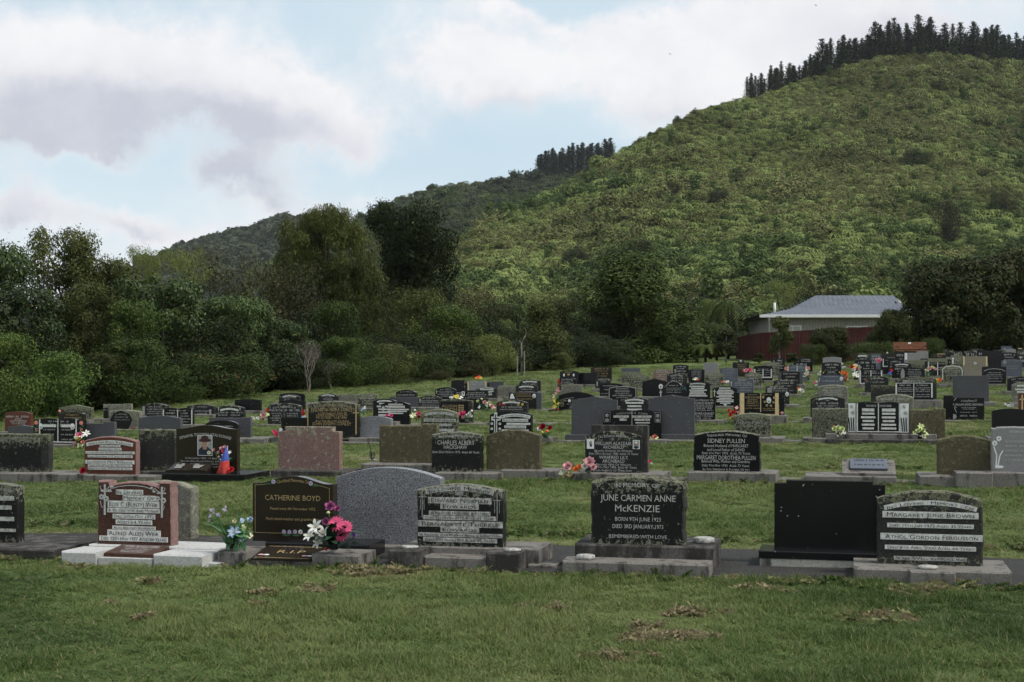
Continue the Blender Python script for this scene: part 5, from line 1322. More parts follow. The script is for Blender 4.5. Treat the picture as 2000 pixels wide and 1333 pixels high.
def px_slant(root, fr, d, hp, w, h):
    x = lambda p_: fr.lx(p_, -0.3); a0, a1 = x(1645), x(1750); m = MB(); z0 = .10; y0, y1 = -.32, .18; zt = fr.lz(900)
    m.add([(a0, y0, z0 + .03), (a1, y0, z0 + .03), (a1, y1, zt), (a0, y1, zt), (a0, y0, z0 - .1), (a1, y0, z0 - .1), (a1, y1 + .06, z0 - .1), (a0, y1 + .06, z0 - .1)], [(0, 1, 2, 3), (4, 5, 1, 0), (5, 6, 2, 1), (7, 4, 0, 3), (6, 7, 3, 2)]); m.build('slant_block', MATS['concrete'], root)
    sl = (zt - z0 - .03) / (y1 - y0); P = lambda X, t, o: (X, y0 + (y1 - y0) * t - .35 * o, z0 + .03 + (zt - z0 - .03) * t + o)
    b0, b1 = x(1661), x(1734); q = MB(); q.add([P(b0, .2, .03), P(b1, .2, .03), P(b1, .92, .03), P(b0, .92, .03), P(b0, .2, .001), P(b1, .2, .001), P(b1, .92, .001), P(b0, .92, .001)], [(0, 1, 2, 3), (4, 5, 1, 0), (5, 6, 2, 1), (7, 4, 0, 3), (6, 7, 3, 2)]); pq = q.build('plaque', MATS['blue_grey'], root)
    L = MB(); r = random.Random(2)
    for t in (.75, .42):
        a = b0 + .05
        while a < b1 - .05: L.add([P(a, t, .032), P(a + .014, t, .032), P(a + .014, t + .08, .032), P(a, t + .08, .032)], [(0, 1, 2, 3)]); a += r.choice((.022, .022, .04))
    L.build('lettering', MATS['letter_black'], pq)
    m = MB(); m.box(x(1573), -.42, -.15, x(1750), .30, .098, b=.012); m.build('plinth', MATS['concrete'], root); RECTS.append((fr.X, fr.Y, x(1571), x(1752), -.44, .32))
S(2, -16, 100, 846, 'flat', 'mossy_grey', label='dark tablet in mossy concrete block at left edge of second row', base=921, pw=(-20, 150), pf=.35, t=.12, rough=.006, extra=px_frame2a, off=.2,
  face=[], pmat='concrete')
S(2, 168, 270, 851, 'arch', 'red_granite', 9, label='red granite headstone with white lettered strips in second row', base=926, pw=(129, 303), pf=.28, t=.12, edge='pink_rough', rough=.004, off=.15,
  face=[('p', 'William Ross Keenan', 218, 863.5, 88, 7, 5, 'panel_pale', 1), ('p', 'Loved Husband Of', 219, 871, 40, 4), ('p', 'Dorothy May', 219, 877.3, 44, 5.5), ('p', 'Loved Father Of Geoffrey & Carol', 219, 884.2, 95, 5), ('p', 'Died 22nd April 1975 Aged 55 Years', 219, 891.3, 87, 5), ('p', 'Dorothy May Keenan', 218.5, 902.5, 92, 7.2, 0, 'panel_pale', 1), ('p', 'Loved Wife Mother And Grandmother', 219, 909.3, 86, 4.6), ('p', 'Died 12th April 2005 Aged 85 Years', 219, 915.3, 86, 4.8)])
S(2, 275, 347, 838, 'flat', 'mossy_grey', label='blank mossy headstone back between red granite and photograph headstones', back=True, base=919, pw=(268, 352), t=.15, rough=.010, pf=.2, off=-.35, pmat='dark_concrete')
S(2, 347, 466, 829, 'serp', 'brown_black', 7, label='dark polished headstone with colour photograph of a person in hat', base=921, pw=(315, 482), pf=.42, pmat='black', t=.10, extra=px_konise, off=.12,
  face=[('T', W, "SIMAIMA TO'OMALATAI KONISE", 404, 848.5, 102, 5.5, 8), ('T', W, '12 December 1925 - 11 April', 396, 895, 62, 3.4), ('t', W, 'Devoted Wife, Beloved Mother, Aunt', 395, 901, 78, 3), ('t', W, 'And Most Precious Granny', 402, 906, 56, 3), ('s', W, 400, 911, 60, 2.6)])
S(2, 546, 666, 832, 'notch', 'pink_granite', 9, p=.11, label='blank pink granite headstone with square stepped shoulders in second row', back=False, base=917, pw=(528, 678), pf=.28, t=.13, off=.35, pmat='dark_concrete')
S(2, 743, 856, 826, 'raise_r', 'brown_moss', 4, p=.26, label='brown mossy blank headstone back right of a wire vase', back=True, base=904, pw=(705, 860), pf=.35, t=.14, rough=.006, off=.0)
S(2, 845, 942, 842, 'arch', 'worn_black', 6, label='lichen edged black headstone with white roman lettering in second row', base=921, pw=(848, 975), pf=.25, t=.14, rough=.008, off=.3,
  face=[('T', W, 'In Loving Memory of', 893.5, 851, 66, 5.5, 2), ('T', W, 'CHARLES ALBERT', 893, 864.5, 72, 8), ('T', W, 'HACKSHAW', 892, 873.3, 45, 7), ('t', W, 'Died 23rd March 1975  Aged 60 Years', 893, 883, 91, 4.4)], pmat='concrete')
S(2, 952, 1057, 838, 'arch', 'brown_moss', 11, label='blank brown mossy arched headstone back in the middle of second row', back=True, base=916, pw=(978, 1090), pf=.22, t=.14, rough=.006, off=-.35)
S(2, 1157, 1266, 829, 'flat', 'dark_concrete', label='black arched tablet with two small photographs against a concrete block', base=922, pw=(1115, 1297), pf=.34, t=.18, extra=px_archibald, off=.42)
S(2, 1357, 1483, 840, 'arch', 'black', 8, label='black rough edged headstone with bold white lettering in second row', base=920, pw=(1343, 1517), pf=.26, taper=.04, t=.13, rough=.008, edge='worn_black', off=.42,
  face=[('t', W, 'Treasured Memories Of', 1420.5, 848.9, 78, 5, 3), ('T', W, 'SIDNEY PULLEN', 1419, 861, 73, 8), ('T', W, 'Beloved Husband of MARGARET', 1419, 870.5, 87, 5.6), ('T', W, 'and Loved Father of DAVID', 1418.5, 878.3, 73, 5.4), ('t', W, 'Died 6th May 1975  Aged 75 Years', 1419, 885.2, 94, 4.6), ('T', W, 'MARGARET DOROTHEA PULLEN', 1419, 893.7, 114, 8), ('T', W, 'Beloved Wife, Mother and Grandma', 1418, 901, 94, 5.4), ('t', W, 'Died 9th May 1992  Aged 72 Years', 1418, 909.2, 92, 4.6), ('t', W, 'In Thy Presence Is Fulness Of Joy', 1419.5, 916.5, 92, 4)])
S(2, 1690, 1706, 905, 'flat', 'concrete', label='low slanted concrete grave marker with blue grey plaque', pl=False, t=.02, extra=px_slant, off=.55, base=935, cat='grave marker', name='grave_marker')
def px_boxblock(root, fr, d, hp, w, h):
    x = lambda p_: fr.lx(p_, -0.5); m = MB(); m.box(x(1866), -.52, -.15, x(1938), -.10, hp + .06, b=.012); m.build('plinth_block', MATS['concrete'], root); RECTS.append((fr.X, fr.Y, x(1795), x(1940), -.54, .3))
S(2, 1830, 1934, 849, 'arch', 'brown_moss', 9, label='blank mossy brown headstone left of the pale carved one', back=True, base=927, pw=(1795, 1880), pf=.3, t=.15, rough=.007, off=-.45, extra=px_boxblock)
S(2, 1936, 2030, 832, 'shoulder', 'light_grey', 3, label='pale grey carved headstone at right edge of second row', base=921, pw=(1930, 2040), pf=.2, t=.14, rough=.006, off=.2,
  face=[('s', W, 1985, 843, 30, 5), ('l', 'photo_white', [(1944, 915), (1946, 890), (1940, 872)], 2.5), ('l', 'photo_white', [(1947, 915), (1952, 890), (1958, 880)], 2.5), ('f', 'photo_white', 1942, 866, 6), ('f', 'photo_white', 1950, 857, 6), ('v', 'photo_white', 1951, 912, 9, 3, 8)] + [('s', W, 1982, 862 + 9 * i, 40, 3.5) for i in range(5)])
# ---------------------------------------------------------------- third row
def book_face(x0, x1, y0, y1, pc='panel_pale', lines=4, photos=False, side=None, c=W):
    xm = (x0 + x1) / 2; f = [('r', pc, xm - .9, y0 + 2, xm + .9, y1), ('r', pc, x0, y0 + 2, x0 + 2.5, y1), ('r', pc, x1 - 2.5, y0 + 2, x1, y1), ('r', pc, x0, y1 - 1.5, x1, y1 + .5)]
    h = (y1 - y0); rr = random.Random(int(x0))
    f.append(('s', c, xm, y0 + .12 * h, (x1 - x0) * .55, .075 * h))
    for sx in (-1, 1):
        for i in range(lines):
            f.append(('P' if side == 'P' else 's', pc if side == 'P' else c, xm + sx * (x1 - x0) * .235, y0 + h * (.26 + .62 * i / max(1, lines - 1)), (x1 - x0) * rr.uniform(.24, .38), h * (.10 if i == 0 else .065)))
    return f
def panels3(xa, xb, xc_, xd, y0, y1, mat='black', deco='rose'):
    def fn(root, fr, d, hp, w, h):
        for (a, b) in ((xa, xb), (xc_, xd)):
            m = MB(); m.box(fr.lx(a), -.03, hp - .01, fr.lx(b), .05, fr.lz(y0), b=.004); q = m.build('side_panel', MATS[mat], root)
            f = Face(fr, -.03, int(a)); xm = (a + b) / 2
            if deco == 'rose':
                f.oval('petal_salmon', xm, y0 + 6, 4, 4); f.oval('petal_salmon', xm + 1, y0 + 20, 3, 3.5)
                for i in range(4): f.oval('petal_stem', xm + (-2 if i % 2 else 2), y0 + 12 + 4 * i, 2.5, 2, 7)
            elif deco == 'lily':
                f.rect('photo_white', a + 1, y0 + 1, b - 1, y1 - 1); [f.line('photo_grey', [(xm + ox, y0 + oy), (xm + ox + 4.5 * cos(t_), y0 + oy + 4.5 * sin(t_))], 1.3) for ox, oy in ((-1, 8), (1.5, 20)) for t_ in (.2, 1.2, 2.3, 3.3, 4.3, 5.4)]
                for i in range(3): f.line('letter_black', [(xm - 4 + 4 * i, y1 - 3), (xm - 5 + 4 * i, y1 - 18), (xm - 7 + 5 * i, y1 - 30)], 2.2)
            elif deco == 'portrait':
                f.rect('letter_grey', a + 1.5, y0 + 2, b - 1.5, y0 + 22); f.rect('letter_black', a + 2.2, y0 + 2.7, b - 2.2, y0 + 21.3); f.oval('photo_grey', xm, y0 + 9, 3.4, 3.5); f.oval('photo_grey', xm, y0 + 18, 4, 3)
            lt = MB(); ms = []
            for c, m2 in f.mb.items():
                o = len(lt.v); lt.v += m2.v; lt.f += [[i + o for i in q2] for q2 in m2.f]; lt.m += [len(ms)] * len(m2.f); ms.append(MATS[c])
            lt.build('carving', ms, q)
    return fn
S(3, 79, 152, 816, 'book', 'black', 3, label='black open book headstone with pink rose side panels at left', base=867, pw=(62, 172), t=.10, off=.3, extra=panels3(67, 78, 153, 166, 820, 866), pmat='concrete',
  face=book_face(79, 152, 818, 864) + [('o', 83, 833, 4, 5.5), ('o', 144, 833, 4.5, 6), ('P', 'panel_pale', 98, 832, 28, 5), ('P', 'panel_pale', 132, 832, 20, 5)])
S(3, 18, 70, 829, 'peak', 'honed_grey', 4, label='plain grey headstone back left of the rose panel book headstone', back=True, off=-.3)
S(3, 165, 226, 823, 'raise_r', 'honed_grey', 3, p=.35, label='plain grey headstone back right of the rose panel book headstone', back=True, off=-.3, t=.09)
S(3, 273, 355, 811, 'arch', 'honed_grey', 5, label='speckled grey arched headstone back above a mossy one at left', back=True, off=-.3)
S(3, 403, 466, 820, 'round', 'black', 9, label='black round topped headstone left of the tall dark grey back', off=.1, t=.08, face=[('s', W, 437, 833, 40, 3)])
S(3, 410, 491, 814, 'raise_r', 'honed_grey', 1.5, p=.2, label='tall dark grey headstone back behind the photograph headstone', back=True, off=-.3, pw=(440, 516), t=.08, pf=.45)
S(3, 551, 603, 815, 'flat', 'black', label='low blank black headstone back behind the pink granite one', back=True, off=-.2, t=.08)
def px_conley(root, fr, d, hp, w, h):
    x = fr.lx; m = MB(); m.box(x(596), -.16, .05, x(715), -.062, hp + .05, b=.008); m.build('front_step', MATS['worn_black'], root)
S(3, 602, 702, 782, 'arch', 'worn_black', 8, label='tall lichen spotted black headstone with gold lettering behind pink granite', base=862, pw=(594, 762), t=.12, rough=.004, off=.35, extra=px_conley,
  face=[('t', A, 'In Cherished Memory', 652, 791, 70, 5, 3), ('t', A, 'Of', 652, 796, 6, 3.5), ('T', A, 'ELIZABETH NORA CONLEY', 652, 800.5, 84, 6.5), ('t', A, 'Loved Darling Wife Of', 652, 807.5, 56, 4.5), ('T', A, 'JOHN JOSEPH CONLEY', 650, 812.5, 62, 5.5), ('T', A, '19-10-1900 - 13-8-1972', 650, 817, 58, 3.4), ('t', A, 'Also Her Beloved Husband', 651, 822.5, 66, 4.2), ('T', A, 'JOHN JOSEPH CONLEY', 650, 828, 76, 6), ('r', A, 602.5, 795, 604.5, 832), ('r', A, 696, 790, 699, 848), ('r', A, 692, 805, 703, 807.5)])
S(3, 703, 766, 812, 'arch', 'granite_grey', 5, label='grey granite headstone back right of tall gold lettered black one', back=True, off=-.35, t=.12)
S(3, 824, 895, 798, 'arch', 'dark_lichen', 8, label='mossy black headstone with worn ribbons above the white lettered one', t=.13, rough=.005,
  face=[('P', 'panel_worn', 860, 807, 58, 5, 4), ('t', G, 'Of', 858, 813, 8, 4), ('p', 'Thomas McNamara', 861, 821, 62, 6, 0, 'panel_worn'), ('P', 'panel_worn', 870, 830, 28, 5), ('P', 'panel_worn', 862, 840, 54, 5)])
S(3, 958, 1039, 802, 'arch', 'black', 7, label='black headstone with carved cross and white ribbon beside red roses', t=.12, taper=.03, pw=(950, 1077), off=.35, pf=.2,
  face=[('r', 'panel_pale', 966.5, 806, 972.5, 846), ('r', 'panel_pale', 961, 814, 979, 822), ('r', K, 968.5, 810, 970.5, 844), ('r', K, 964, 817, 976, 819), ('f', 'panel_pale', 962, 828, 3), ('f', 'panel_pale', 978, 828, 3), ('f', 'panel_pale', 962, 838, 3), ('f', 'panel_pale', 978, 838, 3),
        ('p', 'In Loving Memory Of', 1008, 811, 56, 6, 4, 'panel_pale', 1), ('p', 'Eileen Mary Dooley', 1008, 821, 50, 6), ('P', 'panel_pale', 1014, 828, 46, 4), ('p', 'John and Margaret', 1008, 834, 42, 5.5), ('P', 'panel_pale', 1008, 841, 52, 4)])
def step_base(a, b, y):
    def fn(root, fr, d, hp, w, h):
        m = MB(); m.box(fr.lx(a), -.16, hp * .35, fr.lx(b), .14, fr.lz(y), b=.006); m.build('base_block', MATS['honed_grey'], root)
    return fn
S(3, 1117, 1206, 773, 'peak', 'honed_grey', 7, label='left of two matching dark grey ogee peaked headstone backs', back=True, off=-.35, base=860, pw=(1101, 1222), extra=step_base(1107, 1215, 849), t=.10)
S(3, 1267, 1357, 770, 'peak', 'honed_grey', 7, label='right of two matching dark grey ogee peaked headstone backs', back=True, off=-.35, base=858, pw=(1252, 1372), extra=step_base(1258, 1366, 848), t=.10)
S(3, 1195, 1276, 799, 'book', 'black', 3, label='black open book headstone with portrait side panels between grey peaked backs', base=857, pw=(1172, 1300), t=.10, extra=panels3(1178, 1194, 1278, 1292, 803, 856, 'black', 'portrait'), off=.3,
  face=[('s', G, 1235, 807, 60, 4, 2), ('P', 'panel_worn', 1214, 814, 30, 4.5), ('P', 'panel_worn', 1254, 814, 38, 4.5), ('P', 'panel_worn', 1255, 820, 30, 4.5), ('P', 'panel_worn', 1218, 820, 14, 4.5), ('P', 'panel_pale', 1256, 826, 28, 2), ('P', 'panel_pale', 1256, 831, 22, 2), ('r', 'panel_worn', 1234.6, 803, 1235.6, 850)])
S(3, 1434, 1506, 806, 'arch', 'dark_lichen', 5, label='mossy dark headstone in front of the gold book headstone', t=.13, rough=.006, pw=(1428, 1532), off=.45,
  face=[('t', G, 'In Loving Memory Of', 1470, 813, 44, 4), ('T', G, 'DANIEL STRONG', 1470, 826, 62, 5.5), ('t', G, 'Died 1st April 1975', 1471, 833, 40, 3.5)])
S(3, 1586, 1655, 797, 'flat', 'speckled_moss', label='speckled mossy headstone back left of the carved book headstone', back=True, off=-.4, base=855, pw=(1568, 1614), pf=.3, t=.14, rough=.006)
def px_tier(root, fr, d, hp, w, h):
    x = lambda p_: fr.lx(p_, -0.5); m = MB(); m.box(x(1612), -.50, -.15, x(1832), -.255, hp - .09, b=.012); m.build('plinth_step', MATS['dark_concrete'], root); RECTS.append((fr.X, fr.Y, x(1610), x(1834), -.52, .3)); panels3(1656, 1672, 1757, 1776, 787, 846, 'black', 'lily')(root, fr, d, hp, w, h)
S(3, 1673, 1758, 784, 'book', 'black', 3, label='black carved open book headstone with white lily side panels at right', base=847, pw=(1612, 1830), pf=.20, t=.10, extra=px_tier, off=.45, face=book_face(1673, 1758, 786, 844, lines=6, side='P'))
S(3, 1776, 1846, 797, 'raise_r', 'brown_moss', 3, p=.3, label='mottled mossy headstone back right of the carved book headstone', back=True, off=-.4, t=.14, rough=.006, base=858)
S(3, 1937, 2012, 797, 'arch', 'black', 5, label='blank glossy black headstone back above the pale carved one', back=True, off=-.3, t=.10)
# ---------------------------------------------------------------- fourth row
S(4, 12, 62, 803, 'arch', 'red_granite', 4, label='red granite arched headstone at left edge before the bush', t=.12, face=[('s', W, 37, 814, 46, 4), ('s', W, 38, 818.5, 12, 3), ('s', W, 38, 822, 32, 2.6), ('s', W, 38, 825, 30, 2.6), ('s', W, 38, 828, 24, 2.6)])
S(4, 116, 166, 804, 'arch', 'brown_black', 4, look='dark brown headstone with gold name', face=[('t', A, 'Tony', 142, 810.5, 13, 4.5), ('r', A, 130, 810.3, 135, 811), ('r', A, 149, 810.3, 156, 811), ('s', A, 144, 816, 34, 3)])
S(4, 214, 276, 800, 'arch', 'pale_lichen', 3, look='pale lichened headstone with dark shield panel', t=.14, rough=.005, base=842, face=[('poly', 'letter_black', [(222, 838), (254, 838), (262, 820), (255, 808), (238, 802), (224, 808), (218, 820)]), ('s', G, 240, 809, 24, 3, 2), ('s', G, 240, 815, 26, 3), ('s', G, 242, 820, 30, 2.6)])
S(4, 320, 378, 796, 'book', 'black', 2, look='black book headstone with white page edges', face=book_face(320, 378, 798, 834, lines=5))
S(4, 423, 478, 791, 'arch', 'dark', 5, look='lichen edged black headstone with white ribbon', face=[('P', 'panel_pale', 450, 799, 36, 3.5, 3), ('s', W, 438, 806, 20, 3), ('s', W, 464, 806, 22, 3), ('s', W, 437, 811, 18, 3), ('s', W, 463, 811, 20, 3), ('c', W, 429, 799, 3, 7), ('c', W, 471, 799, 3, 7)])
S(4, 525, 589, 787, 'arch', 'dark', 5, look='black double headstone between red flowers', pw=(500, 600), base=829, t=.12, face=[('s', W, 557, 795, 44, 3.5, 2), ('t', W, 'Mark Ritchie', 541, 801.5, 26, 4.5), ('s', W, 572, 801.5, 28, 4.5), ('r', G, 556.5, 800, 557, 826), ('s', W, 541, 808, 20, 2.6), ('s', W, 541, 812.5, 22, 3), ('s', W, 541, 817, 22, 2.8), ('s', W, 541, 821.5, 18, 2.8), ('s', W, 573, 808, 22, 2.6), ('s', W, 573, 812.5, 20, 3)])
S(4, 730, 775, 778, 'arch', 'black', 5, look='black headstone with pale strips', auto=(6, W, 2))
S(4, 745, 801, 783, 'arch', 'black', 6, look='black headstone with small white cross', t=.12, base=830, face=[('c', W, 750, 799, 6, 11, .3), ('s', W, 775, 787.5, 8, 2.5), ('p', 'Loving Memory Of', 774, 790.5, 28, 3), ('p', 'John Cook', 775, 795, 34, 4.2), ('P', 'panel_pale', 778, 800, 44, 2.4), ('P', 'panel_pale', 777, 803.5, 38, 2.4), ('P', 'panel_pale', 775, 807.5, 28, 2.4)])
def px_allison(root, fr, d, hp, w, h):
    x = fr.lx; m = MB(); m.box(x(862), -.085, hp, x(916), -.06, fr.lz(784), b=.003); q = m.build('tablet', MATS['black'], root); f = Face(fr, -.085, 1)
    f.text(A, 'ALLISON', 880, 793.5, 29, 5.2, sc=False); f.text(A, 'NIXON', 880, 800.5, 29, 6.5, sc=False)
    for i in range(2):
        for j in range(5): f.rect(A, 897 + 6 * i, 791 + 3.6 * j, 902 + 6 * i, 793.2 + 3.6 * j)
    L = MB(); m2 = f.mb[A]; L.v, L.f, L.m = m2.v, m2.f, m2.m; L.build('lettering', MATS[A], q)
S(4, 860, 924, 778, 'gable', 'mossy_grey', 4, look='mossy headstone with black tablet and gold letters', base=826, pw=(852, 946), t=.12, extra=px_allison, off=.42)
S(4, 971, 1031, 780, 'arch', 'dark', 6, look='dark arched headstone with painted flowers', t=.14, face=[('P', 'panel_pale', 1000, 786, 34, 3, 2), ('s', W, 1000, 790, 4, 2.4), ('s', W, 1000, 795.5, 38, 3.4), ('f', 'petal_red', 978, 790, 2.6), ('f', 'petal_red', 987, 791, 2), ('f', 'petal_yellow', 1022, 790, 2.6), ('f', 'petal_yellow', 1013, 791, 1.8), ('s', W, 1000, 800, 44, 2.4)])
S(4, 1212, 1268, 775, 'arch', 'dark', 6, look='black arched headstone with white ribbon', auto=(5, W, 2))
S(4, 1340, 1397, 776, 'flat', 'black', look='black headstone with dense white lettering', base=820, pw=(1345, 1412), face=[('t', W, 'In Loving Memory Of', 1368, 782, 52, 4), ('T', W, 'ROBERT CHARLES KEARNEY', 1368, 787.5, 54, 4), ('t', W, 'Loved Husband Of Jean', 1370, 791.5, 44, 3), ('t', W, 'Loved Father Of Norman', 1370, 795, 44, 3), ('s', W, 1372, 798.5, 36, 3), ('s', W, 1370, 802, 46, 2.4), ('T', W, 'JEAN IRVINE KEARNEY', 1370, 808, 50, 4.6), ('s', W, 1370, 813, 42, 2.8), ('s', W, 1370, 817, 40, 2.8)])
S(4, 1452, 1519, 766, 'book', 'black', 2, label='black book headstone with gold columns and oval portrait', base=811, pw=(1440, 1536), pf=.28, t=.10, off=.42, pmat='concrete', extra=panels3(1433, 1444, 1522, 1532, 768, 811, 'black', None),
  face=[('r', 'gold_bar', 1446, 768, 1454, 810), ('r', 'gold_bar', 1514, 768, 1521, 810), ('r', 'gold_bar', 1485.2, 769, 1486.8, 805), ('r', 'gold_bar', 1446, 809, 1521, 810.5), ('t', A, 'In Loving', 1470, 771, 18, 3), ('t', A, 'Memory Of', 1498, 771, 20, 3), ('s', A, 1470, 776.5, 28, 4), ('t', A, 'Johnson', 1470, 780.5, 19, 4), ('s', A, 1470, 784.5, 22, 3), ('s', A, 1470, 788, 22, 3), ('s', A, 1470, 792.5, 24, 2.6), ('s', A, 1470, 798, 28, 2.6), ('f', 'petal_tan', 1491, 776, 3), ('f', 'petal_tan', 1494, 785, 2.6), ('f', 'petal_tan', 1498, 792, 2.8), ('f', 'petal_tan', 1506, 792.5, 2.8), ('f', 'petal_tan', 1511, 786, 2.6), ('f', 'petal_tan', 1512.5, 777, 3), ('o', 1502, 782, 4.6, 6), ('s', A, 1502, 798, 24, 2.6), ('s', A, 1502, 801.5, 22, 2.4)])
S(4, 1583, 1650, 772, 'arch', 'dark', 6, look='dark worn headstone with white ribbon', t=.13, face=[('P', 'panel_pale', 1617, 778, 38, 3, 3), ('s', W, 1617, 782.5, 5, 2.5), ('s', W, 1617, 788, 46, 4), ('s', W, 1617, 793, 40, 3), ('s', W, 1617, 797, 46, 2.4)], pw=(1568, 1660))
S(4, 1711, 1784, 769, 'arch', 'pale_lichen', 6, look='pale lichen covered arched headstone', t=.14, rough=.004, face=[('t', W, 'In Loving', 1731, 779.5, 22, 4), ('t', W, 'Memory Of', 1764, 779.5, 24, 4), ('r', G, 1747.4, 776, 1748.2, 800)])
S(4, 1843, 1922, 776, 'flat', 'black', label='glossy black headstone with carved sunburst cross at right', base=821, pw=(1838, 1934), pf=.15, t=.10, off=.40,
  extra=lambda root, fr, d, hp, w, h: MB().box(fr.lx(1843) - .004, -.058, hp, fr.lx(1861), .045, fr.lz(773), b=.003).build('cross_panel', MATS['black'], root) and None,
  face=[('T', W, 'WILLIAM JAMES NEWMAN', 1892, 790.5, 55, 4.2), ('T', W, 'In Loving Memory Of', 1892, 783, 30, 4), ('s', W, 1891, 796.5, 29, 1.6), ('s', W, 1891, 799.3, 24, 1.6), ('s', W, 1891, 805.5, 33, 1.6), ('s', W, 1891, 812.5, 32, 3.4), ('l', W, [(1853.5, 785), (1853.5, 778)], .8), ('l', W, [(1862.5, 783), (1867, 778)], .9), ('l', W, [(1863, 796), (1868, 806)], .9), ('l', W, [(1863, 793), (1868, 797)], .9), ('v', 'photo_grey', 1863, 814, 5, 5, 10), ('r', W, 1845.5, 796, 1851, 819), ('r', K, 1851.5, 778, 1856, 818), ('r', G, 1845, 788, 1862, 792), ('r', K, 1846.5, 789, 1861, 791.2)])
S(4, 1989, 2030, 768, 'flat', 'red_granite', look='red granite headstone with gold cross', face=[('c', 'gold_bar', 1996, 786, 10, 28, .16), ('v', A, 1996, 780, 3, 3, 8)])
# ---------------------------------------------------------------- fifth row
S(5, 117, 181, 790, 'gable', 'dark_lichen', 6, look='lichen blotched black peaked headstone', off=-1.5)
S(5, 203, 258, 788, 'raise_r', 'pale_lichen', 1, p=.27, look='square lichened headstone with dark face', off=-1.5, face=[('r', K, 204, 797, 214, 822), ('s', G, 209, 801, 9, 3)])
S(5, 280, 329, 787, 'arch', 'dark', 5, look='dark arched headstone with pale side strip', off=-1.2, t=.18, face=[('r', G, 281, 794, 286, 812), ('s', W, 305, 795, 24, 2.6), ('s', W, 306, 799.5, 32, 2.8), ('s', W, 306, 804, 26, 2), ('s', W, 306, 808, 32, 2.2)])
S(5, 367, 420, 789, 'arch', 'dark', 4, look='dark grey headstone with pale script', off=-1.2, t=.14, face=[('s', W, 392, 795, 30, 3), ('s', W, 397, 803, 28, 2.4), ('s', W, 397, 808, 18, 2.4), ('s', W, 396, 814, 20, 2), ('r', G, 411, 800, 415, 816)])
S(5, 460, 510, 779, 'arch', 'black', 2, look='blank black headstone beside white flowers', off=-.8, back=True)
S(5, 545, 596, 779, 'gable', 'black', 5, look='black headstone with polished gable top', off=0)
S(5, 700, 738, 768, 'shoulder', 'dark_lichen', 3, look='dark shouldered headstone with script', off=.3, face=[('s', W, 718, 773, 22, 3), ('s', W, 718, 778, 28, 2.8), ('s', W, 718, 782.5, 12, 2.2), ('s', W, 718, 789, 20, 1.8)])
S(5, 762, 818, 775, 'flat', 'honed_grey', look='plain grey flat topped headstone back', back=True)
S(5, 818, 863, 772, 'arch', 'dark', 5, look='dark grey headstone with small cross', face=[('c', W, 821.5, 783, 3, 8, .3), ('s', W, 838, 777.5, 26, 2.4, 1), ('t', W, 'Kevin Francis Moran', 841, 783, 33, 3.2), ('s', W, 840, 787, 34, 2), ('s', W, 840, 791.5, 38, 2), ('s', W, 840, 795, 38, 2)])
S(5, 902, 953, 762, 'flat', 'black', look='black headstone with small white picture', base=805, pw=(898, 966), face=[('r', 'photo_white', 902.8, 765, 908.5, 773.5), ('r', K, 904.5, 766.5, 907, 771), ('t', W, 'In Loving Memory Of', 931, 767.2, 32, 3), ('s', W, 931, 771.2, 38, 3), ('s', W, 931, 774.8, 34, 2), ('s', W, 931, 777.8, 44, 1.8)])
S(5, 995, 1058, 765, 'arch', 'honed_grey', 2, look='grey framed black headstone with bronze lettering', base=802, pw=(990, 1068), t=.16, face=[('r', K, 995.5, 767.5, 1049, 800), ('poly', 'photo_white', [(997, 779), (1007, 779), (1003, 769), (999, 770)]), ('t', A, 'In Loving Memory Of', 1022, 769.5, 32, 3), ('s', A, 1024, 774, 30, 3), ('s', A, 1026, 778.5, 32, 1.8), ('s', A, 1026, 781, 30, 1.8), ('o', 1044.5, 773.5, 3.4, 4.4)])
S(5, 1092, 1160, 765, 'arch', 'black', 7, look='black headstone with mottled face and garland', base=824, pw=(1070, 1166), t=.12, off=-.3, pmat='black',
  face=[('l', G, [(1094, 783), (1105, 779), (1122, 777)], .8), ('v', 'photo_white', 1113, 783, 3, 3, 8), ('s', W, 1118, 789.5, 22, 2.6), ('s', W, 1120, 793.5, 14, 2.6), ('s', W, 1120, 797, 14, 2.6), ('s', W, 1116, 801, 22, 2), ('s', W, 1112, 804.5, 30, 2), ('v', 'petal_moss', 1098, 790, 5, 6, 7), ('v', 'petal_moss', 1104, 783, 4, 2, 7), ('v', 'petal_moss', 1100, 812, 6, 4, 7)])
S(5, 1189, 1244, 754, 'arch', 'black', 4, look='black headstone with white border line', off=.2, face=[('l', W, [(1190.5, 800), (1190.5, 759), (1200, 756.5), (1217, 755.5), (1234, 756.5), (1242.5, 759), (1242.5, 800)], 1), ('t', W, 'In Loving Memory Of', 1216, 759.5, 24, 3), ('T', W, 'MERVYN PATRICK', 1216, 764.5, 29, 3), ('s', W, 1216, 768.5, 26, 1.8), ('T', W, 'MARY THERESA SWEET', 1216, 773, 38, 2.8), ('s', W, 1216, 777, 24, 1.8)])
S(5, 1287, 1346, 744, 'triple', 'black', 18, look='black triple arched headstone with oval portrait and palm', off=.3, face=[('o', 1291, 755.5, 4, 5, 1), ('c', W, 1291, 769, 5, 12, .3), ('l', G, [(1300, 756), (1308, 747), (1316, 744.6), (1325, 747), (1333, 755)], 1), ('s', W, 1316, 753.5, 18, 2), ('s', W, 1316, 758.5, 28, 1.6), ('s', W, 1316, 762, 28, 1.6), ('s', W, 1317, 766.5, 28, 2), ('l', 'petal_teal', [(1342, 774), (1341, 762)], 1.4)] + [('l', 'petal_teal', [(1341, 762), (1341 + 7 * cos(a), 760 - 5 * sin(a)), (1341 + 9 * cos(a), 764 - 4 * sin(a))], 1.3) for a in (.2, 1.0, 2.0, 2.9)])
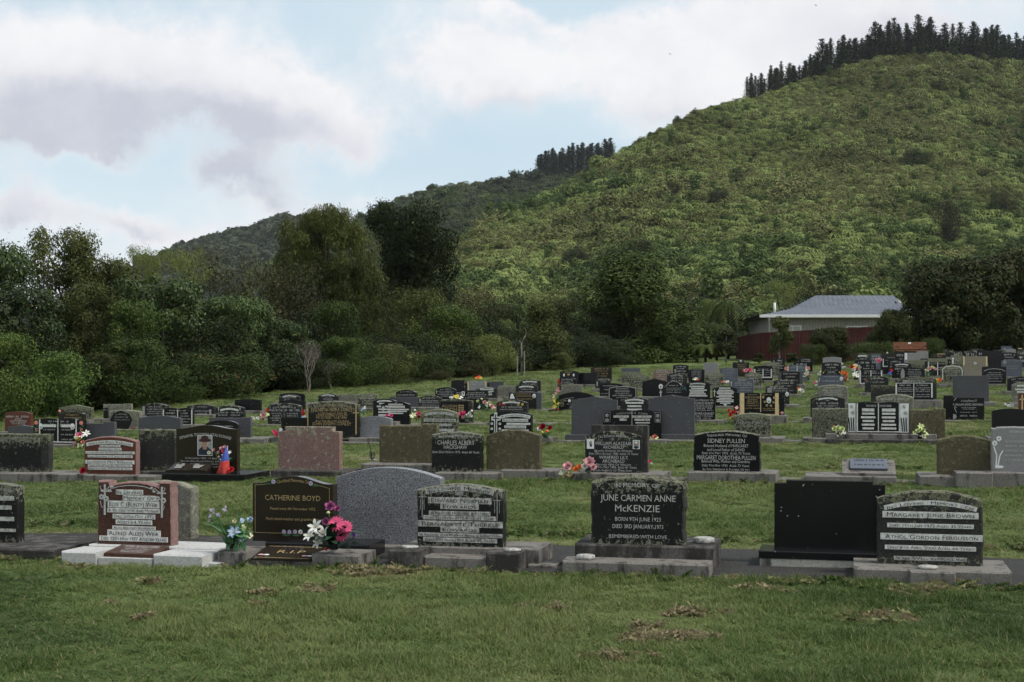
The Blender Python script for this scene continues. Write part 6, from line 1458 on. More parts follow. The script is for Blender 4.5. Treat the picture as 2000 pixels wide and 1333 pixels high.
S(5, 1341, 1387, 745, 'arch', 'black', 4, look='black headstone with stacked white strips', off=.25, face=[('p', 'In Loving Memory', 1363, 749.5, 30, 2.6, 1.5)] + [('P', 'panel_pale', 1362 + (i % 3), 755 + 3.7 * i, (30, 26, 34, 28, 32, 36)[i], 2.3) for i in range(6)])
S(5, 1392, 1440, 754, 'arch', 'black', 5, look='black headstone with star cross and white strips', base=793, pw=(1386, 1450), t=.14, face=[('p', 'Hundman', 1416, 759, 22, 3.4), ('c', W, 1396, 768, 5, 14, .22)] + [('P', 'panel_pale', 1417, 763 + 3.1 * i, (28, 34, 32, 26, 36, 24, 34, 34, 20, 24)[i], 2.0) for i in range(9)] + [('v', 'photo_white', 1417, 791, 3.5, 1.6, 8)])
S(5, 1495, 1542, 751, 'arch', 'dark', 4, look='dark headstone with oval portrait low at right', base=790, t=.16, pw=(1490, 1560), face=[('s', W, 1517, 756, 24, 2.6), ('r', 'photo_grey', 1499, 757.5, 1508, 767), ('s', W, 1523, 759.5, 30, 2.6), ('s', W, 1524, 763.8, 28, 2), ('o', 1537.5, 770, 3.4, 4.4)])
S(5, 1597, 1656, 751, 'arch', 'pale_lichen', 4, look='lichen mottled arched headstone', t=.18, rough=.004, face=[('s', W, 1625, 757, 26, 2.4), ('s', W, 1627, 763.5, 38, 3.2), ('s', W, 1627, 767.5, 34, 2.2), ('s', W, 1627, 771, 38, 2)], off=.2)
S(5, 1701, 1748, 752, 'flat', 'mossy_grey', look='plain mossy flat topped headstone back', back=True, off=-.3)
def px_berr(root, fr, d, hp, w, h):
    x = fr.lx; m = MB(); m.box(x(1748), -.12, hp - .01, x(1822), -.062, fr.lz(748), b=.004); q = m.build('tablet', MATS['black'], root); f = Face(fr, -.12, 5)
    for it in [('r', 'panel_pale', 1748.5, 749, 1751.5, 777), ('r', 'panel_pale', 1818, 749, 1821, 777), ('r', 'panel_pale', 1783.6, 750, 1785, 776), ('r', 'panel_pale', 1748.5, 748.4, 1821, 749.4)] + [('s', W, 1767, 753, 22, 3), ('s', W, 1801, 753, 22, 3)] + [('s', W, x_, y_, 28, 2.3) for x_ in (1767, 1801) for y_ in (758, 761.5, 765, 771, 775)]: f.do(it, False)
    lt = MB(); ms = []
    for c, m2 in f.mb.items():
        o = len(lt.v); lt.v += m2.v; lt.f += [[i + o for i in q2] for q2 in m2.f]; lt.m += [len(ms)] * len(m2.f); ms.append(MATS[c])
    lt.build('lettering', ms, q)
S(5, 1748, 1822, 742, 'flat', 'dark', label='black double book headstone with large white surname along its top', base=781, pw=(1742, 1840), t=.12, extra=px_berr, off=-.35, face=[('T', W, 'BERRINGTON', 1784, 745.3, 42, 5)])
S(5, 1750, 1829, 735, 'arch', 'mossy_grey', 6, look='mossy arched headstone back behind surname headstone', back=True, off=-.2, face=[('s', G, 1790, 739, 36, 2.4, 2)])
S(5, 1861, 1931, 733, 'flat', 'honed_grey', look='large grey headstone back spotted with lichen', back=True, off=-.9, t=.13, base=785, pw=(1856, 1946))
S(5, 1976, 2030, 745, 'arch', 'pale_lichen', 6, look='lichened arched headstone with white strips', off=-.3, face=[('P', 'panel_pale', 1995, 754, 18, 3), ('P', 'panel_pale', 1995, 761, 26, 3), ('P', 'panel_pale', 1998, 766, 24, 3), ('s', W, 1984, 776, 8, 3)])
# ---------------------------------------------------------------- sixth row
S(6, 546, 587, 770, 'arch', 'dark', 5, look='dark headstone with pale rim and ribbon', off=-2.2, auto=(3, W, 1))
S(6, 547, 595, 767, 'arch', 'black', 3, look='blank black headstone back behind pale rimmed one', back=True, off=-2.2)
S(6, 623, 661, 768, 'arch', 'dark', 5, look='dark arched headstone with pale ribbon', off=-1.6, auto=(3, W, 1))
S(6, 661, 705, 770, 'flat', 'pale_lichen', look='pale lichened flat topped headstone back', off=-1.9, back=True)
S(6, 775, 814, 761, 'arch', 'black', 5, look='black arched headstone with white name', off=-1.0, t=.16, face=[('s', W, 795, 765.5, 24, 2, 1), ('t', W, 'Catherine Mary', 795, 771.5, 34, 3)])
S(6, 851, 891, 756, 'arch', 'black', 5, look='black arched headstone with white strips', off=-.5, face=[('s', W, 871, 760.5, 22, 2, 1)] + [('s', W, 872, 764.5 + 3.2 * i, (30, 26, 32, 18)[i], 2.3) for i in range(4)] + [('c', W, 854, 766, 2.5, 6)])
S(6, 931, 971, 755, 'shoulder', 'dark', 4, p=.16, look='dark stepped headstone with white strips', off=-.2, auto=(5, W, 2))
S(6, 973, 1010, 752, 'arch', 'pale_lichen', 1.5, look='lichened grey headstone back', off=-.2, back=True)
S(6, 1008, 1050, 750, 'arch', 'dark', 4, look='dark arched headstone with ribbon and flowers', off=0, auto=(3, W, 1))
S(6, 1096, 1137, 749, 'gable', 'pale_lichen', 3, look='grey lichened low peaked headstone back', back=True, off=-.3)
S(6, 1172, 1216, 748, 'arch', 'black', 3, look='plain black headstone with spaced white lines', off=-.2, face=[('s', W, 1192, 754, 28, 2), ('s', W, 1186, 761.5, 10, 2.2), ('s', W, 1184, 769, 18, 1.8)])
S(6, 1255, 1303, 739, 'gable', 'black', 6, look='blank black peaked headstone', off=-.2)
S(6, 1425, 1472, 740, 'flat', 'blue_grey', look='dark slate headstone with white cross', off=-.3, face=[('T', W, 'BLACK', 1450, 743, 14, 3), ('c', W, 1428.5, 750, 3.5, 10, .25), ('s', W, 1451, 747, 30, 2), ('s', W, 1452, 750, 32, 2.4), ('s', W, 1452, 753, 34, 1.8), ('s', W, 1457, 757.5, 22, 2), ('s', W, 1457, 762.5, 24, 2)])
S(6, 1511, 1557, 740, 'arch', 'dark', 4, look='dark arched headstone with white script', base=770, pw=(1506, 1564), face=[('s', W, 1534, 743.8, 32, 2.2, 1), ('s', W, 1534, 749, 34, 3), ('s', W, 1536, 754, 22, 1.8), ('s', W, 1545, 763, 8, 1.6)])
S(6, 1598, 1648, 733, 'flat', 'blue_grey', look='slate headstone with small round portrait', off=0, face=[('s', W, 1623, 736, 28, 2), ('s', W, 1623, 744.5, 34, 2.6), ('o', 1643.3, 740, 3.2, 4), ('c', W, 1600.5, 742, 2.5, 8)])
S(6, 1689, 1735, 734, 'arch', 'dark', 4, look='dark arched headstone with painted sprig', off=0, face=[('s', W, 1713, 739.5, 26, 2.4, 1), ('s', W, 1713, 747, 26, 2.6), ('l', 'petal_teal', [(1692, 748), (1697, 744)], 1.4), ('v', 'petal_red', 1693, 742, 1.8, 1.6, 7)], pw=(1678, 1738))
S(6, 1967, 2030, 735, 'arch', 'black', 5, look='black arched headstone with pale lettering', off=0, t=.18, face=[('s', W, 1992, 740, 34, 2.4, 2), ('s', W, 1985, 746, 12, 2.4)])
# ---------------------------------------------------------------- seventh row
S(7, 882, 914, 742, 'arch', 'black', 1.5, look='blank black headstone back', off=-1.6, back=True)
S(7, 914, 951, 744, 'book', 'light_grey', 1, look='pale grey book headstone with gold columns', off=-1.6, face=[('r', 'gold_bar', 914, 746, 916.5, 765), ('r', 'gold_bar', 948, 746, 950.5, 765), ('s', W, 932, 748, 24, 1.6), ('s', W, 925, 751, 10, 2), ('s', W, 940, 751, 10, 2)], extra=panels3(907, 913, 952, 957, 745, 766, 'dark', None))
S(7, 957, 984, 745, 'flat', 'honed_grey', look='plain grey headstone back', off=-1.8, back=True)
S(7, 1015, 1056, 741, 'arch', 'dark', 3, look='dark arched headstone with pale rim', off=-.8, auto=(3, W, 1))
S(7, 1090, 1126, 738, 'arch', 'black', 3, look='black headstone with white lettered lines', off=-.2, auto=(5, W))
S(7, 1163, 1193, 738, 'arch', 'dark', 3, look='dark headstone with white cross and name', off=0, face=[('T', W, 'BRADLEY', 1178, 742, 17, 2.8), ('c', W, 1167, 750, 3, 9, .3), ('s', W, 1178, 746, 10, 1.6)])
S(7, 1230, 1270, 731, 'arch', 'dark_lichen', 4, look='mossy dark arched headstone', off=-.4, auto=(4, G))
S(7, 1303, 1342, 729, 'flat', 'dark', look='dark headstone with pale lettering', off=-.2, auto=(4, W))
S(7, 1377, 1414, 728, 'shoulder', 'dark_lichen', 3, look='lichened black shouldered headstone', off=-.2, auto=(6, W))
S(7, 1455, 1488, 728, 'shoulder', 'dark_lichen', 3, look='dark rounded headstone with stones at foot', off=-.2, auto=(3, W))
S(7, 1520, 1568, 724, 'arch', 'honed_grey', 3, look='grey framed dark headstone with spaced lettering', off=0, base=751, pw=(1516, 1574), t=.14, face=[('r', K, 1526, 727, 1562, 750), ('T', W, 'DAISY VICTORIA', 1544, 730.5, 28, 2.6), ('T', W, 'CHAPMAN', 1544, 736.5, 18, 2.6), ('s', W, 1548, 743, 20, 1.6)])
S(7, 1604, 1643, 723, 'arch', 'black', 1.5, look='black headstone with bold white surname', off=-.5, face=[('T', W, 'FARLING', 1624, 727, 14, 3), ('l', 'petal_yellow', [(1607, 730), (1610, 726)], 1.2), ('l', 'petal_yellow', [(1639, 726), (1642, 731)], 1.2), ('s', W, 1624, 731, 20, 1.2)])
S(7, 1679, 1723, 721, 'book', 'black', 1.5, look='black double headstone with white dividing lines', off=-.3, base=750, pw=(1672, 1728), face=book_face(1679, 1723, 722, 750, lines=4))
S(7, 1756, 1806, 718, 'arch', 'black', 3, look='black headstone with pale figure carving', off=-.3, face=[('v', 'photo_grey', 1763, 732, 4, 12, 10), ('s', W, 1786, 722.5, 24, 2), ('s', W, 1786, 727, 26, 2), ('s', W, 1786, 731, 28, 2), ('s', W, 1786, 735, 20, 2)])
S(7, 1837, 1882, 713, 'arch', 'dark_lichen', 5, look='dark headstone with pale arch rim', off=-.4, t=.13, face=[('l', 'panel_pale', [(1841, 742), (1841, 722), (1846, 717), (1860, 715), (1874, 717), (1879, 722), (1879, 742)], 1.6), ('s', W, 1860, 720, 18, 3), ('s', W, 1860, 725, 28, 2), ('s', W, 1860, 729, 26, 2), ('s', W, 1860, 733, 22, 1.8)])
S(7, 1918, 1965, 716, 'flat', 'black', look='black headstone with white arc line', off=-.5, face=[('l', W, [(1922, 725), (1930, 721.5), (1942, 720.5), (1955, 722), (1963, 725.5)], .8), ('s', W, 1942, 728.5, 24, 1.6), ('s', W, 1943, 732.5, 32, 2.6), ('s', W, 1943, 736.5, 26, 1.6), ('s', W, 1943, 740, 30, 1.8), ('s', W, 1943, 745, 26, 1.8)])
# ---------------------------------------------------------------- eighth row
S(8, 1094, 1130, 723, 'gable', 'black', 3, look='black headstone with gold surname and white birds', off=-2, face=[('T', A, 'KNIGHT', 1111, 727.3, 14, 3), ('v', 'photo_white', 1102, 733, 1.8, 3, 7), ('v', 'photo_white', 1121, 733, 1.8, 3, 7), ('v', A, 1111, 732, 3, 2, 7), ('s', W, 1111, 740, 28, 2)])
S(8, 1124, 1166, 728, 'flat', 'black', look='blank black square headstone back', off=-2.2, back=True)
S(8, 1214, 1254, 726, 'flat', 'dark_lichen', look='lichened dark headstone', off=-1.2, auto=(4, G))
S(8, 1276, 1313, 721, 'arch', 'pink_granite', 3, look='pink granite double headstone', off=-1, auto=(5, W))
S(8, 1345, 1376, 720, 'shoulder', 'black', 2, look='black shouldered headstone with white lettering', off=-1, auto=(7, W))
S(8, 1406, 1441, 718, 'arch', 'blue_grey', 2, look='blue grey granite arched headstone', off=-.8, auto=(5, G))
S(8, 1472, 1509, 714, 'arch', 'black', 2, look='black open book headstone with white edges', off=-.5, face=book_face(1473, 1508, 719, 738, lines=4) )
S(8, 1538, 1576, 712, 'book', 'blue_grey', 1.5, look='slate book headstone with pink rose panels', off=-.5, face=book_face(1538, 1576, 713, 736, lines=4), extra=panels3(1533, 1537.5, 1576.5, 1581, 714, 736, 'black', 'rose'))
S(8, 1605, 1643, 707, 'arch', 'black', 2, look='black headstone with small red emblem', off=-1, auto=(4, W))
S(8, 1681, 1711, 710, 'flat', 'black', look='black square headstone with white lines', off=-1, auto=(4, W))
S(8, 1742, 1780, 708, 'arch', 'black', 3, look='black headstone with white arc line', off=-1, auto=(5, W, 1))
S(8, 1775, 1806, 703, 'flat', 'dark_lichen', look='mottled dark headstone behind others', off=-.8)
S(8, 1812, 1850, 700, 'flat', 'dark_lichen', look='mossy headstone with double black tablet', off=-.9, face=[('r', K, 1815, 708, 1846, 734), ('r', 'panel_pale', 1830.5, 708, 1832, 734), ('r', 'panel_pale', 1812.5, 707, 1814.5, 734), ('s', W, 1823, 711, 12, 2), ('s', W, 1839, 711, 12, 2), ('s', W, 1838, 718, 12, 1.6), ('s', W, 1838, 722, 12, 1.6)])
S(8, 1881, 1928, 696, 'flat', 'tan_stone', look='tan headstone with gold lettering and side bars', off=-1, face=[('r', 'gold_bar', 1881, 697, 1884, 714), ('r', 'gold_bar', 1925, 697, 1928.5, 715), ('o', 1904.5, 710, 2.6, 2.6, 1)] + [('s', A, 1904, 699 + 4 * i, 30, 2) for i in (0, 1, 2, 4, 5)])
S(8, 1956, 1996, 701, 'arch', 'blue_grey', 4, look='blue grey granite headstone with carved angel', off=-1, face=[('f', G, 1962, 708, 4), ('s', G, 1978, 705, 22, 1.8), ('s', G, 1978, 716, 22, 1.6), ('s', G, 1976, 720, 22, 1.6)])
# ---------------------------------------------------------------- ninth row and beyond
S(9, 1154, 1195, 716, 'gable', 'brown_black', 2, look='dark headstone with gold crucifix', off=-3, auto=(4, A))
S(9, 1214, 1251, 719, 'flat', 'blue_grey', look='plain slate headstone back', off=-2.8, back=True)
S(9, 1315, 1345, 712, 'arch', 'black', 2, look='black headstone with small white cross', off=-1.5, auto=(4, W), face=[('c', W, 1319, 725, 2.6, 8, .3)])
S(9, 1374, 1403, 708, 'arch', 'light_grey', 1.5, look='plain light grey headstone back', off=-1.5, back=True)
S(9, 1440, 1457, 703, 'round', 'brown_black', 8, look='brown gold lettered headstone with white medallion', off=-1.5, face=[('o', 1447, 705.5, 2, 2), ('s', A, 1448, 713, 13, 2), ('s', A, 1448, 717, 13, 2), ('s', A, 1448, 721, 11, 2)], extra=panels3(1431, 1439.5, 1457.5, 1463, 708, 727, 'black', None))
S(9, 1492, 1522, 707, 'arch', 'dark_lichen', 2, look='mossy dark headstone', off=-1.5, auto=(3, G))
S(9, 1550, 1580, 706, 'arch', 'black', 1.5, look='black headstone behind slate book headstone', off=-1.2, auto=(3, W))
S(9, 1607, 1644, 697, 'arch', 'light_grey', 2, look='plain grey headstone back at column end', off=-1.5, back=True, pmat='concrete')
S(9, 1670, 1703, 703, 'arch', 'black', 1, look='black headstone with white lines', off=-1.5, auto=(3, W))
S(9, 1720, 1757, 697, 'flat', 'black', look='black headstone with white column at left', off=-1.5, face=[('r', 'panel_pale', 1724, 701, 1726, 716), ('r', 'panel_pale', 1724, 715, 1736, 717), ('s', W, 1740, 699, 14, 2), ('s', W, 1735, 704, 10, 1.5), ('s', W, 1735, 709, 8, 1.5)])
S(9, 1734, 1764, 702, 'flat', 'black', look='black headstone half hidden with lettering', off=-1.7, auto=(4, W))
S(9, 1797, 1815, 700, 'flat', 'dark', look='dark headstone with white cross', off=-1, face=[('c', W, 1799.5, 711, 4, 9, .3), ('s', W, 1808, 704, 10, 1.6)])
S(9, 1857, 1882, 694, 'flat', 'dark_lichen', look='mossy headstone with white candle panel', off=-1.4, face=[('v', 'photo_white', 1861, 701, 2.4, 2, 8), ('r', 'photo_white', 1859.6, 703.5, 1862.2, 711)] + [('s', W, 1871, 700 + 2.6 * i, 16, 1.5) for i in range(5)])
S(9, 1930, 1957, 685, 'flat', 'black', look='tall blank black headstone', off=-1.6)
S(10, 1506, 1533, 700, 'flat', 'black', look='black headstone with white lettering', off=-3, auto=(4, W))
S(10, 1560, 1587, 699, 'flat', 'black', look='black square headstone with white lettering', off=-3, auto=(5, W))
S(10, 1672, 1697, 690, 'arch', 'dark', 2, look='dark arched headstone with pale ribbon', off=-2.5, auto=(4, W, 1))
S(10, 1700, 1721, 691, 'flat', 'blue_grey', look='slate headstone with white lines', off=-2.5, auto=(4, W))
S(10, 1766, 1811, 689, 'flat', 'light_grey', look='pale headstone with white lettered panels', off=-2.5, face=[('r', 'photo_white', 1767, 690, 1772, 703)] + [('s', W, 1790, 691 + 2.4 * i, 30, 1.6) for i in range(5)])
S(10, 1748, 1766, 687, 'arch', 'black', 2, look='black arched headstone', off=-2.3, auto=(3, W))
S(10, 1820, 1842, 690, 'round', 'dark', 4, look='dark round topped headstone', off=-2.6)
S(10, 1829, 1848, 690, 'flat', 'brown_black', look='small headstone with gold lines', off=-2.9, face=[('r', 'gold_bar', 1830, 691.5, 1846, 692.4), ('s', A, 1835, 694, 10, 1.6), ('s', A, 1834, 697, 9, 1.6)])
S(10, 1846, 1858, 692, 'flat', 'black', look='low black headstone', off=-2.7, auto=(2, W))
S(10, 1955, 1986, 688, 'arch', 'black', 2, look='black arched headstone with white lines', off=-2.3, auto=(4, W))
S(10, 1986, 2010, 684, 'arch', 'dark', 2, look='dark headstone with white cross', off=-2.3, auto=(3, W), face=[('c', W, 1993, 699, 3.4, 6, .3)])
S(11, 1720, 1747, 688, 'gable', 'brown_black', 3, look='brown peaked headstone with white medallion', off=-3.5, face=[('o', 1733, 689.5, 1.8, 1.8)])
S(11, 1790, 1813, 685, 'arch', 'light_grey', 2, look='grey arched headstone', off=-3.5)
S(11, 1860, 1880, 686, 'arch', 'dark', 1.5, look='small dark arched headstone', off=-3.5, auto=(2, W))
S(11, 1883, 1905, 685, 'arch', 'dark', 1.5, look='dark headstone with pale top line', off=-3.5, auto=(2, W))
S(11, 1908, 1930, 684, 'flat', 'black', look='black flat headstone', off=-3.5, auto=(2, W))
S(11, 1942, 1962, 683, 'arch', 'dark', 1.5, look='dark arched headstone', off=-3.5, auto=(2, W))
S(11, 1964, 1984, 681, 'arch', 'light_grey', 2, look='grey arched headstone with red candle', off=-3.5)
S(11, 1988, 2008, 680, 'flat', 'brown_black', look='brown headstone with gold top', off=-3.5, face=[('r', 'gold_bar', 1988, 680.5, 1996, 682)])
S(12, 1840, 1862, 683, 'flat', 'dark', look='tiny dark headstone under the rusty leaved tree', off=-5)
S(12, 1955, 1976, 676, 'flat', 'blue_grey', look='slate headstone under the rusty leaved tree', off=-5, auto=(3, W))
S(12, 1895, 1920, 681, 'arch', 'dark', 1.5, look='tiny dark arched headstone', off=-5, auto=(2, W))
build_stones()
# ------------------------------------------------------------------ flowers
def basis(n):
    n = np.array(n, float); n /= np.linalg.norm(n); a = np.cross(n, (0.3, .2, 1)); a /= np.linalg.norm(a); return a, np.cross(n, a), n
def petal(mb, c, B, ang, r0, L, Wd, tilt, curl, mi=0, pts=4):
    a, b, n = B; d = a * cos(ang) + b * sin(ang); s = np.cross(n, d); o = len(mb.v); prof = (.35, .95, 1.0, .25)
    p = np.array(c, float) + d * r0; th = tilt
    for i in range(pts):
        w = Wd * prof[i] / 2
        mb.v += [tuple(p - s * w + n * .12 * w), tuple(p + s * w + n * .12 * w)]
        p = p + (d * cos(th) + n * sin(th)) * L / (pts - 1); th += curl
    for i in range(pts - 1): mb.f.append([o + 2 * i, o + 2 * i + 1, o + 2 * i + 3, o + 2 * i + 2]); mb.m.append(mi)
def bloom(kind, c, n, r, seed=0):
    mb = MB(); B = basis(n); rr = random.Random(seed); c = np.array(c, float)
    if kind == 'gerbera':
        for k in range(2):
            for i in range(15): petal(mb, c + B[2] * .05 * r * k, B, 2 * pi * (i + .5 * k) / 15, r * .12, r * (1 - .2 * k) * rr.uniform(.9, 1.05), r * .26, .1 + .25 * k, -.08)
        mb.tube([c, c + B[2] * r * .16], [r * .2, r * .15], 8, 1)
    elif kind == 'lily':
        for i in range(6): petal(mb, c, B, 2 * pi * i / 6 + rr.random() * .3, r * .05, r * 1.15 * rr.uniform(.85, 1.1), r * .45, .75, -.42)
        for i in range(4): t = rr.random() * 6.28; mb.tube([c, c + (B[2] * .6 + (B[0] * cos(t) + B[1] * sin(t)) * .2) * r], r * .02, 4, 1)
    elif kind == 'rose':
        for k, (m, L, tl) in enumerate(((5, .95, .25), (5, .85, .65), (4, .7, 1.05), (3, .5, 1.35))):
            for i in range(m): petal(mb, c - B[2] * r * .2, B, 2 * pi * (i + .37 * k) / m, r * .08, r * L, r * .95 * L, tl, .22)
    elif kind == 'peony':
        for k in range(5):
            for i in range(9 - k): petal(mb, c - B[2] * r * .15, B, 2 * pi * (i + .4 * k) / (9 - k) + rr.random() * .2, r * .04, r * (1 - .13 * k) * rr.uniform(.85, 1.1), r * .5, .15 + .27 * k, .12)
    elif kind == 'cluster':
        for i in range(7):
            q = c + (B[0] * rr.uniform(-1, 1) + B[1] * rr.uniform(-1, 1) + B[2] * rr.uniform(-.3, .6)) * r * .7
            for j in range(4): petal(mb, q, B, 2 * pi * j / 4 + i, 0, r * .42, r * .34, .4, -.2)
    else:
        mb.lathe([(.25 * r, -.5 * r), (.7 * r, -.15 * r), (.75 * r, .2 * r), (.4 * r, .6 * r), (.05 * r, .75 * r)], *c, n=7)
    return mb
def bouquet(px, base, row, off, blooms, label, leaves_=(), vase='pot', nleaf=14, lmat='leaf_mid', spread=1.0, name='flowers', group=None, vr=5.0, stem=True):
    """blooms: (x px, y px, radius px, kind, material)"""
    fr = Frame(px, ROWS[row] + off); z0 = max(0.0, fr.lz(base)); k = 1 / fr.s
    root = empty(name, (fr.X, fr.Y, fr.z + z0), -TH); r = random.Random(int(px * 3 + base))
    L = lambda x, y, dy=0.0: np.array([(x - px) / fr.kx, dy, fr.lz(y) - z0])
    top = min(b[1] for b in blooms)
    fo = MB()
    for i, (x, y, rad, kind, mat) in enumerate(blooms):
        p = L(x, y, r.uniform(-1, .3) * rad * k * 1.5 - .01); p[2] = max(p[2], rad * k * .5)
        n = np.array([p[0] * 1.5 + r.uniform(-.15, .15), -.75, .5 + r.uniform(-.2, .2)])
        mats = [MATS[mat], MATS['petal_yellow' if kind == 'lily' else 'letter_black']]
        bloom(kind, p, n, rad * k, i + int(px)).build('bloom', mats, root, True)
        if stem: fo.tube([(p[0] * .25, .01, .02), (p[0] * .7, .01, p[2] * .6), tuple(p - np.array([0, 0, .3 * rad * k]))], .0035 if row < 3 else .006, 4)
    H = L(px, top)[2]; Wm = max(.06, max(abs(L(b[0], b[1])[0]) for b in blooms))
    for i in range(nleaf):
        a = 2 * pi * r.random(); ln = H * r.uniform(.3, .75) + .02; wd = ln * r.uniform(.16, .3)
        B = basis((cos(a) * .6, sin(a) * .6 - .2, 1.0)); petal(fo, (r.uniform(-.3, .3) * Wm, r.uniform(-.02, .02), r.uniform(.02, .3) * H), (np.array((1., 0, 0)), np.array((0., 1, 0)), np.array((0., 0, 1))), a, .0, ln * spread, wd, r.uniform(.3, 1.1), -.3)
    for (x, y, ln, ang) in leaves_:
        p = L(x, y, -.03); s_ = ln * k; d = np.array([cos(ang), -.25, -sin(ang)]); o = len(fo.v); pr = np.array([sin(ang), 0, cos(ang)]) * s_ * .22
        fo.v += [tuple(p), tuple(p + d * s_ * .5 + pr), tuple(p + d * s_), tuple(p + d * s_ * .5 - pr)]; fo.f.append([o, o + 1, o + 2, o + 3]); fo.m.append(0)
    if fo.v: fo.build('foliage', MATS[lmat], root)
    if vase:
        v = MB(); w = vr * k; v.lathe([(w * .7, 0), (w, w * .25), (w * .85, w * 1.0), (w * .95, w * 1.1), (w * .6, w * 1.05)], 0, 0, 0, 12); v.build('vase', MATS['lid_white' if vase == 'white' else ('steel' if vase == 'steel' else 'iron')], root, True)
    tag(root, label, 'flowers', group); return root
PW, PC, PP, PPP, PH, PR, PCR, PO, PL, PB, PM, PY, PS, PLI = ('petal_white', 'petal_cream', 'petal_pink', 'petal_palepink', 'petal_hot', 'petal_red', 'petal_crimson', 'petal_orange', 'petal_lilac', 'petal_blue', 'petal_mauve', 'petal_yellow', 'petal_salmon', 'petal_lime')
bouquet(456, 1072, 1, .02, [(416, 996, 5, 'cluster', PL), (413, 1009, 5, 'cluster', PL), (427, 1007, 5.5, 'cluster', PL), (443, 995, 6, 'cluster', PL), (421, 1001, 4, 'cluster', PL), (411, 1018, 3.5, 'cluster', PL), (460, 1018, 5, 'rose', PC), (476, 1016, 7, 'cluster', PB), (493, 1013, 7, 'rose', PB), (462, 1040, 15, 'lily', PB), (478, 1030, 7, 'cluster', PLI), (487, 1047, 7, 'cluster', PC), (474, 1053, 6, 'lily', PB), (468, 1006, 4, 'cluster', 'petal_stem')],
        'pale blue and lilac artificial flowers beside the gold lettered headstone', [(455, 1052, 24, 2.0), (464, 1056, 28, 1.5), (474, 1054, 26, 1.1), (482, 1035, 18, .8)], 'pot', 26, 'leaf_mid', 1.0, vr=9)
bouquet(652, 1074, 1, -.02, [(650, 988, 12, 'rose', PM), (664, 992, 8, 'rose', PM), (660, 1015, 9, 'rose', PM), (640, 1018, 9, 'rose', PM), (655, 1030, 8, 'rose', PM), (622, 1030, 15, 'lily', PW), (632, 1046, 18, 'lily', PW), (613, 1047, 13, 'lily', PW), (624, 1062, 12, 'lily', PW), (661, 1022, 16, 'gerbera', PP), (674, 1030, 14, 'gerbera', PP), (666, 1046, 15, 'gerbera', PP), (643, 1002, 5, 'bud', PLI), (640, 1072, 4, 'cluster', PR), (652, 1073, 4, 'cluster', PCR), (694, 1045, 6, 'cluster', 'petal_violet')],
        'bright pink gerberas with white lilies and mauve roses', [(672, 1060, 20, .4), (688, 1058, 16, .1)], 'pot', 22, 'leaf_deep', vr=10)
bouquet(168, 925, 2, -.1, [(168, 919, 8, 'rose', PCR)], 'single dark red rose on the red granite plinth', (), None, 9, 'leaf_deep', 2.2)
bouquet(436, 917, 2, -.05, [(420, 879, 4, 'rose', PPP), (428, 884, 4, 'rose', PPP), (434, 876, 4.5, 'rose', PPP), (441, 873, 4, 'rose', PPP), (438, 881, 4, 'rose', PP), (449, 884, 4, 'lily', PW), (428, 893, 3.5, 'bud', PPP), (444, 889, 4, 'rose', PP)], 'spray of pale pink roses behind the small flag', (), None, 10, 'leaf_mid', .7)
bouquet(456, 924, 2, -.12, [(455, 917, 7, 'rose', PR)], 'bright red rose at the foot of the small flag', (), None, 3, 'leaf_mid')
bouquet(1108, 934, 2, -.05, [(1110, 911, 11, 'rose', PPP), (1100, 923, 7, 'cluster', PC), (1113, 926, 7, 'cluster', 'petal_tan'), (1100, 930, 5, 'cluster', 'petal_tan')], 'faded pale pink rose with withered tan leaves', (), None, 14, 'leaf_mid', 1.0)
bouquet(1130, 923, 2, .0, [(1126, 916, 7, 'peony', PO), (1133, 911, 6, 'peony', PO)], 'small bright orange flowers between pale pink flowers', (), None, 4, 'leaf_deep')
bouquet(1150, 924, 2, .0, [(1154, 902, 13, 'peony', PPP), (1145, 910, 8, 'peony', PW), (1160, 912, 8, 'peony', PPP)], 'large pale pink peony leaning on the photograph tablet', (), 'steel', 8, 'leaf_deep', vr=5)
bouquet(155, 873, 3, -.05, [(151, 850, 6, 'rose', PPP), (156, 857, 6, 'rose', PY), (163, 852, 6, 'lily', PW), (168, 848, 8, 'lily', PW), (160, 849, 5, 'rose', PP), (150, 862, 5, 'rose', PS), (147, 870, 6, 'rose', PPP), (164, 864, 5, 'rose', PS), (156, 872, 5, 'cluster', PLI), (162, 872, 5, 'cluster', PLI), (152, 853, 5, 'cluster', PC)], 'mixed pink white and yellow flowers beside the rose panel book', (), 'white', 12)
bouquet(500, 822, 4, .1, [(494, 817, 4.5, 'peony', PW), (500, 819, 4, 'peony', PC), (505, 817, 4, 'peony', PW)], 'three white flower balls before the blank black headstone', (), None, 3)
bouquet(519, 820, 4, .15, [(516, 812, 7, 'rose', PPP), (524, 811, 5, 'cluster', PLI), (522, 803, 4, 'rose', PR), (524, 800, 3, 'rose', PR), (515, 823, 3, 'rose', PR), (520, 822, 3, 'rose', PW)], 'pink rose and red flowers left of the double black headstone', (), None, 6)
bouquet(595, 826, 4, .2, [(593, 803, 3.5, 'rose', PR), (594, 809, 4.5, 'rose', PR), (594, 814, 4, 'cluster', PB)], 'small red flowers right of the double black headstone', (), None, 5)
bouquet(542, 862, 3, .3, [(535, 843, 4, 'rose', PH), (540, 846, 5, 'rose', PH), (541, 851, 4, 'rose', PH), (548, 840, 4, 'cluster', PL)], 'hot pink roses left of the pink granite headstone', (), None, 6)
bouquet(762, 828, 3, 1.2, [(757, 812, 3.5, 'rose', PH), (765, 812, 4, 'rose', PH), (766, 822, 3, 'bud', PLI)], 'two round pink blooms before the small white cross headstone', (), None, 4)
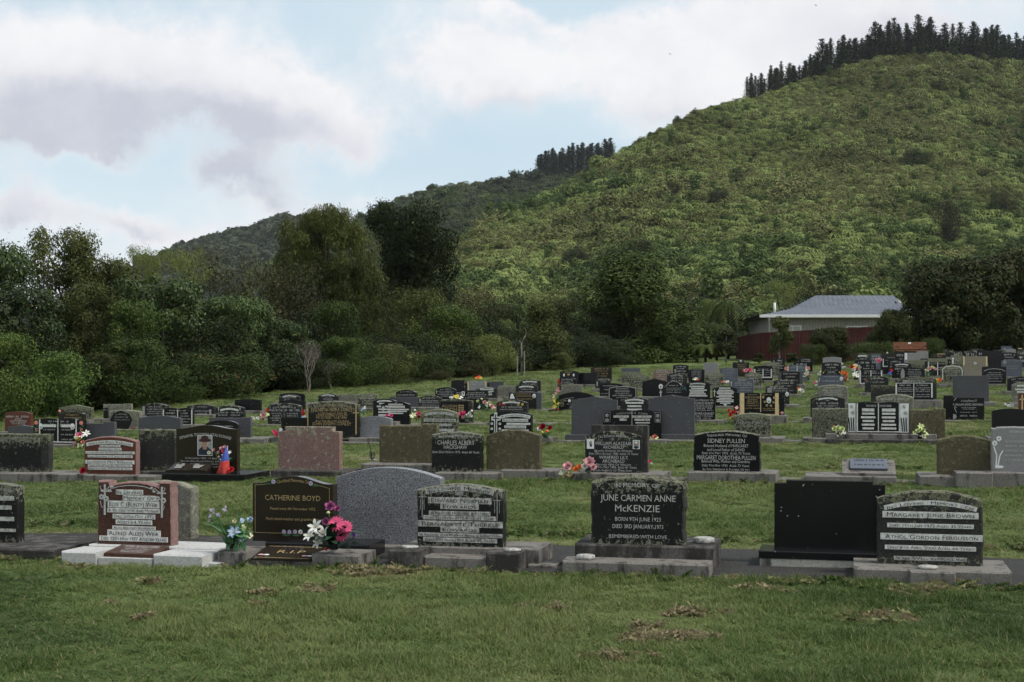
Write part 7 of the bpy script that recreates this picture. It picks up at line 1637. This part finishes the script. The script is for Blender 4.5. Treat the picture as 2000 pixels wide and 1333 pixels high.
bouquet(815, 824, 4, .1, [(809, 813, 7, 'lily', PC), (819, 808, 5, 'rose', PP), (819, 815, 4.5, 'rose', PCR), (811, 802, 3, 'bud', PW)], 'cream lily with pink and crimson roses', (), None, 7)
bouquet(912, 824, 4, .1, [(902, 809, 5.5, 'rose', PH), (906, 815, 5, 'rose', PPP), (913, 811, 4, 'rose', PW), (918, 807, 4, 'rose', PW), (922, 803, 3.5, 'bud', PW), (920, 813, 4, 'rose', PW), (908, 806, 4, 'rose', PH)], 'pink and white roses before the gold lettered black tablet', (), 'steel', 9, 'leaf_mid', vr=4)
bouquet(892, 800, 4, 1.1, [(889, 774, 4, 'cluster', PY), (895, 775, 5, 'cluster', PY), (884, 777, 5, 'cluster', PW), (900, 778, 5, 'cluster', PW), (891, 778, 4, 'cluster', PY)], 'yellow and white flowers above the mossy gable headstone', (), None, 4)
bouquet(952, 805, 5, -.05, [(934, 784, 4, 'rose', PLI), (942, 780, 3, 'bud', PLI), (947, 786, 5, 'rose', PPP), (955, 788, 5, 'rose', PC), (961, 793, 5, 'rose', PPP), (938, 795, 4, 'cluster', PW), (951, 794, 4, 'cluster', PC), (965, 797, 4, 'cluster', PPP)], 'full pale pink and cream bouquet in the middle of the graves', (), 'steel', 20, 'leaf_mid', vr=6)
bouquet(1066, 860, 3, .15, [(1054, 838, 6, 'rose', PW), (1061, 834, 8, 'rose', PCR), (1074, 836, 6, 'rose', PCR), (1069, 843, 5, 'bud', PO), (1060, 845, 4, 'bud', PY), (1070, 831, 4, 'bud', 'petal_teal')], 'red and white roses beside the carved cross headstone', (), 'pot', 10, 'leaf_mid', vr=6)
bouquet(1087, 818, 5, -.5, [(1092, 744, 3, 'rose', PR), (1093, 750, 3, 'rose', PR), (1090, 759, 4, 'rose', PPP), (1091, 764, 3.5, 'rose', PPP), (1088, 769, 4, 'rose', PPP), (1083, 775, 4, 'cluster', PC), (1085, 783, 5, 'lily', PY), (1088, 788, 5, 'lily', PY), (1085, 795, 5, 'lily', PY), (1089, 802, 5, 'rose', PR), (1087, 810, 5, 'rose', PCR)], 'tall garland of yellow pink and red flowers', (), None, 8)
bouquet(1277, 862, 3, .1, [(1279, 854, 6, 'rose', PS), (1273, 857, 5, 'cluster', 'petal_tan'), (1283, 857, 4, 'cluster', PLI)], 'faded salmon roses under the portrait panel book headstone', (), None, 8)
bouquet(1271, 908, 2, .35, [(1270, 901, 4, 'rose', PP), (1272, 906, 3, 'bud', PW)], 'small pink flower right of the photograph tablet', (), None, 4)
bouquet(1432, 826, 4, .15, [(1424, 802, 4, 'rose', PR), (1431, 806, 4.5, 'rose', PR), (1427, 811, 4.5, 'rose', PR), (1434, 804, 4, 'rose', PR), (1439, 797, 4, 'lily', PPP), (1443, 806, 4, 'rose', PPP), (1425, 810, 3, 'rose', PR)], 'red roses on dry stems left of the gold book headstone', (), None, 4, 'petal_tan')
bouquet(1527, 812, 4, .2, [(1528, 807, 3.6, 'rose', PPP)], 'single pink flower at the gold book headstone', (), None, 2)
bouquet(1638, 853, 3, .0, [(1630, 838, 6, 'rose', PLI), (1637, 836, 6, 'rose', PLI), (1645, 838, 6, 'rose', PLI), (1634, 843, 5, 'cluster', PC), (1648, 846, 4, 'cluster', PW), (1629, 833, 3, 'rose', PS), (1641, 848, 4, 'cluster', PC), (1636, 850, 4, 'cluster', PW)], 'lime and cream flowers left of the carved lily book headstone', (), 'steel', 9, 'leaf_deep', vr=5)
bouquet(1797, 858, 3, .0, [(1798, 834, 7, 'lily', PLI), (1793, 842, 6, 'rose', PLI), (1803, 841, 6, 'rose', PLI), (1808, 848, 5, 'cluster', PLI), (1785, 847, 4, 'cluster', PLI), (1800, 852, 5, 'cluster', PC), (1806, 853, 4, 'cluster', PLI)], 'lime and cream flowers right of the carved lily book headstone', (), 'pot', 9, 'leaf_deep', vr=5)
bouquet(1461, 727, 7, .3, [(1457, 724, 5, 'rose', PPP), (1464, 723, 5, 'rose', PP), (1468, 726, 4, 'rose', PPP), (1452, 730, 3, 'rose', PR)], 'pink flower mound right of the white medallion headstone', (), None, 3)
bouquet(1568, 768, 6, .2, [(1563, 762, 4, 'cluster', PC), (1567, 764, 5, 'rose', PW), (1560, 759, 3, 'rose', PO)], 'white flowers right of the dark arched headstone', (), None, 5)
bouquet(1576, 742, 7, .5, [(1574, 731, 4, 'rose', PC), (1577, 728, 4, 'rose', PW), (1575, 724, 3, 'bud', PLI)], 'cream flowers right of the grey framed dark headstone', (), None, 6)
bouquet(1596, 756, 6, .2, [(1593, 748, 4, 'rose', PP), (1596, 746, 3, 'rose', PW), (1594, 752, 3, 'cluster', PW)], 'pink and white flowers left of the slate portrait headstone', (), None, 4)
bouquet(1601, 736, 7, .2, [(1600, 731, 4, 'rose', PW), (1603, 727, 3, 'bud', PW)], 'small white flowers left of the surname column', (), None, 3)
bouquet(1650, 747, 6, .3, [(1646, 728, 4.5, 'peony', PO), (1652, 730, 5, 'peony', PO), (1649, 734, 4, 'peony', PO), (1653, 739, 4.5, 'rose', PS), (1650, 744, 4, 'rose', PR), (1647, 748, 3, 'rose', PO)], 'bright orange and red flowers right of the slate portrait headstone', (), None, 5)
bouquet(1648, 724, 8, .2, [(1645, 711, 3, 'rose', PW), (1648, 718, 3.5, 'cluster', PL)], 'white and lilac flowers near the column of black headstones', (), None, 4)
bouquet(1669, 733, 7, .1, [(1664, 717, 4.5, 'rose', PR), (1669, 717, 5.5, 'gerbera', PY), (1672, 714, 4, 'rose', PW), (1667, 722, 5, 'rose', PW), (1673, 720, 4, 'rose', PR)], 'red white and yellow flowers beside a small white cross', (), None, 5)
bouquet(1672, 742, 7, -.3, [(1671, 732, 7, 'lily', PW), (1669, 735, 5, 'lily', PLI), (1675, 735, 5, 'lily', PW)], 'white spiky lilies below the red and yellow flowers', (), 'pot', 4, vr=5)
bouquet(1717, 712, 8, .4, [(1713, 703, 4, 'rose', PPP), (1717, 706, 4, 'rose', PP), (1719, 702, 4, 'rose', PPP), (1715, 708, 3, 'rose', PW)], 'pale pink roses left of the white column headstone', (), None, 4)
bouquet(1739, 738, 7, .2, [(1741, 724, 4, 'rose', PR), (1738, 729, 4, 'cluster', 'flag_blue'), (1734, 733, 3, 'cluster', 'petal_teal')], 'red and blue flowers before the black arc line headstone', (), None, 5)
bouquet(1812, 738, 7, .2, [(1809, 724, 4, 'rose', PC), (1815, 720, 4.5, 'rose', PPP), (1821, 718, 4, 'rose', PLI), (1826, 721, 4, 'rose', PPP), (1806, 729, 3, 'rose', PW)], 'pink and cream bouquet before the double black tablet', (), None, 12, 'leaf_mid')
bouquet(1834, 748, 6, .6, [(1832, 744, 5, 'peony', PY), (1836, 742, 4, 'peony', PO)], 'golden yellow flowers left of the pale rimmed headstone', (), None, 3)
bouquet(1975, 806, 4, .4, [(1970, 793, 4, 'peony', PW), (1976, 792, 4.5, 'peony', PW), (1964, 790, 3, 'peony', PW)], 'white flowers left of the red granite gold cross headstone', (), None, 4)
bouquet(937, 748, 7, -.7, [(933, 739, 4, 'lily', PO), (939, 739, 4, 'lily', PY), (936, 737, 4, 'lily', PR)], 'orange and yellow pinwheel flower above the grey book headstone', (), None, 3)
bouquet(118, 808, 4, .1, [(118, 804, 4, 'bud', PS)], 'salmon candle flower on the dark brown gold name headstone', (), None, 0)
bouquet(268, 842, 4, -.1, [(261, 837, 2.6, 'rose', PR), (258, 838, 2, 'bud', PR)], 'tiny red flowers before the shield panel headstone', (), None, 3)
bouquet(713, 808, 4, .9, [(710, 800, 4, 'cluster', PB), (713, 797, 3.5, 'cluster', PW), (706, 806, 4, 'cluster', 'petal_teal')], 'pale blue and white flowers right of the tall gold lettered headstone', (), None, 5)
bouquet(1418, 748, 6, .4, [(1416, 749, 3.6, 'rose', PPP), (1421, 752, 3.5, 'cluster', PW), (1412, 752, 3, 'cluster', PO)], 'small pink and white flowers behind the star cross headstone', (), None, 3)
bouquet(1362, 744, 6, .3, [(1360, 741, 4, 'lily', PW), (1364, 742, 3, 'rose', PO), (1356, 742, 3, 'cluster', PLI)], 'white lily on top of the stacked strips headstone', (), None, 4)

# small flag by the photograph headstone
def flag():
    fr = Frame(440, ROWS[2] - .12); k = 1 / fr.s; z0 = 0; root = empty('small_flag', (fr.X, fr.Y, fr.z), -TH); zt = fr.lz(871); zb = fr.lz(931)
    p = MB(); p.tube([(fr.lx(441), 0, zb - .05), (fr.lx(444.5), 0, zt)], .005, 5); p.build('pole', MATS['photo_white'], root)
    m = MB(); n = 10; rows = [(444.5, 444.7, 873), (437, 447.5, 888), (431.5, 449.5, 902), (428, 450.5, 915), (425, 451, 925), (436, 446, 932)]
    V = []
    for (a, b, y) in rows:
        for i in range(n + 1):
            t = i / n; V.append((fr.lx(a + (b - a) * t), -.03 - .05 * sin(pi * t) - .012 * sin(9 * t + y), fr.lz(y + (3 * sin(pi * t) if y > 920 else 0) - 2.5 * t * (y > 895 and y < 910))))
    for j in range(len(rows) - 1):
        for i in range(n): o = j * (n + 1) + i; m.f.append([o, o + 1, o + n + 2, o + n + 1]); m.m.append(0 if j < 2 else 1)
    m.v = V; c = m.build('cloth', [MATS['flag_blue'], MATS['flag_red']], root, True)
    for (x, y) in ((439, 888), (436, 897)):
        s = MB(); P = []
        for i in range(10):
            rr = (2.2 if i % 2 == 0 else .9); P.append((fr.lx(x + rr * sin(pi * i / 5)), -.092, fr.lz(y - rr * cos(pi * i / 5))))
        s.add(P, [tuple(range(10))]); s.build('star', MATS['photo_white'], c)
    tag(root, 'small red and blue flag with white stars before the photograph headstone', 'flag')
flag()
def wire_vase():
    fr = Frame(727, ROWS[2] + .05); z0 = max(0, fr.lz(900)); root = empty('wire_vase', (fr.X, fr.Y, fr.z + z0), -TH); k = 1 / fr.s
    m = MB(); m.lathe([(4 * k, 0), (10 * k, .01), (10.5 * k, .016), (4 * k, .012)], n=16); m.build('saucer', MATS['lid_white'], root, True)
    w = MB()
    for i in range(5): a = 2 * pi * i / 5; w.tube([(.01 * cos(a), .01 * sin(a), .01), (.04 * cos(a), .04 * sin(a), .07), (.03 * cos(a), .03 * sin(a), .12)], .005, 4)
    w.tube([(0, 0, .02), (-.03, 0, .18), (-.07, 0, .30)], [.008, .007, .003], 5); w.build('holder', MATS['iron'], root)
    tag(root, 'dark wire flower holder on a white saucer', 'vase')
wire_vase()
def white_cross():
    fr = Frame(1678, ROWS[7] + .1); root = MB(); k = 1 / fr.s; h = fr.lz(713); root.box(-2 * k, -.03, -.05, 2 * k, .03, h); root.box(-4.5 * k, -.028, h - 6.5 * k, -2 * k - .001, .028, h - 3.5 * k); root.box(2 * k + .001, -.028, h - 6.5 * k, 4.5 * k, .028, h - 3.5 * k)
    o = root.build('cross', MATS['lid_white']); o.location = (fr.X, fr.Y, fr.z); o.rotation_euler = (0, 0, -TH); tag(o, 'small white free standing cross beside bright flowers', 'cross')
white_cross()
# ------------------------------------------------------------------ lawn grass
def grassmat(name):
    m, T, b, out = new_mat(name)
    geo = T.node('ShaderNodeNewGeometry'); r = geo.outputs['Random Per Island']
    a = T.node('ShaderNodeAttribute', attribute_type='INSTANCER', attribute_name='tint').outputs['Fac']
    c = T.mix(T.sstep(a, 0.0, 0.45), (0.069, 0.111, 0.028), (0.133, 0.183, 0.052)); c = T.mix(T.sstep(a, 0.40, 0.75), c, (0.199, 0.241, 0.081)); c = T.mix(T.sstep(a, 0.76, 0.98), c, (.36, .295, .175))
    c = T.mix(T.sstep(r, 0.0, 1.0, 0.35, 0.0), c, (.035, .065, .018)); c = T.mix(T.math('GREATER_THAN', r, .955), c, (.30, .25, .14))
    T.put(b.inputs['Base Color'], c); b.inputs['Roughness'].default_value = .6; b.inputs['Specular IOR Level'].default_value = .2
    tr = T.node('ShaderNodeBsdfTranslucent'); T.put(tr.inputs['Color'], c); ms = T.node('ShaderNodeMixShader'); ms.inputs[0].default_value = .3
    T.l.new(b.outputs[0], ms.inputs[1]); T.l.new(tr.outputs[0], ms.inputs[2]); T.l.new(ms.outputs[0], out.inputs[0]); return m
grassmat('grass_blade')
def tuft(seed, n, R, h, w, lean=.5):
    r = np.random.default_rng(seed); a = r.random(n) * 2 * pi; q = R * np.sqrt(r.random(n)); bx, by = np.cos(a) * q, np.sin(a) * q
    ln = h * (.45 + .75 * r.random(n)); d = r.random(n) * 2 * pi; le = lean * (.3 + r.random(n)); dx, dy = np.cos(d), np.sin(d); f = d + pi / 2 + r.normal(size=n) * .6; fx, fy = np.cos(f), np.sin(f)
    V = []
    for t, ww in ((0, 1.0), (.5, .8), (1, .12)):
        px_ = bx + dx * le * ln * t ** 1.8; py_ = by + dy * le * ln * t ** 1.8; pz = ln * t * (1 - .25 * le * t)
        V.append(np.stack([px_ - fx * w * ww / 2, py_ - fy * w * ww / 2, pz], -1)); V.append(np.stack([px_ + fx * w * ww / 2, py_ + fy * w * ww / 2, pz], -1))
    V = np.stack(V, 1).reshape(-1, 3); o = np.arange(n)[:, None] * 6
    Q = np.concatenate([o + np.array([0, 1, 3, 2]), o + np.array([2, 3, 5, 4])]); return bpy.data.objects.new('p', mesh_np('p', V, Q, mats=[MATS['grass_blade']]))
def on_clear(X, Y):
    """true where nothing paved stands"""
    yk = Y + TT * X; ok = np.ones(len(X), bool)
    for k in range(1, 13):
        a, w = (0.0, 1.62) if k == 1 else (.52, .34)
        ok &= ~((yk > ROWS[k] + a + .03) & (yk < ROWS[k] + a + w - .02))
    for (cx, cy, x0, x1, y0, y1) in RECTS:
        dx, dy = X - cx, Y - cy; lx = dx * CT - dy * ST; ly = dx * ST + dy * CT
        ok &= ~((lx > x0) & (lx < x1) & (ly > y0) & (ly < y1))
    return ok
def lawn():
    r = np.random.default_rng(77); P = []
    bands = [(6.6, 8.5, 420, .85), (8.5, 11.9, 330, .9), (11.9, 16, 190, 1.1), (16, 24, 95, 1.35), (24, 36, 42, 1.8), (36, 55, 17, 2.4), (55, 84, 7, 3.4)]
    for (y0, y1, den, sc) in bands:
        A = .96 * (y0 + y1) / 2 * (y1 - y0); n = int(A * den); Y = r.uniform(y0, y1, n); X = r.uniform(-.48, .48, n) * Y
        P.append(np.stack([X, Y, np.full(n, sc)], -1))
    P = np.concatenate(P); X, Y, sc = P.T
    m = on_clear(X, Y) & (Y < np.interp(1000 + F * X / Y, [-100, 0, 300, 600, 900, 1100, 1350, 1450, 2100], [43, 44, 49, 58, 70, 84, 96, 96, 79]))
    X, Y, sc = X[m], Y[m], sc[m]; n = len(X)
    p = fbm(X * .8, Y * .8, 2); q = fbm(X * .35 + 3, Y * .35, 6); tuf = fbm(X * 1.9, Y * 1.9, 12)
    dry = dryness(X, Y)
    # dead straw patches in the front lawn
    for (px, py, rad) in ((1275, 1255, .13), (1345, 1255, .11), (1255, 1235, .07), (1365, 1205, .11), (1200, 1290, .10), (760, 1128, .22), (700, 1125, .10), (285, 1143, .06), (520, 1170, .08), (1700, 1215, .14), (1810, 1165, .12), (150, 1112, .09), (275, 1215, .06), (610, 1165, .10)):
        Yp = (EYE - .0) * F / (py - HOR); Xp = (px - 1000) / F * Yp
        dd = np.hypot((X - Xp) / 1.6, (Y - Yp) / 1.3) / rad + .7 * (fbm(X * 7, Y * 7, 31) - .5); dry = np.maximum(dry, np.clip(1.5 - dd, 0, 1) * 1.0)
    tint = np.clip(.40 + 1.25 * (p - .5) + .7 * (q - .5) + .5 * (tuf - .5) + .12 * (r.random(n) - .5), 0, .74); tint = tint * (1 - dry) + dry * (.86 + .12 * r.random(n))
    hh = (.42 + 1.45 * np.clip((tuf - .38) * 2.6, 0, 1.2)) * (1 - .62 * dry); yk = Y + TT * X
    lush = np.clip((fbm(X * .55 + 7, Y * 1.1, 44) - .56) * 7, 0, 1) * (Y < 12); hh = hh + .55 * lush; tint = np.where(dry < .3, np.clip(tint + .28 * lush - .22 * np.clip((tuf - .52) * 5, 0, 1) * (1 - lush), 0, .74), tint)
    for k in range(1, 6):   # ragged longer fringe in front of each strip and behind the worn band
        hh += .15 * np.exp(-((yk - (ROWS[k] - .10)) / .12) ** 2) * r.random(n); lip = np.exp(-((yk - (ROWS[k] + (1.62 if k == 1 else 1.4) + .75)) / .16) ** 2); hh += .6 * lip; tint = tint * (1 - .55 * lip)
    hh *= np.where(Y < 11, .72, .5); tint = np.where((Y > 11.5) & (tint < .75), np.clip(tint + .14, 0, .74), tint)
    s = sc * (.8 + .4 * r.random(n)); scl = np.stack([s, s, s * .62 * hh / np.maximum(sc, 1) ** .55 + .05], -1)
    rot = np.stack([r.normal(size=n) * .12, r.normal(size=n) * .12 + .10, r.random(n) * 2 * pi], -1)
    protos = [tuft(s_, 46, .085, .085, .0062, le) for s_, le in ((1, .5), (2, .8), (3, .4), (4, 1.0))]
    tag(scatter('lawn_grass', np.stack([X, Y, gz(X, Y) - .004], -1), rot, scl, r.integers(0, 4, n), tint, protos), 'mown green lawn grass between the grave rows', 'grass')
    print('grass', n)
lawn()
def clippings():
    """loose straw and thatch: dead patches on the front lawn, lumps along the strip edges"""
    r = np.random.default_rng(5); P = []; T_ = []
    def at(px, py, n, rad, t):
        Yp = EYE * F / (py - HOR); Xp = (px - 1000) / F * Yp
        d = r.normal(size=(n, 2)) * rad; P.append(np.stack([Xp + d[:, 0] * 1.5, Yp + d[:, 1]], -1)); T_.append(np.clip(t + .08 * r.normal(size=n), .0, 1))
    for a in ((1275, 1260, 26, .06, .97), (1345, 1258, 22, .055, .97), (1257, 1238, 8, .03, .97), (1365, 1207, 16, .05, .97), (1205, 1293, 12, .05, .95), (760, 1127, 34, .10, .95), (705, 1127, 14, .06, .94), (1070, 1200, 8, .03, .95), (1500, 1165, 10, .06, .93), (285, 1143, 10, .03, .95), (520, 1170, 6, .03, .9), (1705, 1215, 14, .08, .92), (1815, 1168, 14, .09, .92), (150, 1114, 10, .06, .92), (275, 1216, 6, .03, .94), (230, 1186, 4, .03, .94), (610, 1163, 8, .06, .92), (515, 1200, 5, .02, .94), (1040, 1195, 5, .03, .94)): at(*a)
    for k, cnt in ((1, 170), (2, 90), (3, 70)):
        u = r.uniform(-.37, .37, cnt); yk = ROWS[k] - .06 + .05 * r.normal(size=cnt) - .22 * (r.random(cnt) ** 3); Y = yk / (1 + TT * u); P.append(np.stack([u * Y, Y], -1)); T_.append(np.where(r.random(cnt) < .5, .02, .86) + .04 * r.random(cnt))
        u = r.uniform(-.37, .37, cnt); yk = ROWS[k] + (1.62 if k == 1 else 1.45) + .72 + .08 * r.normal(size=cnt); Y = yk / (1 + TT * u); P.append(np.stack([u * Y, Y], -1)); T_.append(np.where(r.random(cnt) < .75, .03, .88) + .04 * r.random(cnt))
    P = np.concatenate(P); T_ = np.concatenate(T_); ok = on_clear(P[:, 0], P[:, 1]); P, T_ = P[ok], T_[ok]; n = len(P)
    protos = []
    for s_ in (21, 22, 23):
        o = tuft(s_, 70, .04, .045, .0035, 1.3); v = np.zeros(len(o.data.vertices) * 3, np.float32); o.data.vertices.foreach_get('co', v); v = v.reshape(-1, 3); v[:, 2] = np.abs(v[:, 2]) * .35 + .03 * np.random.default_rng(s_).random(len(v)); o.data.vertices.foreach_set('co', v.ravel()); protos.append(o)
    s = .5 + .6 * r.random(n)
    tag(scatter('dry_clippings', np.stack([P[:, 0], P[:, 1], gz(P[:, 0], P[:, 1]) + .012], -1), np.stack([r.normal(size=n) * .3, r.normal(size=n) * .3, r.random(n) * 6.28], -1), np.stack([s, s, s], -1), r.integers(0, 3, n), T_, protos), 'loose dry grass clippings and thatch lumps on the lawn', 'clippings')
clippings()
# ------------------------------------------------------------------ thin haze over the hills
def haze():
    m = bpy.data.materials.new('haze_air'); m.use_nodes = True; T = NT(m.node_tree); T.n.clear()
    out = T.node('ShaderNodeOutputMaterial'); v = T.node('ShaderNodeVolumePrincipled')
    v.inputs['Color'].default_value = (.93, .96, 1.0, 1); v.inputs['Density'].default_value = .00006; v.inputs['Anisotropy'].default_value = .2
    T.l.new(v.outputs[0], out.inputs['Volume'])
    mb = MB(); mb.box(-1700, -120, -8, 1700, 2700, 190); o = mb.build('haze', m); tag(o, kind='stuff')
haze()

# tiny letters cut in one stone stay one part each
for o in COL.objects:
    if o.name.startswith('lettering') and o.parent and not o.parent.name.startswith('inscription'): o['kind'] = 'stuff'
